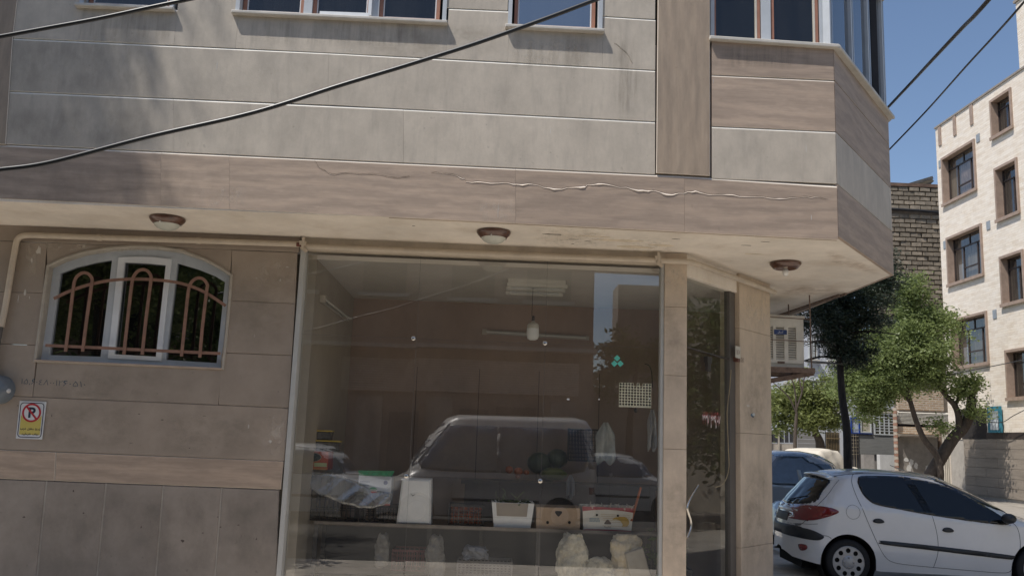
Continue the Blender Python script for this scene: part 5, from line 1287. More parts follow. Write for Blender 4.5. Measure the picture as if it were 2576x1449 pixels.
sackw = M('sack_cream', (.60, .55, .43), .8, .25, 9, bump=.6, bscale=18, streak=.4, streak_col=(.33, .29, .22, 1)); sack2 = M('sack_striped', (.64, .56, .42), .8, .15, 5, streak=.5, streak_st=(14, 14, 2), bump=.6, bscale=16, streak_col=(.42, .31, .12, 1))
bagg = M('bag_grey', (.19, .18, .16), .4, .2, 6, bump=.5, bscale=14)
YS = 8.66
blob('sack', 'tall cream woven sack standing below the kraft box', 'sack', X_(1440, 1400, YS), YS, .15, .33, .26, .80, sackw, 1, .08, .0, .7, group='sacks piled behind the glass')
blob('sack', 'crumpled striped sack on top of the pile below the banana box', 'sack', X_(1575, 1360, YS), YS, .60, .32, .22, .36, sack2, 2, .14, .03, .7, group='sacks piled behind the glass')
blob('sack', 'crumpled cream sack at the front of the pile', 'sack', X_(1510, 1430, YS-.05), YS-.06, .15, .36, .22, .58, sackw, 3, .12, -.02, .5, group='sacks piled behind the glass')
blob('sack', 'striped sack sagging in the middle of the pile', 'sack', X_(1563, 1430, YS), YS+.02, .15, .40, .24, .52, sack2, 4, .10, .04, .5, group='sacks piled behind the glass')
pb3 = M('paper_bag', (.42, .38, .31), .8, .08, 5)
cc = onY(1612, 1420, YS-.12); tag(MB().obox((cc.x, cc.y, cc.z-.12), Vector((.085, 0, .03)), (0, .05, 0), Vector((-.07, .02, .25))).build('folded_paper_bag', pb3, bevel=.012), 'folded brown paper bag leaning at the right end of the pile', 'paper bag')
blob('plastic_bag', 'grey filled plastic bag standing under the shelf left of centre', 'plastic bag', X_(1102, 1370, YS+.1), YS+.1, .45, .19, .16, .42, bagg, 7, .12, -.05, .45, group='plastic bags in the shop')
blob('plastic_bag', 'dull pale bag under the dark crate at the left', 'plastic bag', X_(962, 1360, YS+.15), YS+.15, .55, .15, .14, .32, bagg, 8, .14, .0, .5, group='plastic bags in the shop')
blob('plastic_bag', 'small grey cloth peak on top of the mesh crate', 'plastic bag', X_(1195, 1390, YS+.2), YS+.25, .63, .26, .16, .14, M('bag_bluegrey', (.22, .23, .25), .5, .1), 9, .1, .1, .15, group='plastic bags in the shop')
blob('sack', 'dark brown sack on the floor at the lower left of the glass', 'sack', X_(1080, 1445, 8.62), 8.62, .14, .42, .22, .32, M('sack_brown', (.14, .105, .08), .8, .2, 7), 12, .12, 0, .6, group='sacks piled behind the glass')
blob('sack', 'low dark sack left of the brown one by the glass', 'sack', X_(930, 1445, 8.62), 8.62, .14, .5, .22, .36, M('sack_dark', (.06, .055, .05), .8, .2, 7), 13, .12, 0, .6, group='sacks piled behind the glass')
# grey plastic sheet over the left crates
def sheet(name, label, cat, P, mat, th=.003, group=None):
    nU, nV = len(P[0]), len(P); vs = [v for r_ in P for v in r_]
    fs = [(j*nU+i, j*nU+i+1, (j+1)*nU+i+1, (j+1)*nU+i) for j in range(nV-1) for i in range(nU-1)]
    o_ = MB().add(vs, fs, True).build(name, mat); sd_ = o_.modifiers.new('solid', 'SOLIDIFY'); sd_.thickness = th
    return tag(o_, label, cat, group)
film = glass_mat('plastic_film', (.62, .63, .62), 3.0, .08, .45, .12, dustcol=(.5, .5, .48, 1))
top_ = [(738, 1186), (775, 1184), (820, 1188), (860, 1196), (900, 1212), (935, 1232), (985, 1240)]; bot_ = [(735, 1200), (770, 1222), (810, 1246), (850, 1262), (895, 1276), (940, 1278), (985, 1262)]
P = []
for j in range(9):
    row = []
    for i in range(25):
        u = i/24*6; k_ = min(5, int(u)); f_ = u-k_; tx, ty = lin(top_[k_][0], top_[k_+1][0], f_), lin(top_[k_][1], top_[k_+1][1], f_); bx_, by = lin(bot_[k_][0], bot_[k_+1][0], f_), lin(bot_[k_][1], bot_[k_+1][1], f_)
        v = j/8; q = onY(lin(tx, bx_, v), lin(ty, by, v), TY-.06-.05*v); q.y += .012*math.sin(i*1.3+j*.8)+.008*math.sin(i*2.9-j*1.7); q.z += .004*math.sin(i*2.1+j); row.append(q)
    P.append(row)
sheet('plastic_sheet', 'crumpled grey plastic sheet draped over the left crates', 'plastic sheet', P, film)
# back of the shop: shelf, fruit, crate, hanging bags
YB2 = 10.1
bs = wthing('back_shelf', 'dark fruit stand at the back of the shop', 'shelf', (.6, YB2+.2, .15)); zs2 = Z_(1400, 1215, YB2)
MB().box((X_(1160, 1200, YB2), YB2, zs2-.04), (X_(1660, 1200, YB2), YB2+.5, zs2)).build('shelf_board', steel, bs)
MB().box((X_(1170, 1200, YB2), YB2+.02, .15), (X_(1650, 1200, YB2), YB2+.48, zs2-.041)).build('stand_body', M('stand_body', (.07, .06, .055), .6, .2), bs)
wm = M('watermelon_skin', (.045, .07, .035), .4, .3, 3, (9, 9, .6), col2=(.012, .03, .012, 1)); 
for i, (px, py, r_) in enumerate(((1356, 1164, .135), (1402, 1153, .12), (1380, 1190, .11))):
    c = onY(px, py, YB2+.15); tag(MB().ell(tuple(c), r_, r_*.95, r_*.9, 20, 14).build('watermelon', wm), ['large dark striped watermelon, left of the pair at the back', 'upper watermelon, right of the pair at the back', 'partly hidden watermelon at the bottom of the heap'][i], 'watermelon', 'watermelons at the back')
c = onY(1393, 1192, YB2+.0); tag(MB().ell(tuple(c), .15, .10, .07, 20, 12).build('melon', M('melon_skin', (.16, .19, .05), .5, .2, 5), None), 'long yellow green melon in front of the watermelons', 'melon')
og = M('orange_skin', (.50, .12, .03), .4, .1, 20)
for i, (px, py, r_) in enumerate(((1281, 1181, .045), (1304, 1186, .05), (1324, 1188, .032), (1303, 1197, .03))):
    c = onY(px, py, YB2+.02); tag(MB().ell(tuple(c), r_, r_, r_*.95, 14, 10).build('orange', og), ['leftmost orange on the back shelf', 'largest orange on the back shelf', 'small orange at the right of the row on the back shelf', 'lowest orange under the row on the back shelf'][i], 'orange', 'oranges on the back shelf')
crate('plastic_crate', 'black mesh crate stood on end beside the hanging bag at the back', 'crate', X_(1430, 1100, YB2), X_(1503, 1100, YB2), YB2-.05, YB2+.12, Z_(1465, 1160, YB2), Z_(1465, 1078, YB2), blk, 'plastic crates', nv=9, nh=8)
def hang(px0, px1, py0, py1, Y, label, mat, seed):
    rr = random.Random(seed); P = []; nU, nV = 13, 12
    for j in range(nV):
        v = j/(nV-1); row = []
        for i in range(nU):
            u = i/(nU-1); w = lin(.18, 1, min(1, v*3.2)) if v < .95 else .85
            px = (px0+px1)/2+(u-.5)*(px1-px0)*w; q = onY(px, lin(py0, py1, v)+(6*math.sin(u*9+seed) if j == nV-1 else 0), Y); q.y += .025*math.sin(u*11+seed)+.02*math.sin(v*7+u*5); row.append(q)
        P.append(row)
    return sheet('hanging_bag', label, 'plastic bag', P, mat, .004, 'hanging plastic bags')
bagw = M('bag_white', (.42, .45, .44), .4, .15, 8, bump=.4, bscale=20)
hang(1499, 1547, 1062, 1164, 9.4, 'white plastic bag hanging beside the black crate at the back', bagw, 1)
hang(1630, 1652, 1030, 1131, 8.9, 'narrow clear plastic bag hanging at the right edge of the glass', M('bag_clear', (.30, .31, .32), .3, .15, 8), 2)
hang(1425, 1446, 1195, 1250, 9.6, 'small pale bag hanging at the edge of the fruit stand', M('bag_pale', (.30, .30, .30), .4, .1), 3)
a = onY(1612, 1226, 9.0); b = onY(1588, 1310, 8.85); tag(MB().tube([tuple(a), tuple(b)], .012, 8).build('broom_handle', M('handle_orange', (.45, .13, .04), .4, .1)), 'orange broom handle leaning behind the banana box', 'broom handle')
# small sundries: brown curly twig and wire by the tray
tw = [onY(x, y, GL+.05) for x, y in ((1622, 915), (1630, 918), (1636, 925), (1640, 945), (1641, 975))]
tag(MB().tube(smooth_path(tw, 4), .004, 5).build('loose_wire', rubber), 'loose black wire hanging above the egg tray', 'wire')
# crates and leafy greens behind the door glass
g = cpt(.42, .14, -.45); cr = crate('plastic_crate', 'black crate with leafy greens behind the door glass', 'crate', g.x-.2, g.x+.25, g.y-.1, g.y+.25, .15, .62, blk, 'plastic crates', nv=5, nh=3)
lg = MB(); rr = random.Random(21); leaves(lg, (g.x, g.y-.02, .72), 90, .06, (.10, .06, .12), rr); leaves(lg, (g.x, g.y-.08, .45), 60, .05, (.10, .02, .12), rr)
tag(tag(lg.build('leafy_greens', leaf_mat('greens', (.05, .10, .02), (.14, .22, .06))), 'bright leafy greens rising from the black crate behind the door', 'greens'), kind='stuff')

# ================================================================== CARS
def interp(L, x):
    if x <= L[0][0]: return L[0][1]
    for i in range(len(L)-1):
        if x <= L[i+1][0]:
            t = (x-L[i][0])/(L[i+1][0]-L[i][0]+1e-9); return L[i][1]+(L[i+1][1]-L[i][1])*t
    return L[-1][1]
def paint(name, col, metal=0.0):
    return M(name, col, .32, .02, 3, coat=.9, metal=metal)
tire_m = M('tyre_rubber', (.018, .018, .019), .8, .15, 20, bump=.2); cap_m = M('wheel_silver', (.42, .42, .42), .35, .06, 8, metal=.4)
well_m = M('wheel_well', (.008, .008, .008), 1, .05); trim_m = M('grey_black_trim', (.028, .03, .033), .5, .1, 8)
lamp_red = M('tail_lamp_red', (.22, .012, .012), .12, .15, 20, coat=.8); seam_m = M('door_seam', (.02, .02, .022), .8, .05)
carglass = M('tinted_car_glass', (.008, .010, .012), .03, .1, 3, coat=0.0, spec=.5)
def car(name, label, loc, rz, top, bot, wheels, W, R_arch, belt, body_m, decals, ztop_r=.13, p=2.6, tumble=.42, rear_r=.42, front_r=.5, group=None, cat='car', wheel_r=.29, pitch=0.0, capm=None, roofflat=.75):
    root = thing(name, label, cat, loc, rz, group)
    root.rotation_euler = (0, pitch, rz)
    L = top[-1][0]; x0 = top[0][0]
    def zt(x): return interp(top, x)
    def zb(x):
        z = interp(bot, x)
        for wx in wheels:
            d = abs(x-wx)
            if d < R_arch: z = max(z, wheel_r+math.sqrt(max(0, R_arch**2-d*d))-.0)
        return min(z, zt(x)-.02)
    xsamp = set()
    N_ = 150
    for i in range(N_+1): xsamp.add(round(x0+(L-x0)*i/N_, 4))
    for i in range(14):
        xsamp.add(round(x0+.10*(i/14)**1.6, 4)); xsamp.add(round(L-.10*(i/14)**1.6, 4))
    for wx in wheels:
        for i in range(25):
            a = math.pi*i/24; xsamp.add(round(wx-R_arch*math.cos(a), 4)); 
        xsamp.add(round(wx-R_arch-.004, 4)); xsamp.add(round(wx+R_arch+.004, 4))
    X = sorted(x for x in xsamp if x0 <= x <= L)
    # horizontal distance to silhouette ends at given height
    tops = [(x, zt(x)) for x in X]
    def xr(z):
        for x, t in tops:
            if t >= z: return x
        return X[len(X)//2]
    def xf(z):
        for x, t in reversed(tops):
            if t >= z: return x
        return X[len(X)//2]
    def g(u, p):
        u = min(1, max(0, u)); return (1-(1-u)**p)**(1/p)
    def yw(x, z):
        w = W*(1-.06*max(0, (.45-z))/.45)
        b = interp(belt, x)
        if z > b: w -= (z-b)*tumble+.012
        if z < .34: w -= (.34-z)*.10
        zz = g((zt(x)-z)/ztop_r, p)
        rr_ = g((x-xr(z)+.004)/rear_r, 2.3); ff_ = g((xf(z)-x+.004)/front_r, 2.3)
        return w*(roofflat+(1-roofflat)*min(1, (zt(x)-z)/.35))*1.0*zz*rr_*ff_ if False else w*zz*rr_*ff_
    NV = 44; V = []; F = []
    vv = [1-(1-i/NV)**2.2 for i in range(NV+1)]
    for x in X:
        a, b = zb(x), zt(x)
        for v in vv:
            z = a+(b-a)*v; V.append((x, -yw(x, z), z))
    n = NV+1
    for i in range(len(X)-1):
        for j in range(NV): F.append((i*n+j, (i+1)*n+j, (i+1)*n+j+1, i*n+j+1))
    k = len(V); V += [(a, -b, c) for a, b, c in V]; F += [tuple(reversed([q+k for q in f])) for f in F]
    me = bpy.data.meshes.new('body'); me.from_pydata(V, [], F)
    bm = bmesh.new(); bm.from_mesh(me); bmesh.ops.remove_doubles(bm, verts=bm.verts, dist=.0012); bmesh.ops.recalc_face_normals(bm, faces=bm.faces)
    bm.to_mesh(me); me.polygons.foreach_set('use_smooth', [True]*len(me.polygons)); me.materials.append(body_m)
    body = bpy.data.objects.new('body', me); COL.objects.link(body); body.parent = root
    bvh = BVHTree.FromBMesh(bm); bm.free()
    def hit(a, b, side):      # side: 'R','L' (x,z), 'B','F' (y,z)
        if side == 'R': o, d = Vector((a, -3, b)), Vector((0, 1, 0))
        elif side == 'L': o, d = Vector((a, 3, b)), Vector((0, -1, 0))
        elif side == 'B': o, d = Vector((-2, a, b)), Vector((1, 0, 0))
        elif side == 'F': o, d = Vector((L+2, a, b)), Vector((-1, 0, 0))
        else: o, d = Vector((a, b, 4)), Vector((0, 0, -1))
        h = bvh.ray_cast(o, d)
        if h[0] is None:
            q = o+d*(2.2 if side in 'RL' else 2.4); h2 = bvh.find_nearest(q); return h2[0], h2[1]
        nn = h[1]
        if nn.dot(d) > 0: nn = -nn
        return h[0], nn
    def decal(nm, poly, side, mat, off=.004, smooth=True, step=.045, par=None):
        off = max(off, .009)
        if smooth: poly = [(q.x, q.y) for q in smooth_path([(a, b, 0) for a, b in poly], 3, True)]
        P = []; m_ = len(poly)
        for i in range(m_):
            a, b = Vector(poly[i]), Vector(poly[(i+1) % m_]); ns = max(1, int((b-a).length/step))
            for s_ in range(ns): P.append(a+(b-a)*s_/ns)
        nb = len(P); xs_, ys_ = [q.x for q in P], [q.y for q in P]
        def ins(x, y):
            c = False
            for i in range(nb):
                a, b = P[i], P[(i+1) % nb]
                if (a.y > y) != (b.y > y) and x < (b.x-a.x)*(y-a.y)/(b.y-a.y)+a.x: c = not c
            return c
        x = min(xs_)+step/2
        while x < max(xs_):
            y = min(ys_)+step/2
            while y < max(ys_):
                if ins(x, y) and min((Vector((x, y))-q).length for q in P) > step*.4: P.append(Vector((x, y)))
                y += step
            x += step
        r = delaunay_2d_cdt(P, [(i, (i+1) % nb) for i in range(nb)], [], 1, 1e-6)
        vs = []; 
        for v in r[0]:
            h, nn = hit(v.x, v.y, side); vs.append((h, nn))
        out = [h+nn*off for h, nn in vs]; inn = [h-nn*.02 for h, nn in vs]; k_ = len(out); FF = []
        for f in r[2]:
            f = tuple(f)
            nn = (out[f[1]]-out[f[0]]).cross(out[f[2]]-out[f[0]])
            FF.append(f if nn.dot(vs[f[0]][1]) > 0 else tuple(reversed(f)))
        E = set((f[i], f[(i+1) % len(f)]) for f in FF for i in range(len(f))); F3 = list(FF)
        for (i, j) in E:
            if (j, i) not in E: F3.append((j, i, i+k_, j+k_))
        me = bpy.data.meshes.new(nm); me.from_pydata(out+inn, [], F3); me.polygons.foreach_set('use_smooth', [i < len(FF) for i in range(len(F3))]); me.materials.append(mat)
        o_ = bpy.data.objects.new(nm, me); COL.objects.link(o_); o_.parent = par or root; return o_
    def seam(pts, side, r_=.0028, mat=seam_m, nm='door_seam', closed=False):
        Q = smooth_path([(a, b, 0) for a, b in pts], 4, closed); P = []
        if closed: Q.append(Q[0])
        for q in Q: h, nn = hit(q.x, q.y, side); P.append(h+nn*.0015)
        o_ = MB().tube(P, r_, 5).build(nm, mat); o_.parent = root; return o_
    for d in decals:
        kind, nm, pts, side, mat = d[:5]; kw = d[5] if len(d) > 5 else {}
        for sd_ in (('R', 'L') if side == 'S' else (side,)):
            if kind == 'decal': decal(nm, pts, sd_, mat, **kw)
            elif kind == 'seam': seam(pts, sd_, nm=nm, mat=mat or seam_m, **kw)
    # underbody and wheel wells
    ub = MB(); prev = x0+.12
    ub.box((x0+.15, -W+.28, .17), (L-.2, W-.28, .55))
    o_ = ub.build('underbody', well_m); o_.parent = root
    for wx in wheels:
        for s_ in (-1, 1):
            mb = MB().lathe([(R_arch-.005, -.012), (R_arch-.005, .26), (0, .26)], (wx, s_*(W-.03), wheel_r), (0, -s_, 0), 28); o_ = mb.build('wheel_well', well_m); o_.parent = root
            wh = MB(); T_ = wheel_r; yc = s_*(W-.035)
            wh.lathe([(T_*.62, .0), (T_*.70, -.012), (T_*.90, -.014), (T_*.97, .0), (T_, .02), (T_, .15), (T_*.95, .17), (T_*.6, .17)], (wx, yc, wheel_r), (0, -s_, 0), 36)
            w_ = wh.build('wheel', tire_m); w_.parent = root
            r_ = T_*.69
            if capm is not None:
                ho = MB(); rs = []
                # face plate with holes: 8 oval openings
                outer = [Vector((r_*math.cos(2*math.pi*i/48), 0, r_*math.sin(2*math.pi*i/48))) for i in range(48)]
                hol = []
                for q in range(9):
                    a0 = 2*math.pi*q/9+math.pi/2; c_ = Vector((.74*r_*math.cos(a0), 0, .74*r_*math.sin(a0))); er, et = Vector((math.cos(a0), 0, math.sin(a0))), Vector((-math.sin(a0), 0, math.cos(a0)))
                    hol.append([c_+er*(.16*r_*math.cos(2*math.pi*j/12))+et*(.155*r_*math.sin(2*math.pi*j/12)) for j in range(12)])
                cp = plate_with_holes(outer, hol, 'wheel_cap', capm, None, .012)
                cp.parent = w_; cp.location = (wx, yc+s_*.016-(.006 if s_ < 0 else -.006)*0, wheel_r)
                if s_ > 0: cp.rotation_euler = (0, 0, math.pi)
                MB().lathe([(r_*.98, .0), (0, .0)], (wx, yc-s_*.01, wheel_r), (0, -s_, 0), 30).build('dark_rim', well_m).parent = w_
                MB().lathe([(0, -.014), (r_*.30, -.012), (r_*.42, -.004), (r_*.46, .004)], (wx, yc+s_*.014, wheel_r), (0, -s_, 0), 30).build('hub', capm).parent = w_
                nb_ = MB()
                for q in range(4):
                    a0 = math.pi/2*q+math.pi/2; nb_.lathe([(0, -.01), (.010, -.008), (.011, .0)], (wx+.30*r_*math.cos(a0), yc+s_*.026, wheel_r+.30*r_*math.sin(a0)), (0, -s_, 0), 10)
                nb_.build('wheel_nuts', chrome).parent = w_
                MB().tube([(wx+(r_+.0)*math.cos(2*math.pi*i/40), yc+s_*.012, wheel_r+(r_)*math.sin(2*math.pi*i/40)) for i in range(41)], .007, 6, caps=False).build('rim_edge', capm).parent = w_
            else:
                MB().lathe([(0, -.01), (r_*.3, -.012), (r_*.5, .0), (r_*.9, -.004), (r_, .006)], (wx, yc, wheel_r), (0, -s_, 0), 30).build('wheel_cap', cap_m).parent = w_
    return root, decal, hit

# --- white hatchback at the right, seen from its right rear
top206 = [(0, .40), (.003, .52), (.012, .66), (.04, .80), (.085, .93), (.15, 1.03), (.24, 1.13), (.33, 1.23), (.42, 1.33), (.50, 1.395), (.60, 1.435), (.80, 1.458), (1.1, 1.475), (1.4, 1.475), (1.75, 1.455), (2.05, 1.405), (2.33, 1.32), (2.6, 1.195), (2.88, 1.04), (3.02, .965), (3.2, .90), (3.45, .83), (3.65, .74), (3.76, .66), (3.82, .55), (3.835, .42)]
bot206 = [(0, .36), (.05, .30), (.3, .25), (1.0, .20), (1.1, .19), (2.7, .17), (3.4, .2), (3.7, .24), (3.835, .34)]
belt206 = [(0, .98), (.5, 1.02), (1.1, .99), (2.0, .90), (2.9, .84), (3.8, .7)]
white_paint = paint('white_car_paint', (.76, .76, .75))
dec = [
 ('decal', 'side_glass', [(.87, 1.28), (.875, 1.34), (.93, 1.385), (1.24, 1.40), (1.51, 1.395), (1.78, 1.355), (2.06, 1.29), (2.26, 1.21), (2.46, 1.09), (2.63, .98), (2.75, .885), (2.74, .845), (2.6, .845), (2.3, .868), (1.77, .925), (1.36, .985), (1.10, 1.025), (.99, 1.07), (.91, 1.16)], 'S', carglass, dict(off=.005, step=.035)),
 ('decal', 'pillar_trim', [(1.475, 1.40), (1.59, 1.385), (1.80, .925), (1.69, .935)], 'S', trim_m, dict(off=.009, smooth=False)),
 ('decal', 'tail_lamp', [(.05, .80), (.06, .88), (.10, .945), (.18, .98), (.37, .985), (.50, .965), (.565, .93), (.52, .895), (.39, .845), (.25, .80), (.12, .785)], 'S', lamp_red, dict(off=.008, step=.04)),
 ('decal', 'bumper_strip', [(.02, .70), (.10, .695), (.22, .68), (.33, .635), (.365, .60), (.33, .565), (.25, .55), (.10, .56), (.02, .58)], 'S', trim_m, dict(off=.012, step=.04)),
 ('decal', 'bumper_strip', [(-.62, .70), (0, .70), (.62, .70), (.62, .57), (0, .575), (-.62, .57)], 'B', trim_m, dict(off=.012)),
 ('decal', 'rub_strip', [(1.10, .565), (1.14, .583), (1.9, .535), (2.74, .465), (2.80, .435), (2.76, .41), (1.88, .477), (1.13, .535)], 'S', trim_m, dict(off=.012, step=.05)),
 ('decal', 'door_handle', [(1.005, .815), (1.02, .85), (1.07, .862), (1.12, .85), (1.145, .815), (1.075, .80)], 'S', trim_m, dict(off=.014, step=.03)),
 ('decal', 'door_handle', [(1.895, .735), (1.91, .77), (1.96, .782), (2.01, .77), (2.035, .735), (1.965, .72)], 'S', trim_m, dict(off=.014, step=.03)),
 ('seam', 'door_seam', [(1.0, 1.43), (.86, 1.41), (.805, 1.36), (.79, 1.28), (.83, 1.10), (.93, .83), (1.07, .51), (1.16, .37), (1.27, .31), (1.5, .285), (1.77, .27)], 'S', None),
 ('seam', 'door_seam', [(1.77, .27), (1.82, .44), (1.83, .60), (1.81, .76), (1.77, .92)], 'S', None),
 ('seam', 'door_seam', [(2.74, .92), (2.82, .86), (2.87, .76), (2.88, .6), (2.85, .40), (2.75, .26), (2.6, .235), (2.2, .25), (1.77, .27)], 'S', None),
 ('seam', 'fuel_flap', [(.75+.09*math.cos(i*math.pi/4), .93+.09*math.sin(i*math.pi/4)) for i in range(8)], 'R', None, dict(closed=True, r_=.002)),
 ('seam', 'roof_seam', [(.50, 1.345), (.8, 1.405), (1.2, 1.425), (1.6, 1.415), (2.0, 1.36), (2.35, 1.24), (2.7, 1.05), (2.95, .93)], 'S', None, dict(r_=.004)),
 ('decal', 'rear_glass', [(-.52, 1.33), (0, 1.36), (.52, 1.33), (.60, 1.18), (.655, 1.03), (.40, .985), (0, .97), (-.40, .985), (-.655, 1.03), (-.60, 1.18)], 'B', carglass, dict(off=.004)),
 ('decal', 'brake_lamp', [(-.12, 1.405), (.12, 1.405), (.12, 1.39), (-.12, 1.39)], 'B', lamp_red, dict(off=.004, smooth=False)),
 ('decal', 'number_plate', [(-.26, .86), (.26, .86), (.26, .75), (-.26, .75)], 'B', M('blank_plate', (.10, .10, .10), .6, .05), dict(off=.006, smooth=False)),
 ('decal', 'plate_visor', [(-.3, .90), (0, .92), (.3, .90), (.28, .875), (0, .885), (-.28, .875)], 'B', white_paint, dict(off=.02)),
 ('decal', 'model_badge', [(-.60, .74), (-.50, .74), (-.50, .715), (-.60, .715)], 'B', M('badge_grey', (.2, .2, .2), .4), dict(off=.005, smooth=False)),
 ('seam', 'tailgate_seam', [(.62, 1.33), (.70, 1.12), (.72, .95), (.66, .78), (.50, .705), (0, .70), (-.50, .705), (-.66, .78), (-.72, .95), (-.70, 1.12), (-.62, 1.33)], 'B', None),
 ('decal', 'reflector', [(.10, .47), (.15, .485), (.18, .465), (.17, .42), (.12, .40)], 'S', lamp_red, dict(off=.006, step=.03)),
 ('seam', 'bumper_seam', [(.30, .76), (.20, .745), (.12, .74), (.04, .72)], 'S', None),
 ('seam', 'bumper_seam', [(.34, .62), (.42, .61), (.46, .58)], 'S', None),
 ('decal', 'windscreen', [(-.52, 1.36), (.52, 1.36), (.66, 1.02), (0, .98), (-.66, 1.02)], 'F', carglass, dict(off=.004)),
 ('decal', 'headlamp', [(-.70, .72), (-.45, .68), (-.42, .60), (-.68, .62)], 'F', chrome, dict(off=.006)), ('decal', 'headlamp', [(.70, .72), (.45, .68), (.42, .60), (.68, .62)], 'F', chrome, dict(off=.006)),
]
c206, dcl, hit206 = car('parked_car', 'white five door hatchback parked at the right edge, seen from its rear corner', (4.15, 12.74, .07), R(-3.3), top206, bot206, (.68, 3.12), .825, .355, belt206, white_paint, dec, capm=cap_m)
# roof spoiler, mirror, wiper, aerial
sp_m = MB(); P = []
for i in range(13):
    y = lin(-.56, .56, i/12); h, nn = hit206(y, 1.40-.05*abs(y/.56)**2, 'B'); P.append(h)
vs = []
for q in P: vs += [q+Vector((.05, 0, .02)), q+Vector((-.10, 0, .0)), q+Vector((-.10, 0, -.022)), q+Vector((.0, 0, -.035))]
spm = MB().add(vs, [(4*i+j, 4*i+(j+1) % 4, 4*i+4+(j+1) % 4, 4*i+4+j) for i in range(12) for j in range(4)]+[(0, 1, 2, 3), (51, 50, 49, 48)], True)
o = spm.build('roof_spoiler', white_paint); o.parent = c206
mr = MB(); mr.ell((2.70, -.93, .93), .09, .085, .065, 14, 10); mr.box((2.68, -.86, .88), (2.76, -.76, .91)); o = mr.build('wing_mirror', trim_m); o.parent = c206
mr = MB(); mr.ell((2.70, .93, .93), .09, .085, .065, 14, 10); o = mr.build('wing_mirror', trim_m); o.parent = c206
h1, n1 = hit206(-.05, 1.01, 'B'); h2, n2 = hit206(-.45, 1.09, 'B'); o = MB().tube([h1+n1*.02, h2+n2*.015], .007, 6).build('rear_wiper', rubber); o.parent = c206
h1, n1 = hit206(-.12, .66, 'B')

# --- generic saloon for the cars behind
carglass2 = M('blue_grey_car_glass', (.06, .085, .11), .04, .2, 2, coat=1.0, spec=.8)
def saloon(name, label, loc, rz, pm, scale=1.0, group='cars parked in the side street', height=1.40, L=4.3, kind='sedan'):
    h = height
    if kind == 'sedan':
        top = [(0, .45), (.01, .60), (.05, .80), (.12, .90), (.5, .95), (.85, .98), (1.15, h-.22), (1.45, h-.06), (1.8, h), (2.3, h), (2.65, h-.05), (2.95, h-.22), (3.2, .98), (3.4, .92), (3.9, .84), (4.15, .74), (4.27, .60), (4.3, .45)]
        sg = [(1.0, 1.0), (1.25, h-.19), (1.55, h-.10), (2.0, h-.07), (2.5, h-.10), (2.75, h-.18), (3.05, .98), (2.6, .95), (1.6, .95)]
        bg = [(-.50, h-.10), (.50, h-.10), (.62, 1.02), (-.62, 1.02)]; fg = bg
        wh_ = (.85, 3.4)
        pil = [(1.98, h-.06), (2.05, h-.06), (2.10, .95), (2.02, .95)]
    else:      # tall van
        top = [(0, .45), (.01, .7), (.04, 1.2), (.12, h-.25), (.25, h-.06), (.5, h), (2.9, h-.02), (3.15, h-.10), (3.5, h-.45), (3.85, h-.95), (4.0, 1.05), (4.3, .90), (4.45, .7), (4.5, .45)]
        sg = [(.35, 1.15), (.4, h-.35), (.55, h-.25), (2.9, h-.25), (3.15, h-.32), (3.45, h-.7), (3.6, 1.12), (2, 1.08)]
        bg = [(-.6, h-.25), (.6, h-.25), (.68, 1.2), (-.68, 1.2)]; fg = [(-.6, h-.2), (.6, h-.2), (.72, 1.15), (-.72, 1.15)]
        wh_ = (.8, 3.7); pil = [(1.98, h-.24), (2.08, h-.24), (2.08, 1.08), (1.98, 1.08)]
    bot = [(0, .38), (.1, .28), (.6, .22), (top[-1][0]-.5, .22), (top[-1][0], .34)]
    belt = [(0, 1.0 if kind == 'sedan' else 1.1), (top[-1][0], .9)]
    de = [('decal', 'side_glass', sg, 'S', carglass2, dict(off=.003, smooth=kind != 'sedan', step=.12)), ('decal', 'pillar', pil, 'S', pm, dict(off=.006, smooth=False, step=.3)),
          ('decal', 'rear_glass', bg, 'B', carglass2, dict(off=.004, smooth=False, step=.15)), ('decal', 'windscreen', fg, 'F', carglass2, dict(off=.004, smooth=False, step=.15)),
          ('decal', 'tail_lamp', [(-.74, .86), (-.50, .86), (-.50, .72), (-.74, .72)], 'B', lamp_red, dict(off=.006, smooth=False)), ('decal', 'tail_lamp', [(.74, .86), (.50, .86), (.50, .72), (.74, .72)], 'B', lamp_red, dict(off=.006, smooth=False)),
          ('decal', 'headlamp', [(-.70, .74), (-.45, .74), (-.45, .62), (-.70, .62)], 'F', chrome, dict(off=.006, smooth=False)), ('decal', 'headlamp', [(.70, .74), (.45, .74), (.45, .62), (.70, .62)], 'F', chrome, dict(off=.006, smooth=False)),
          ('decal', 'rub_strip', [(1.25, .56), (3.0, .56), (3.0, .51), (1.25, .51)], 'S', trim_m, dict(off=.008, smooth=False, step=.2)),
          ('seam', 'door_seam', [(2.05, .95), (2.05, .30)], 'S', None), ('seam', 'door_seam', [(1.15, .95), (1.2, .6), (1.3, .3)], 'S', None), ('seam', 'door_seam', [(3.0, .95), (3.02, .3)], 'S', None)]
    c, _, hit_ = car(name, label, loc, rz, top, bot, wh_, .83, .36, belt, pm, de, group=group)
    return c

# other cars in the side street
silver = paint('silver_car_paint', (.34, .36, .39), .3); white2 = paint('old_white_paint', (.62, .62, .60)); greyp = paint('grey_car_paint', (.30, .32, .34), .2)
saloon('parked_car', 'silver grey saloon parked just behind the white hatchback, rear window showing', (4.75, 15.0, .02), R(-2), silver, height=1.47)
saloon('parked_car', 'long pale grey van roof with black rail showing behind the silver saloon', (4.2, 18.6, .12), R(0), greyp, height=1.62)
saloon('parked_car', 'white saloon with clear side windows far back beside the covered car', (7.3, 33.0, .45), R(4), white2, height=1.50)
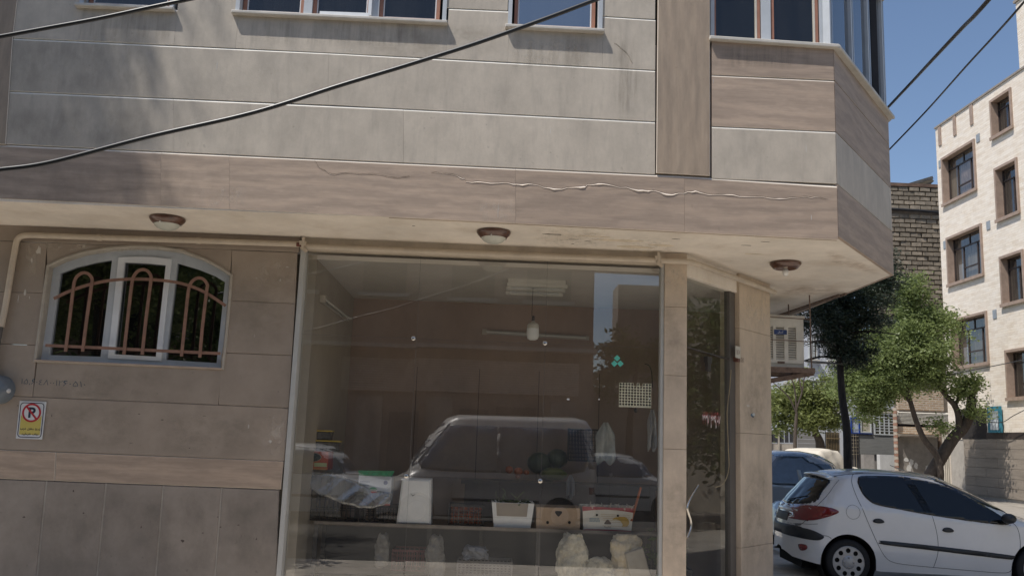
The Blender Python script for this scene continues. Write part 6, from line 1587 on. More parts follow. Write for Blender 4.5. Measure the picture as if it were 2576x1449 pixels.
# covered car
cvm = M('car_cover_cloth', (.56, .51, .43), .85, .05, 3, bump=.5, bscale=9)
def covered(loc):
    prof = [(0, .1), (0, .6), (.1, .95), (.45, 1.05), (.95, 1.30), (1.3, 1.50), (1.9, 1.54), (2.6, 1.50), (3.1, 1.26), (3.5, 1.05), (4.0, .95), (4.35, .80), (4.45, .5), (4.45, .1)]
    n = 40; P = resample([(x, 0, z) for x, z in prof], 200); V = []; Fc = []
    xs = [4.45*i/60 for i in range(61)]; top = [(x, z) for x, z in prof[1:-1]]
    rr = random.Random(3)
    for i, x in enumerate(xs):
        zt = interp([(0, .62)]+prof[2:-2]+[(4.45, .6)], x)
        for j in range(n+1):
            t = j/n*2-1; a = abs(t)
            if a < .55: y = t/.55*.62; z = zt-.03*(a/.55)**2
            elif a < .75: u = (a-.55)/.2; y = math.copysign(.62+.22*u, t); z = zt-.03-(.12+max(0, zt-1.0)*.8)*u**1.3
            else: u = (a-.75)/.25; y = math.copysign(.84+.03*u, t); z0_ = zt-.15-max(0, zt-1.0)*.8; z = lin(z0_, .12, u)
            w = .018*math.sin(x*9+y*5)+.014*math.sin(x*4-z*16+t*3)+.01*math.sin(x*17+z*9)
            V.append((x+w*.4, y+w*(1 if t > 0 else -1), z+w*(1-a)*.8))
    for i in range(60):
        for j in range(n): Fc.append((i*(n+1)+j, (i+1)*(n+1)+j, (i+1)*(n+1)+j+1, i*(n+1)+j+1))
    o_ = MB().add(V, Fc, True).build('covered_car', cvm); o_.location = loc; return o_
cvo = covered((9.9, 29.6, .30)); cvo.rotation_euler = (0, 0, R(42)); cvo.scale = (.9, 1, .98); tag(cvo, 'car under a pale cream cloth cover standing in the sun', 'covered car')

# ================================================================== TREES
def leafmesh(name, pts, sizes, mat, par, label=None, flat=.6, ratio=.45, kind='stuff'):
    n = len(pts); pts = np.asarray(pts); d = np.random.normal(size=(n, 3)); d[:, 2] *= flat; d /= np.linalg.norm(d, axis=1)[:, None]
    e = np.cross(d, np.random.normal(size=(n, 3))); e /= np.linalg.norm(e, axis=1)[:, None]
    s = np.asarray(sizes)[:, None]; V = np.empty((n, 4, 3)); V[:, 0] = pts-d*s; V[:, 1] = pts+e*s*ratio+d*s*.1; V[:, 2] = pts+d*s; V[:, 3] = pts-e*s*ratio+d*s*.1
    me = bpy.data.meshes.new(name); me.vertices.add(n*4); me.vertices.foreach_set('co', V.reshape(-1))
    me.loops.add(n*4); me.loops.foreach_set('vertex_index', np.arange(n*4)); me.polygons.add(n); me.polygons.foreach_set('loop_start', np.arange(n)*4); me.polygons.foreach_set('loop_total', np.full(n, 4))
    me.update(calc_edges=True); me.materials.append(mat); o_ = bpy.data.objects.new(name, me); COL.objects.link(o_); o_.parent = par
    if par is not None and par.name in WROOT: o_.matrix_parent_inverse = Matrix.Translation(-WROOT[par.name])
    return o_
def crown(blobs, n_clump, per, size, spread, seed, shell=.55):
    rg = np.random.default_rng(seed); P = []; cl = []
    w = np.array([b[3]*b[4]*b[5] for b in blobs], float)**.75; w /= w.sum()
    for k_ in range(n_clump):
        b = blobs[rg.choice(len(blobs), p=w)]; d = rg.normal(size=3); d /= np.linalg.norm(d); r_ = (shell+(1-shell)*rg.random())*rg.uniform(.8, 1.08)
        if rg.random() < .3: r_ *= rg.random()
        c = np.array([b[0]+d[0]*b[3]*r_, b[1]+d[1]*b[4]*r_, b[2]+d[2]*b[5]*r_]); cl.append(c)
        m_ = int(per*rg.uniform(.5, 1.5)); P.append(c+rg.normal(size=(m_, 3))*np.array([spread, spread, spread*.7])*rg.uniform(.6, 1.3))
    P = np.concatenate(P); return P, size*rg.uniform(.6, 1.25, len(P)), cl
def limbs(name, paths, mat, par):
    mb = MB()
    for pts, r0, r1 in paths:
        Q = smooth_path(pts, 5); n = len(Q); mb.tube(Q, [lin(r0, r1, i/(n-1)) for i in range(n)], 9)
    return mb.build(name, mat, par)
bark = M('bark_brown', (.085, .065, .05), .9, .25, 6, (3, 3, 1), bump=.6, bscale=14); bark_d = M('bark_dark', (.035, .028, .024), .9, .25, 6, (3, 3, 1), bump=.6, bscale=14)
pine_l = leaf_mat('pine_needles', (.014, .023, .013), (.034, .052, .025), .15); green_l = leaf_mat('tree_leaves', (.12, .16, .05), (.29, .35, .13), .5); yel_l = leaf_mat('pale_leaves', (.13, .16, .05), (.27, .30, .10), .45)
def axis_pts(pix, Y): return [onY(px, py, Y) for px, py in pix]
# dark pine
Yp = 17.5; base = onY(2133, 1180, Yp); gx_ = base.x
pine = wthing('pine_tree', 'dark pine with a thin bare trunk rising behind the white hatchback', 'tree', (gx_+.02, Yp, .12))
tk = [Vector((gx_+.02, Yp, .05)), onY(2133, 1172, Yp), onY(2130, 1080, Yp), onY(2119, 1000, Yp), onY(2114, 930, Yp), onY(2112, 850, Yp), onY(2120, 700, Yp), onY(2140, 500, Yp)]
limbs('trunk', [(tk, .088, .05)], bark_d, pine)
br = []; rr = random.Random(5)
for k_ in range(22):
    t = rr.uniform(.0, 1); p = onY(2112+rr.uniform(-3, 3), lin(905, 600, t), Yp); a = rr.uniform(0, 6.28); L_ = rr.uniform(.7, 1.3)*(1-.25*t)
    br.append(([p, p+Vector((math.cos(a)*L_*.5, math.sin(a)*L_*.5, .08)), p+Vector((math.cos(a)*L_, math.sin(a)*L_, .02))], .03, .008))
limbs('branches', br, bark_d, pine)
def BL(px, py, Y, rx, ry, rz): p = onY(px, py, Y); return (p.x, p.y, p.z, rx, ry, rz)
bl = [BL(2090, 820, Yp, .75, .9, .55), BL(2170, 800, Yp, .75, .9, .6), BL(2130, 760, Yp, .95, 1.0, .5), BL(2120, 880, Yp, .45, .6, .45), BL(2060, 780, Yp, .45, .6, .35), BL(2190, 720, Yp+.2, .6, .8, .5), BL(2215, 690, Yp+.2, .35, .6, .45), BL(2150, 650, Yp+.4, .7, .9, .8), BL(2155, 890, Yp, .35, .5, .35)]
P_, s_, _c = crown(bl, 620, 75, .045, .10, 1, .45); tag(leafmesh('foliage', P_, s_, pine_l, pine, ratio=.22), kind='stuff')
# big green tree with leaning double trunk
Yg = 26.5
gt = wthing('leafy_tree', 'large bright green tree with a leaning forked trunk by the pale brick building', 'tree', (onY(2345, 1200, Yg).x, Yg, .35))
b0 = onY(2338, 1205, Yg); b00 = Vector((b0.x-.1, Yg, .3))
pa_ = [b00, b0, onY(2368, 1150, Yg), onY(2400, 1100, Yg), onY(2424, 1075, Yg), onY(2440, 1040, Yg), onY(2445, 1000, Yg)]
pb_2 = [onY(2412, 1090, Yg), onY(2412, 1050, Yg), onY(2402, 1020, Yg), onY(2380, 995, Yg), onY(2350, 950, Yg), onY(2330, 880, Yg)]
pc_ = [Vector((b00.x+.25, Yg, .3)), onY(2366, 1195, Yg-.2), onY(2355, 1145, Yg-.2), onY(2325, 1105, Yg-.2), onY(2305, 1060, Yg-.2), onY(2290, 1010, Yg-.2), onY(2270, 940, Yg)]
limbs('trunk', [(pa_, .20, .14), (pb_2, .11, .05)], bark, gt); limbs('trunk', [(pc_, .11, .06)], bark, gt)
br = [([onY(2330, 880, Yg), onY(2300, 800, Yg), onY(2290, 720, Yg)], .07, .02), ([onY(2290, 1010, Yg), onY(2230, 950, Yg), onY(2180, 920, Yg)], .07, .02), ([onY(2270, 940, Yg), onY(2240, 860, Yg), onY(2250, 760, Yg)], .07, .02), ([onY(2402, 1020, Yg), onY(2430, 970, Yg), onY(2450, 950, Yg)], .06, .02), ([onY(2350, 950, Yg), onY(2380, 880, Yg), onY(2385, 800, Yg)], .06, .02), ([onY(2445, 1000, Yg), onY(2460, 960, Yg+.5)], .1, .03)]
limbs('branches', br, bark, gt)
bl = [BL(2285, 735, Yg, .6, .9, .7), BL(2315, 800, Yg, 1.0, 1.2, .6), BL(2280, 860, Yg, 1.6, 1.8, .9), BL(2200, 900, Yg, 1.2, 1.4, .7), BL(2185, 1005, Yg, .7, .8, .45), BL(2150, 950, Yg, .6, .8, .5), BL(2420, 985, Yg, .4, .5, .3), BL(2320, 900, Yg, 1.0, 1.3, .7), BL(2180, 970, Yg, 1.0, 1.2, .6), BL(2250, 955, Yg, 1.2, 1.4, .6), BL(2355, 955, Yg, .6, .9, .5), BL(2365, 810, Yg, .5, .8, .3), BL(2390, 800, Yg, .25, .4, .2), BL(2430, 960, Yg, .38, .5, .4), BL(2170, 1040, Yg, .35, .4, .3), BL(2450, 1030, Yg-.2, .42, .5, .3), BL(2365, 1075, Yg-.2, .35, .4, .2)]
P_, s_, _c = crown(bl, 840, 85, .052, .17, 2, .42); tag(leafmesh('foliage', P_, s_, green_l, gt), kind='stuff')
# pale tree and a nearly bare one farther back
Yl = 33.0
lt = wthing('leafy_tree', 'pale green bushy tree in front of the blue white building', 'tree', (onY(2062, 1128, Yl).x, Yl, .45))
limbs('trunk', [([Vector((onY(2064, 1128, Yl).x, Yl, .4)), onY(2064, 1128, Yl), onY(2060, 1105, Yl), onY(2050, 1080, Yl), onY(2046, 1030, Yl)], .2, .09), ([onY(2052, 1085, Yl), onY(2030, 1050, Yl), onY(2000, 1020, Yl)], .1, .03)], bark, lt)
bl = [BL(1990, 1050, Yl, 1.1, 1.2, .75), BL(1960, 1010, Yl, .8, 1.0, .7), BL(2040, 1040, Yl, 1.0, 1.0, .8), BL(2080, 1030, Yl, .8, .9, .9), BL(2085, 980, Yl, .6, .7, .7), BL(2035, 990, Yl, .5, .6, .7), BL(2000, 985, Yl, .5, .6, .4), BL(2100, 1060, Yl, .6, .6, .5), BL(2040, 950, Yl, .2, .3, .3)]
P_, s_, _c = crown(bl, 230, 60, .075, .17, 3, .4); tag(leafmesh('foliage', P_, s_, yel_l, lt), kind='stuff')
Yb = 31.0
bt_ = wthing('bare_tree', 'nearly bare young tree with thin upright branches left of the pine trunk', 'tree', (onY(2000, 1110, Yb).x, Yb, .45))
br = [([Vector((onY(2000, 1120, Yb).x, Yb, .4)), onY(2000, 1110, Yb), onY(2004, 1040, Yb)], .08, .05)]
for q in ([(2004, 1040), (1985, 1000), (1960, 975), (1940, 958)], [(2004, 1040), (2000, 985), (1990, 950), (1976, 930)], [(2003, 1030), (2018, 985), (2024, 950), (2044, 920)], [(2018, 985), (2012, 960), (2008, 930)], [(1990, 950), (1996, 930), (1992, 915)]): br.append((axis_pts(q, Yb), .035, .012))
limbs('trunk', br, bark, bt_)
# shade tree left of the camera (its crown, out of the frame, dapples the upper left wall)
sx, sy = -8.6, 4.8
stt = wthing('street_tree', 'very tall slender street tree standing left of the view, shading the upper left wall', 'tree', (sx, sy, 0))
limbs('trunk', [([(sx, sy, 0), (sx+.1, sy, 4), (sx-.1, sy+.1, 9), (sx+.1, sy, 15)], .24, .06)], bark_d, stt)
bl = [(-8.35, 4.8, 15.6, 1.1, .8, 2.2), (-8.4, 4.8, 13.0, 1.15, .8, 2.0), (-8.6, 4.8, 11.0, 1.1, .8, 1.6), (-10.2, 4.8, 14.0, .7, .8, 2.6)]
P_, s_, _c = crown(bl, 560, 90, .05, .20, 4, .1); tag(leafmesh('foliage', P_, s_, pine_l, stt), kind='stuff')
st3 = wthing('street_tree', 'added broad leafy tree shading the left end from outside the view, mirrored in the arched window', 'tree', (-6.3, 2.2, 0))  # tree added out of frame to block sky and sun at the left
limbs('trunk', [([(-6.3, 2.2, 0), (-6.2, 2.2, 2), (-6.3, 2.3, 4)], .17, .08)], bark_d, st3)
P_, s_, _c = crown([(-6.2, 2.3, 4.9, 2.3, 2.0, 1.4), (-5.2, 2.8, 4.2, 1.3, 1.2, .9), (-7.6, 2.0, 4.2, 1.6, 1.5, 1.2)], 420, 40, .08, .2, 14, .3); tag(leafmesh('foliage', P_, s_, green_l, st3), kind='stuff')

st4 = wthing('street_tree', 'added low spreading tree outside the view, shading the left end of the shop', 'tree', (-6.4, .6, 0))  # another added crown out of frame, darkens the ground and lower left wall
limbs('trunk', [([(-6.4, .6, 0), (-6.3, .6, 2), (-6.4, .6, 4)], .16, .08)], bark_d, st4)
P_, s_, _c = crown([(-6.6, .5, 4.9, 2.2, 1.9, 1.3), (-7.0, 1.5, 4.3, 1.6, 1.5, 1.2), (-5.6, -.5, 5.0, 1.4, 1.3, 1.1)], 420, 42, .08, .2, 24, .3); tag(leafmesh('foliage', P_, s_, green_l, st4), kind='stuff')

# ================================================================== PALE BRICK BUILDING (right)
XF = 15.5
pale = M('pale_brick', (.56, .48, .40), .8, .06, 2, bump=.1)
def brick_mat(name, c1, c2, mortar, w, h, ms=.006):
    m, nt, b = base_mat(name); N = nt.nodes; L = nt.links; b.inputs['Roughness'].default_value = .85
    tc = N.new('ShaderNodeTexCoord'); sp_ = N.new('ShaderNodeSeparateXYZ'); cb = N.new('ShaderNodeCombineXYZ'); ad = N.new('ShaderNodeMath')
    L.new(tc.outputs['Object'], sp_.inputs[0]); L.new(sp_.outputs['X'], ad.inputs[0]); L.new(sp_.outputs['Y'], ad.inputs[1]); L.new(ad.outputs[0], cb.inputs['X']); L.new(sp_.outputs['Z'], cb.inputs['Y'])
    br_ = N.new('ShaderNodeTexBrick'); br_.inputs['Scale'].default_value = 1; br_.inputs['Brick Width'].default_value = w; br_.inputs['Row Height'].default_value = h; br_.inputs['Mortar Size'].default_value = ms
    br_.inputs['Color1'].default_value = (*c1, 1); br_.inputs['Color2'].default_value = (*c2, 1); br_.inputs['Mortar'].default_value = (*mortar, 1); br_.inputs['Bias'].default_value = -.3
    nz = N.new('ShaderNodeTexNoise'); nz.inputs['Scale'].default_value = 3; nz.inputs['Detail'].default_value = 9; mp = N.new('ShaderNodeMapping'); mp.inputs['Scale'].default_value = (.8, 2.5, 1)
    L.new(cb.outputs[0], br_.inputs['Vector']); L.new(cb.outputs[0], mp.inputs['Vector']); L.new(mp.outputs[0], nz.inputs['Vector'])
    mx = N.new('ShaderNodeMix'); mx.data_type = 'RGBA'; mx.blend_type = 'OVERLAY'; mx.inputs['Factor'].default_value = .40
    L.new(br_.outputs['Color'], mx.inputs['A']); L.new(nz.outputs['Fac'], mx.inputs['B']); L.new(mx.outputs['Result'], b.inputs['Base Color'])
    bp = N.new('ShaderNodeBump'); bp.inputs['Strength'].default_value = .5; bp.inputs['Distance'].default_value = .01; bp.invert = True; L.new(br_.outputs['Fac'], bp.inputs['Height']); L.new(bp.outputs[0], b.inputs['Normal'])
    return m
palebrick = brick_mat('pale_brick_cladding', (.77, .69, .59), (.67, .585, .49), (.61, .53, .44), .34, .075, .004)
frame_br = M('window_band_brown', (.36, .265, .205), .6, .12, 5); sash_br = M('sash_dark_brown', (.05, .035, .03), .5, .1)
yl_, yr_ = onX(2370, 700, XF).y, 23.6        # facade from its far corner to beyond the frame
zg = .3; zr0 = onX(2345, 331, XF).z
PG = glass_mat('pane_glass', (.7, .7, .7), 2.0, .07, .05)
pb = wthing('brick_building', 'tall pale brick apartment building with brown framed windows at the right', 'building', (XF, 27, .4))
wins = [  # outer corners: far-left x,y top ; right top ; right bottom ; left bottom ; kind
    ((2368, 402.5), (2451, 348.6), (2460.6, 475.7), (2375.9, 520), 3), ((2380, 602.6), (2469, 560), (2478, 690.5), (2389, 722.5), 3), ((2391.7, 805), (2484, 781), (2490, 915), (2399.7, 928.8), 3),
    ((2491, 254), (2543, 223), (2552, 319.7), (2497, 354), 2), ((2501, 429.5), (2558.7, 393), (2568.6, 532.4), (2511.7, 561.7), 2), ((2515, 652), (2575, 622), (2583, 752), (2524, 776), 2), ((2528.6, 885), (2590, 868), (2600, 998), (2538, 1010), 2)]
ops = []
for a, b, c, d, kk in wins:
    A, B, C_, D_ = [onX(*p, XF) for p in (a, b, c, d)]
    ya, yb = (A.y+D_.y)/2, (B.y+C_.y)/2; z1_, z0_ = (A.z+B.z)/2, (C_.z+D_.z)/2; ops.append((ya, yb, z0_, z1_, kk))
zroof = zr0; zbase = onX(2460, 1105, XF).z
outer = [Vector((yl_, XF, zbase)), Vector((yl_, XF, zroof)), Vector((yr_, XF, zroof)), Vector((yr_, XF, zbase))]
# build in a swapped frame (x<-y) with the plate helper, then map to the facade plane
def facade_plate(rect, holes, th, name, mat, par):
    o3 = [Vector((y, 0, z)) for y, z in rect]; h3 = [[Vector((y, 0, z)) for y, z in h] for h in holes]
    ob = plate_with_holes(o3, h3, name, mat, None, th); me = ob.data; co = np.zeros(len(me.vertices)*3); me.vertices.foreach_get('co', co); co = co.reshape(-1, 3)
    new = np.stack([XF+co[:, 1], co[:, 0], co[:, 2]], 1); me.vertices.foreach_set('co', new.reshape(-1)); me.flip_normals(); me.update(); ob.parent = par; ob.matrix_parent_inverse = Matrix.Translation(-WROOT[par.name]); return ob
hr_ = []
for ya, yb, z0_, z1_, kk in ops: e = .06; hr_.append([(ya-e, z0_+e), (yb+e, z0_+e), (yb+e, z1_-e), (ya-e, z1_-e)])
facade_plate([(yl_, zbase), (yr_, zbase), (yr_, zroof), (yl_, zroof)], hr_, .3, 'facade_wall', palebrick, pb)
MB().box((XF+.0, yl_, .2), (XF+14, yl_+.01, zroof)).build('end_wall', palebrick, pb)
MB().box((XF+.45, yr_, .2), (XF+14, yl_-.05, zroof-.05)).build('building_core', M('core_grey', (.3, .27, .23), .9), pb)
MB().box((XF-.04, yr_, zroof), (XF+.3, yl_+.03, zroof+.06)).build('roof_coping', M('coping', (.30, .26, .22), .7), pb)
pz = onX(2563, 170, XF).y; MB().box((XF+.02, yr_, zroof+.06), (XF+4, pz, zroof+2.2)).build('roof_parapet', palebrick, pb); MB().box((XF-.03, yr_, zroof+2.2), (XF+4.1, pz+.05, zroof+2.28)).build('roof_coping', M('coping2', (.30, .26, .22), .7), pb)
curt = M('curtain_cream', (.42, .36, .27), .8, .25, 3, (1, 9, .6)); curtw = M('curtain_white', (.6, .62, .64), .7, .15, 3, (1, 9, .6)); curtp = M('curtain_peach', (.5, .38, .30), .7, .25, 2, (1, 5, 1.5))
for k_, (ya, yb, z0_, z1_, kk) in enumerate(ops):
    e = .08; w_ = MB()
    w_.box((XF-.05, yb, z1_-e), (XF+.28, ya, z1_)); w_.box((XF-.05, yb, z0_), (XF+.28, ya, z0_+e)); w_.box((XF-.05, ya-e, z0_+e+.001), (XF+.28, ya, z1_-e-.001)); w_.box((XF-.05, yb, z0_+e+.001), (XF+.28, yb+e, z1_-e-.001))
    w = w_.build('window', frame_br, pb); MB().box((XF-.09, yb-.02, z0_-.03), (XF-.052, ya+.02, z0_+.07)).build('sill', frame_br, w)
    y0_, y1_ = yb+e, ya-e; zz0, zz1 = z0_+e, z1_-e; tr = lin(zz0, zz1, .76); s_ = MB(); xs_ = XF+.20
    def bb_(ya_, yb_, za, zb): s_.box((xs_-.025, ya_, za), (xs_+.025, yb_, zb))
    bb_(y0_, y1_, zz0, zz0+.035); bb_(y0_, y1_, zz1-.035, zz1); bb_(y0_, y0_+.035, zz0, zz1); bb_(y1_-.035, y1_, zz0, zz1); bb_(y0_, y1_, tr-.02, tr+.02)
    if kk == 3:
        ym1, ym2 = lin(y0_, y1_, .28), lin(y0_, y1_, .70); bb_(ym1-.025, ym1+.025, zz0, tr); bb_(ym2-.025, ym2+.025, zz0, tr); bb_(ym1, ym2, lin(zz0, tr, .38)-.02, lin(zz0, tr, .38)+.02); bb_(lin(y0_, y1_, .5)-.02, lin(y0_, y1_, .5)+.02, tr, zz1)
    else: ym = lin(y0_, y1_, .45); bb_(ym-.025, ym+.025, zz0, tr)
    s_.build('sash', sash_br, w)
    MB().add([(xs_, y0_, zz0), (xs_, y1_, zz0), (xs_, y1_, zz1), (xs_, y0_, zz1)], [(0, 1, 2, 3)]).build('pane', PG, w)
    MB().box((xs_+.18, y0_, zz0), (xs_+.20, y1_, zz1)).build('room_shade', dark_room, w)
    if k_ in (0,): MB().box((xs_+.06, y0_, zz0), (xs_+.07, lin(y0_, y1_, .68), tr)).build('curtain', curtp, w); MB().box((xs_+.075, lin(y0_, y1_, .70), zz0), (xs_+.08, y1_, tr)).build('curtain', curt, w)
    if k_ < 3: MB().box((xs_+.10, lin(y0_, y1_, .02), zz0), (xs_+.11, lin(y0_, y1_, .98), zz1)).build('curtain', M('curtain_tan', (.26, .21, .16), .8, .3, 2, (1, 5, .8)), w)
    if k_ in (1, 2): MB().box((xs_+.06, lin(y0_, y1_, .80), zz0), (xs_+.07, lin(y0_, y1_, .93), lin(zz0, tr, .55))).build('curtain', curtw, w)
    if k_ in (1,): MB().box((xs_+.09, lin(y0_, y1_, .18), zz0), (xs_+.10, lin(y0_, y1_, .66), lin(zz0, tr, .75))).build('curtain', curt, w)
    if k_ in (3, 4): MB().box((xs_+.06, lin(y0_, y1_, .06), zz0), (xs_+.07, lin(y0_, y1_, .42), tr)).build('curtain', M('curtain_brown', (.16, .12, .10), .8, .2, 3, (1, 9, .6)), w)
for (px, a, b) in ((2364, 320, 368), (2401, 291, 343), (2443, 260, 316)):
    p, q = onX(px, a, XF), onX(px, b, XF); MB().box((XF-.03, p.y-.09, q.z), (XF+.02, p.y+.09, p.z)).build('rain_outlet', frame_br, pb)
for (px, py) in ((2461, 347), (2366, 412), (2487, 566), (2378, 615), (2503, 789)):
    p = onX(px, py, XF); MB().box((XF-.02, p.y-.10, p.z-.15), (XF+.01, p.y+.10, p.z+.12)).build('vent_grille', M('vent_grey', (.30, .33, .36), .5), pb)
# ground floor: stone base, dark recess band, teal framed notice
zb0 = onX(2500, 1105, XF).z; zb1 = onX(2500, 1088, XF).z
stone_b = M('base_stone', (.28, .235, .19), .7, .15, 1.2, (1, .7, 4), streak=.4, streak_st=(.5, .5, 12)); yg1 = onX(2425, 1100, XF).y
rb = 6
for i in range(rb):
    zz0 = lin(.55, zb0, i/rb); zz1 = lin(.55, zb0, (i+1)/rb); yy = yg1; k_ = 0
    while yy > yr_+.2:
        l_ = 1.25; y2 = max(yr_, yy-l_+(.6 if (i % 2 and k_ == 0) else 0)); MB().slab([(XF-.03, yy-.004, zz0+.004), (XF-.03, y2+.004, zz0+.004), (XF-.03, y2+.004, zz1-.004), (XF-.03, yy-.004, zz1-.004)], (-1, 0, 0), .05, .004).build('base_block', stone_b, pb); yy = y2; k_ += 1
MB().box((XF+.02, yr_, .3), (XF+.3, yl_, zb0)).build('base_backing', joint_grey, pb)
MB().box((XF+.35, yr_, zb0-.2), (XF+.42, yl_, zbase+.9)).build('dark_recess', dark_room, pb)
# clear the recess out of the facade: dark band slab proud of the wall
q0_ = onX(2418, 1030, XF); q1_ = onX(2484, 1100, XF)
MB().box((XF-.015, q1_.y, zb0+.003), (XF+.01, q0_.y, q0_.z)).build('dark_opening', M('opening_dark', (.025, .02, .018), .9), pb)
MB().box((XF-.035, yr_, zb0+.01), (XF-.016, q1_.y+.0, zb1+.0)).build('beam_dark', M('beam_dark', (.05, .035, .028), .7, .2), pb)
p, q = onX(2484, 1023, XF-.1), onX(2519, 1088, XF-.1)
nb = wthing('notice_frame', 'teal framed notice panel with white sheet on the pale brick building', 'notice', (XF-.1, (p.y+q.y)/2, q.z))
MB().box((XF-.12, q.y, q.z), (XF-.05, p.y, p.z)).build('frame', M('teal_paint', (.03, .20, .28), .5, .1), nb)
MB().box((XF-.125, lin(q.y, p.y, .12), lin(q.z, p.z, .10)), (XF-.121, lin(q.y, p.y, .78), lin(q.z, p.z, .82))).build('notice_sheet', M('notice_grey', (.33, .36, .36), .6, .1), nb)
MB().box((XF-.129, lin(q.y, p.y, .12), lin(q.z, p.z, .12)), (XF-.126, lin(q.y, p.y, .78), lin(q.z, p.z, .48))).build('notice_sheet', M('notice_white', (.62, .66, .68), .6, .2, 8, (1, 8, 1)), nb)

# ================================================================== OLD BRICK WALL behind
YO = 36.0
ow = wthing('brick_wall', 'old rough brown brick gable wall behind the green tree', 'wall', (17, YO, .5))
obm = M('old_brick', (.285, .235, .175), .9, .22, 4, rnd=.22, bump=.4, bscale=12); mo_ = M('old_mortar', (.21, .17, .13), .95, .2)
zt0 = onY(2240, 468, YO).z; xa0 = onY(2225, 600, YO).x; xb0 = onY(2400, 600, YO).x
xw0 = onY(2262, 1000, YO).x
MB().box((xw0-.9, YO+.08, 6.2), (xb0+1, YO+.5, zt0)).box((xw0, YO+.08, .4), (xb0+1, YO+.5, 6.19)).build('wall_core', mo_, ow)
MB().box((xw0-.9, YO-.04, zt0+.0), (xb0+1, YO+.5, zt0+.14)).build('coping', M('coping_brown', (.16, .10, .07), .9, .2), ow)
rr = random.Random(12); bm_ = None; cnt = 0
# bricks: rows 0.19 m, stretchers about 0.45 m (hollow blocks)
row_h = .198; z = zt0-.01; r_i = 0
me_b = None
while z > 4.6 and cnt < 296:
    xx = xa0-.5+(.23 if r_i % 2 else 0)
    while xx < xb0:
        if cnt < 296 and not (abs(z-(zt0-1.02)) < .10):
            if me_b is None: o_ = MB().box((-.205, -.03, -.078), (.205, .1, .078)).build('brick', obm, ow, bevel=0); me_b = o_
            else: o_ = me_b.copy(); COL.objects.link(o_)
            o_.matrix_parent_inverse = Matrix.Translation(-WROOT[ow.name])
            o_.location = (xx+rr.uniform(-.01, .01), YO+rr.uniform(-.02, .03), z-row_h/2+rr.uniform(-.008, .008)); o_.scale = (rr.uniform(.94, 1.06), 1, rr.uniform(.86, 1.02)); o_.rotation_euler = (rr.uniform(-.03, .03), rr.uniform(-.015, .015), rr.uniform(-.03, .03)); cnt += 1
        xx += .46
    z -= row_h; r_i += 1
MB().tube([(xa0-.6, YO-.06, zt0-1.0), ((xa0+xb0)/2, YO-.10, zt0-1.05), (xb0+.2, YO-.06, zt0-1.12)], .055, 6).build('black_pipe', rubber, ow)
MB().tube([(xa0-.2, YO-.06, 7.75), (xb0+.3, YO-.08, 7.75)], .03, 6).build('black_pipe', rubber, ow)
rt = wthing('roof_timber', 'weathered timber lean-to sticking up from the old wall', 'timber', (onY(2310, 465, YO).x, YO, zt0+.1))
MB().slab([onY(2276, 468, YO+.3), onY(2345, 452, YO+.3), onY(2352, 470, YO+.3)], FN, .8).build('timber_boards', M('old_timber', (.16, .14, .11), .9, .25, 3, (1, 1, 8)), rt) if False else None
t1 = [onY(2276, 470, YO+.2), onY(2343, 448, YO+.2), onY(2350, 456, YO+.2), onY(2332, 472, YO+.2)]
MB().slab(t1, FN, .7).build('timber_boards', M('old_timber', (.16, .14, .11), .9, .25, 3, (1, 1, 8)), rt)
MB().bar(onY(2270, 470, YO+.1), onY(2346, 447, YO+.1), .08, .12).build('timber_beam', M('beam_grey', (.10, .095, .09), .9, .2), rt)

# ================================================================== BACK ROW along the far pavement
YK = 38.0
def K(px, py, Y=YK): return onY(px, py, Y)
def kbox(x0, x1, y0, y1, nm, mat, par, off=0.0, th=.2, Y=YK, zmin=None):
    a, b = K(x0, y0, Y), K(x1, y1, Y); z0_ = b.z if zmin is None else zmin
    return MB().box((a.x, Y-off, z0_), (b.x, Y-off+th, a.z)).build(nm, mat, par)
bluew = M('blue_white_render', (.52, .54, .58), .8, .06, 1, streak=.2); 
kw = wthing('house', 'blue white rendered house behind the pale tree, tall narrow windows', 'house', (K(2040, 1100).x, YK, .45))
kbox(1900, 2160, 740, 1300, 'wall', bluew, kw, 0, 1.0, zmin=.4)
def kwin(x0, x1, y0, y1, frame, panem, par, nx=2, ny=1, sill=True, nm='window', off=.04, Y=YK):
    a, b = K(x0, y0, Y), K(x1, y1, Y); w = MB().box((a.x, Y-off, b.z), (b.x, Y-off+.03, a.z)).build(nm, panem, par); f = MB(); t = .05
    f.box((a.x-t, Y-off-.05, b.z-t), (a.x, Y-off+.03, a.z+t)); f.box((b.x, Y-off-.05, b.z-t), (b.x+t, Y-off+.03, a.z+t)); f.box((a.x, Y-off-.05, a.z), (b.x, Y-off+.03, a.z+t)); f.box((a.x, Y-off-.05, b.z-t), (b.x, Y-off+.03, b.z))
    for i in range(1, nx): x = lin(a.x, b.x, i/nx); f.box((x-.025, Y-off-.03, b.z+.001), (x+.025, Y-off-.001, a.z-.001))
    for i in range(1, ny): z = lin(b.z, a.z, i/ny); f.box((a.x+.001, Y-off-.028, z-.018), (b.x-.001, Y-off-.002, z+.018))
    f.build('frame', frame, w)
    if sill: MB().box((a.x-.12, Y-off-.16, b.z-.13), (b.x+.12, Y-off+.03, b.z-.051)).build('sill', white_stone, w)
    return w
wframe = M('far_frame_white', (.5, .52, .52), .5, .1); winb = M('far_pane_brown', (.12, .085, .06), .2, .3, 2, (6, 1, 1)); wind = M('far_pane_dark', (.035, .035, .04), .15, .2)
kwin(2035, 2052, 845, 902, wframe, winb, kw, 3, 1); kwin(2085, 2100, 850, 905, wframe, winb, kw, 2); kwin(1978, 2014, 943, 960, wframe, M('far_blind', (.45, .38, .26), .6), kw, 4); kwin(2036, 2054, 958, 975, wframe, wind, kw); kwin(2086, 2102, 990, 1030, wframe, wind, kw)
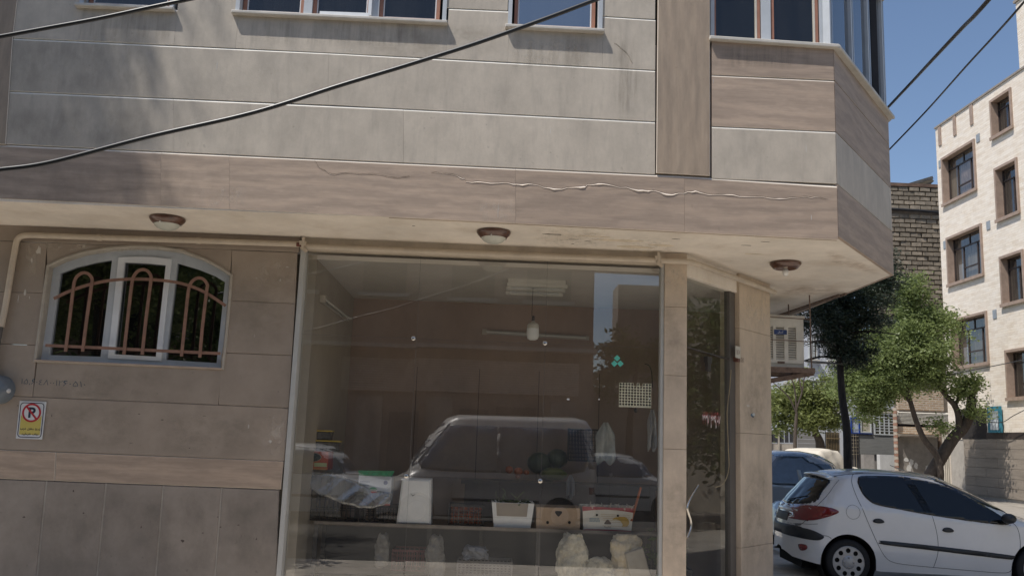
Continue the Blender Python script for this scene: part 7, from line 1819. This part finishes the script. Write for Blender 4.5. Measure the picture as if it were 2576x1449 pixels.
for x in (2060, 2068, 2075): a, b = K(x, 950), K(x, 1130); MB().tube([(a.x, YK-.08, b.z), (a.x, YK-.08, a.z)], .05, 8).build('downpipe', bluew, kw)
MB().box((K(1990, 982).x, YK-.5, K(1990, 986).z), (K(2035, 982).x, YK-.001, K(1990, 981).z)).build('canopy', M('canopy_red', (.35, .14, .11), .6), kw)
cw_ = wthing('boundary_wall', 'low grey wall and gates at the foot of the blue white house', 'wall', (K(2000, 1120).x, YK-.6, .5)); YW2 = YK-.6
darkg = M('gate_dark', (.04, .04, .045), .6, .1); greyg = M('shutter_grey', (.22, .21, .20), .6, .1, 2, (1, 1, 12)); browng = M('door_ochre', (.22, .16, .08), .6, .15)
for x0, x1 in ((1900, 1936), (1940, 1956), (1962, 1972), (1975, 1984), (1987, 1997)): kbox(x0, x1, 1084, 1113, 'gate_bar_panel', darkg, cw_, 0, .06, YW2)
for x in (1938, 1959, 1999): kbox(x-2, x+2, 1078, 1140, 'gate_post', M('post_cream', (.4, .36, .3), .7), cw_, .05, .15, YW2, zmin=.4)
kbox(1900, 2000, 1113, 1130, 'plinth', M('plinth_cream', (.45, .40, .34), .8), cw_, -.02, .1, YW2, zmin=.4)
gs = wthing('garage_shutter', 'grey roller garage shutter left of the pine trunk in the back row', 'shutter', (K(2030, 1120).x, YW2, .5))
a, b = K(2005, 1082, YW2), K(2060, 1140, YW2); nsl = 12
for i in range(nsl): z0_ = lin(.45, a.z, i/nsl); MB().slab([(a.x, YW2-.03, z0_+.006), (b.x, YW2-.03, z0_+.006), (b.x, YW2-.03, lin(.45, a.z, (i+1)/nsl)-.006), (a.x, YW2-.03, lin(.45, a.z, (i+1)/nsl)-.006)], FN, .03, .004).build('slat', greyg, gs)
dr = wthing('metal_door', 'ochre barred metal door just left of the pine trunk', 'door', (K(2095, 1120).x, YW2, .5))
kbox(2077, 2112, 1086, 1150, 'door_panel', M('door_inside', (.10, .085, .06), .7), dr, 0, .05, YW2, zmin=.42)
for x in range(2079, 2112, 4): kbox(x, x+1.4, 1086, 1150, 'door_bar', browng, dr, .04, .035, YW2, zmin=.42)
kbox(2077, 2112, 1101, 1104, 'door_rail', browng, dr, .08, .035, YW2)
kbox(2062, 2076, 1060, 1150, 'wall_pier', M('pier_white', (.45, .46, .47), .8), cw_, .02, .3, YW2, zmin=.4)
# grey house with grid window, shutter, blue window
gh = wthing('house', 'grey house with barred grid window and grey garage door right of the pine trunk', 'house', (K(2200, 1100).x, YK, .5))
kbox(2112, 2258, 1020, 1300, 'wall', M('grey_render', (.26, .24, .22), .8, .1), gh, -.02, .8, zmin=.4)
kbox(2112, 2258, 940, 1030, 'upper_wall', bluew, gh, .02, .8)
kwin(2141, 2159, 1052, 1088, M('blue_frame', (.02, .06, .28), .4), M('far_pane_pale', (.45, .5, .55), .4, .3, 6), gh, 1, 1, False); kwin(2165, 2188, 1050, 1086, wframe, M('far_pane_cream', (.42, .38, .3), .5, .2), gh, 1, 1, False)
kbox(2137, 2192, 1088, 1092, 'blue_ledge', M('blue_ledge', (.02, .05, .2), .5), gh, .12, .1)
kwin(2199, 2247, 1042, 1092, wframe, M('far_pane_olive', (.10, .09, .055), .3, .2), gh, 4, 7, False); kbox(2196, 2249, 1033, 1040, 'lintel', M('lintel_cream', (.5, .46, .38), .7), gh, .1, .12)
kbox(2160, 2248, 1094, 1143, 'garage_door', M('garage_door_grey', (.20, .20, .19), .35, .1, 2, (1, 1, 6)), gh, .06, .05, zmin=K(2200, 1143).z)
for i in range(6): kbox(2138, 2157, 1096+i*9, 1098+i*9, 'gate_rail', M('rail_cream', (.35, .3, .22), .7), gh, .12, .03)
kbox(2138, 2157, 1094, 1150, 'gate_back', darkg, gh, .06, .05, zmin=.42)
for x in (2144, 2150): kbox(x-.8, x+.8, 1094, 1150, 'gate_bar', M('rail_cream2', (.35, .3, .22), .7), gh, .16, .03, zmin=.42)
kbox(2190, 2254, 1142, 1200, 'low_wall', M('white_render', (.55, .55, .54), .8, .06), gh, .9, .3, zmin=.42)
kbox(2160, 2188, 1142, 1200, 'low_wall', M('low_wall_grey', (.30, .28, .26), .8, .1), gh, .5, .3, zmin=.42)
kbox(2246, 2249, 1092, 1160, 'white_tube', M('tube_white', (.6, .62, .65), .4), gh, .2, .06)
bc_ = wthing('brick_pier', 'narrow striped red and cream brick pier between the two back row walls', 'pier', (K(2255, 1100, 34.5).x, 34.5, .5)); a, b = K(2251, 1025, 34.5), K(2259, 1190, 34.5); nbk = 26
for i in range(nbk):
    z0_, z1_ = lin(.45, a.z, i/nbk), lin(.45, a.z, (i+1)/nbk); MB().box((a.x, 34.5-.1+(.012 if i % 2 else 0), z0_+.006), (b.x, 34.7, z1_-.006)).build('brick', M('pier_red', (.33, .18, .12), .8, .15) if i % 2 == 0 else M('pier_cream', (.45, .38, .30), .8, .1), bc_)
# yard wall with louvre, ledge, concrete panel
YY = 34.6
yw_ = wthing('yard_wall', 'concrete yard wall with long louvre and brick strip above, behind the forked tree', 'wall', (K(2320, 1150, YY).x, YY, .5))
def yb(x0, x1, y0, y1, nm, mat, off=0.0, th=.2, zmin=None): return kbox(x0, x1, y0, y1, nm, mat, yw_, off, th, YY, zmin)
tanb = brick_mat('tan_brick', (.42, .30, .20), (.30, .20, .13), (.48, .42, .34), .25, .085, .016)
yb(2259, 2370, 1072, 1094, 'brick_strip', tanb); yb(2259, 2375, 980, 1034, 'brick_strip', tanb, -.01)
yb(2254, 2357, 1093, 1097.5, 'ledge', M('ledge_cream', (.52, .47, .40), .8, .1), .45, .6)
yb(2259, 2366, 1097.6, 1300, 'concrete_panel', M('concrete_rough', (.30, .27, .235), .85, .18, 1.5, bump=.4, bscale=9, streak=.4), .02, .2, zmin=.42)
yb(2366, 2371, 1072, 1300, 'post', M('post_brown', (.20, .14, .10), .8), .06, .2, zmin=.42)
MB().box((K(2259, 1034, YY).x, YY+.12, K(2259, 1072, YY).z), (K(2440, 1034, YY).x, YY+.16, K(2259, 1034, YY).z)).build('louvre_back', dark_room, yw_)
lv = None; a, b = K(2259, 1034, YY), K(2440, 1072, YY); ns = 9; lvm = M('louvre_white', (.55, .52, .46), .6, .08)
for i in range(ns):
    z0_ = lin(b.z+.04, a.z-.03, i/(ns-1)); MB().obox(((a.x+b.x)/2, YY+.04, z0_), ((b.x-a.x)/2, 0, 0), Vector((0, .05, .03)), Vector((0, -.006, .010))).build('louvre_slat', lvm, yw_)
pnt = M('white_splash', (.62, .60, .56), .8, .1); ps = MB(); rr = random.Random(6)
for (px, py, w, h) in ((2280, 1156, .12, .10), (2293, 1162, .12, .16), (2287, 1178, .12, .22), (2305, 1172, .10, .15), (2332, 1182, .09, .22)):
    c = K(px, py, YY-.03); n = 12; ps.add([(c.x+w*math.cos(2*math.pi*i/n)*rr.uniform(.5, 1), YY-.028, c.z+h*math.sin(2*math.pi*i/n)*rr.uniform(.6, 1)) for i in range(n)], [tuple(range(n))])
ps.build('paint_splash', pnt, yw_)
wg = wthing('sheet_metal_gate', 'cream corrugated sheet metal gate behind the leaning trunk', 'gate', (K(2400, 1200, 33.2).x, 33.2, .5)); YG2 = 33.2
a, b = K(2371, 1092, YG2), K(2436, 1290, YG2); np_ = 12; gm_ = M('gate_cream', (.56, .51, .43), .6, .07, 2, streak=.3)
for i in range(np_):
    x0_, x1_ = lin(a.x, b.x, i/np_), lin(a.x, b.x, (i+1)/np_); MB().slab([(x0_+.008, YG2, .5), (x1_-.008, YG2, .5), (x1_-.008, YG2, a.z), (x0_+.008, YG2, a.z)], FN, .05, .012).build('gate_panel', gm_, wg)
MB().box((a.x, YG2+.03, .5), (b.x, YG2+.07, a.z)).build('gate_back', M('gate_shade', (.3, .27, .22), .8), wg)
MB().box((K(2404, 1170, YG2).x-.03, YG2-.05, K(2404, 1178, YG2).z), (K(2404, 1170, YG2).x+.05, YG2-.001, K(2404, 1163, YG2).z)).build('gate_handle', rust, wg)
MB().box((b.x+.01, YG2-.1, .5), (K(2450, 1100, YG2).x, YG2+.2, K(2450, 1062, YG2).z)).build('gate_post', M('gate_post_dark', (.06, .045, .04), .8, .2), wg)
MB().box((K(2430, 1107, YG2).x-.25, YG2-.2, K(2430, 1112, YG2).z), (b.x, YG2-.12, K(2430, 1106, YG2).z)).build('gate_bracket', rust, wg)
# wires in the side street
sw = M('thin_wire', (.03, .03, .03), .5)
for i, (pts, r_) in enumerate((([K(1900, 908, 20), K(2032, 908, 20), K(2114, 914, 20)], .012), ([onY(2115, 915, 17.4), onY(2060, 912, 15), onX(2030, 907, 4.2)], .018), ([K(2050, 960, 30), K(2300, 955, 28), K(2440, 932, 24), K(2600, 900, 20)], .012), ([K(2240, 1170, 24), K(2330, 1205, 20)], .012), ([onX(2478, 1060, 15.2), onX(2520, 1062, 15.2), onX(2550, 1045, 15.2), onX(2600, 1020, 15.2)], .012))):
    tag(MB().tube(smooth_path(pts, 5), r_, 5).build('street_wire', sw), ['faint wire at the left of the pine crown', 'dark blue strap wire tying the pine trunk to the bay', 'thin wire crossing in front of the pale brick building', 'thin wire sloping down behind the hatchback roof', 'slack wire hanging beside the teal notice frame'][i], 'wire', 'wires in the side street')

# ================================================================== OTHER SIDE OF THE STREET (seen mirrored in the shop glass)
YO2 = -8.0
ob_ = wthing('shuttered_building', 'brown building with ribbed shutter box across the street, mirrored in the glass', 'building', (-2, YO2, 0))
wallb = M('brown_render', (.34, .255, .20), .85, .1, 1.2)
ob_w = MB(); ob_w.box((-16, YO2-6, 0), (2.85, YO2, 10.2)); ob_w.build('wall', wallb, ob_)
MB().box((-16, YO2+.001, 4.12), (2.9, YO2+.5, 4.22)).build('ledge', M('ledge_pale', (.5, .46, .4), .7), ob_)
for i in range(14):
    z0_ = lin(2.95, 3.85, i/14); MB().slab([(2.45, YO2+.12, z0_), (-4.05, YO2+.12, z0_), (-4.05, YO2+.12, z0_+.055), (2.45, YO2+.12, z0_+.055)], (0, 1, 0), .05, .012).build('shutter_rib', M('shutter_brown', (.66, .54, .44), .5), ob_)
for x0, x1, zz, m in ((-3.6, -2.9, 2.8, M('panel_beige', (.45, .37, .30), .8)), (-1.6, -.9, 2.8, M('panel_beige2', (.42, .35, .28), .8)), (.3, 1.4, 2.6, M('door_brown', (.12, .08, .06), .5)), (-2.7, -1.8, 2.4, darkg), (-.7, .1, 2.5, darkg), (1.7, 2.4, 2.8, M('panel_beige3', (.36, .3, .25), .8))): MB().box((x0, YO2+.001, 0), (x1, YO2+.09, zz)).build('shopfront_panel', m, ob_)
for x in (-7.5, -5.5, -3, -.5, 1.6):
    w = MB().box((x-.6, YO2+.002, 5.6), (x+.6, YO2+.04, 7.2)).build('window', wind, ob_); MB().box((x-.7, YO2+.002, 5.5), (x+.7, YO2+.12, 5.598)).build('sill', white_stone, w)
ob2 = wthing('low_building', 'low pale building across the street right of the brown one', 'building', (7, YO2-4, 0))
MB().box((2.9, YO2-7, 0), (12, YO2-3, 3.4)).build('wall', M('pale_render', (.42, .38, .33), .85, .08), ob2)
MB().box((4.6, YO2-9, 0), (9, YO2-7.5, 7.5)).build('wall', M('tan_render', (.36, .31, .26), .85, .08), ob2)
tr2 = wthing('street_tree', 'leafy tree across the street, mirrored in the upper right glass', 'tree', (4.2, YO2-1.5, 0))
limbs('trunk', [([(4.2, YO2-1.5, 0), (4.1, YO2-1.5, 2), (4.3, YO2-1.5, 4)], .14, .06)], bark, tr2)
P_, s_, _c = crown([(4.0, YO2-1.5, 4.3, 1.0, .9, .8), (5.2, YO2-1.7, 4.2, .9, .9, .9), (3.4, YO2-1.6, 3.6, .7, .7, .6)], 130, 30, .09, .2, 6, .3); tag(leafmesh('foliage', P_, s_, green_l, tr2), kind='stuff')
tr3 = wthing('street_tree', 'tree across the street on the left, mirrored in the arched window', 'tree', (-9, -4.5, 0))
limbs('trunk', [([(-9, -4.5, 0), (-9, -4.5, 2.2), (-9.1, -4.5, 4.6)], .16, .08)], bark, tr3)
P_, s_, _c = crown([(-8.6, -4.5, 4.6, 2.2, 1.3, 1.7), (-6.6, -4.7, 4.2, 1.4, 1.0, 1.5), (-10.6, -4.6, 4.4, 1.4, 1.0, 1.6)], 420, 34, .09, .22, 7, .3); tag(leafmesh('foliage', P_, s_, green_l, tr3), kind='stuff')
for k_, (x, y) in enumerate(((12.0, 14.0), (11.8, 10.0))):
    t = wthing('street_tree', ['tree on the far corner of the side street, mirrored in the door glass', 'second tree farther up the side street, mirrored in the door glass'][k_], 'tree', (x, y, 0)); limbs('trunk', [([(x, y, 0), (x, y, 2), (x+.2, y, 4)], .16, .08)], bark, t)
    P_, s_, _c = crown([(x, y, 3.6, 1.7, 1.9, 2.0), (x+.3, y+1.6, 3.0, 1.3, 1.5, 1.8), (x+.3, y-.2, 2.0, 1.2, 1.7, 1.2)], 520, 44, .09, .22, 8+k_, .3); tag(leafmesh('foliage', P_, s_, green_l, t), kind='stuff')
eb = wthing('corner_building', 'pale building on the far side of the side street, mirrored in the door glass', 'building', (16, 4, 0)); MB().box((15.5, -12, 0), (22, 15, 6)).build('wall', M('pale_render2', (.45, .40, .33), .85, .08), eb)
for y in (-6, -2, 2, 6, 10):
    w = MB().box((15.46, y-.7, 4.4), (15.499, y+.7, 6)).build('window', wind, eb); MB().box((15.40, y-.8, 4.3), (15.499, y+.8, 4.399)).build('sill', white_stone, w)
saloon('parked_van', 'added dark tall van just left of the view, shading the lower left wall', (-8.0, 3.2, 0), R(0), paint('dark_van_paint', (.03, .032, .036)), height=2.3, group='added light blockers outside the view', kind='van', L=4.5)  # unseen van added to keep bounce and sky light off the lower left wall
saloon('parked_car', 'white saloon across the street, mirrored at the left of the shop glass', (-5.9, -2.6, 0), R(0), paint('gloss_white_paint', (.78, .78, .78)), height=1.55, group='cars across the street')
saloon('parked_van', 'tall pale van across the street, mirrored in the middle of the shop glass', (2.35, -2.6, 0), R(180), paint('pearl_paint', (.60, .58, .55)), height=2.25, group='cars across the street', kind='van', L=4.5)
saloon('parked_car', 'pale saloon across the street, mirrored at the right of the shop glass', (.9, -5.6, 0), R(0), white2, height=1.5, group='cars across the street')
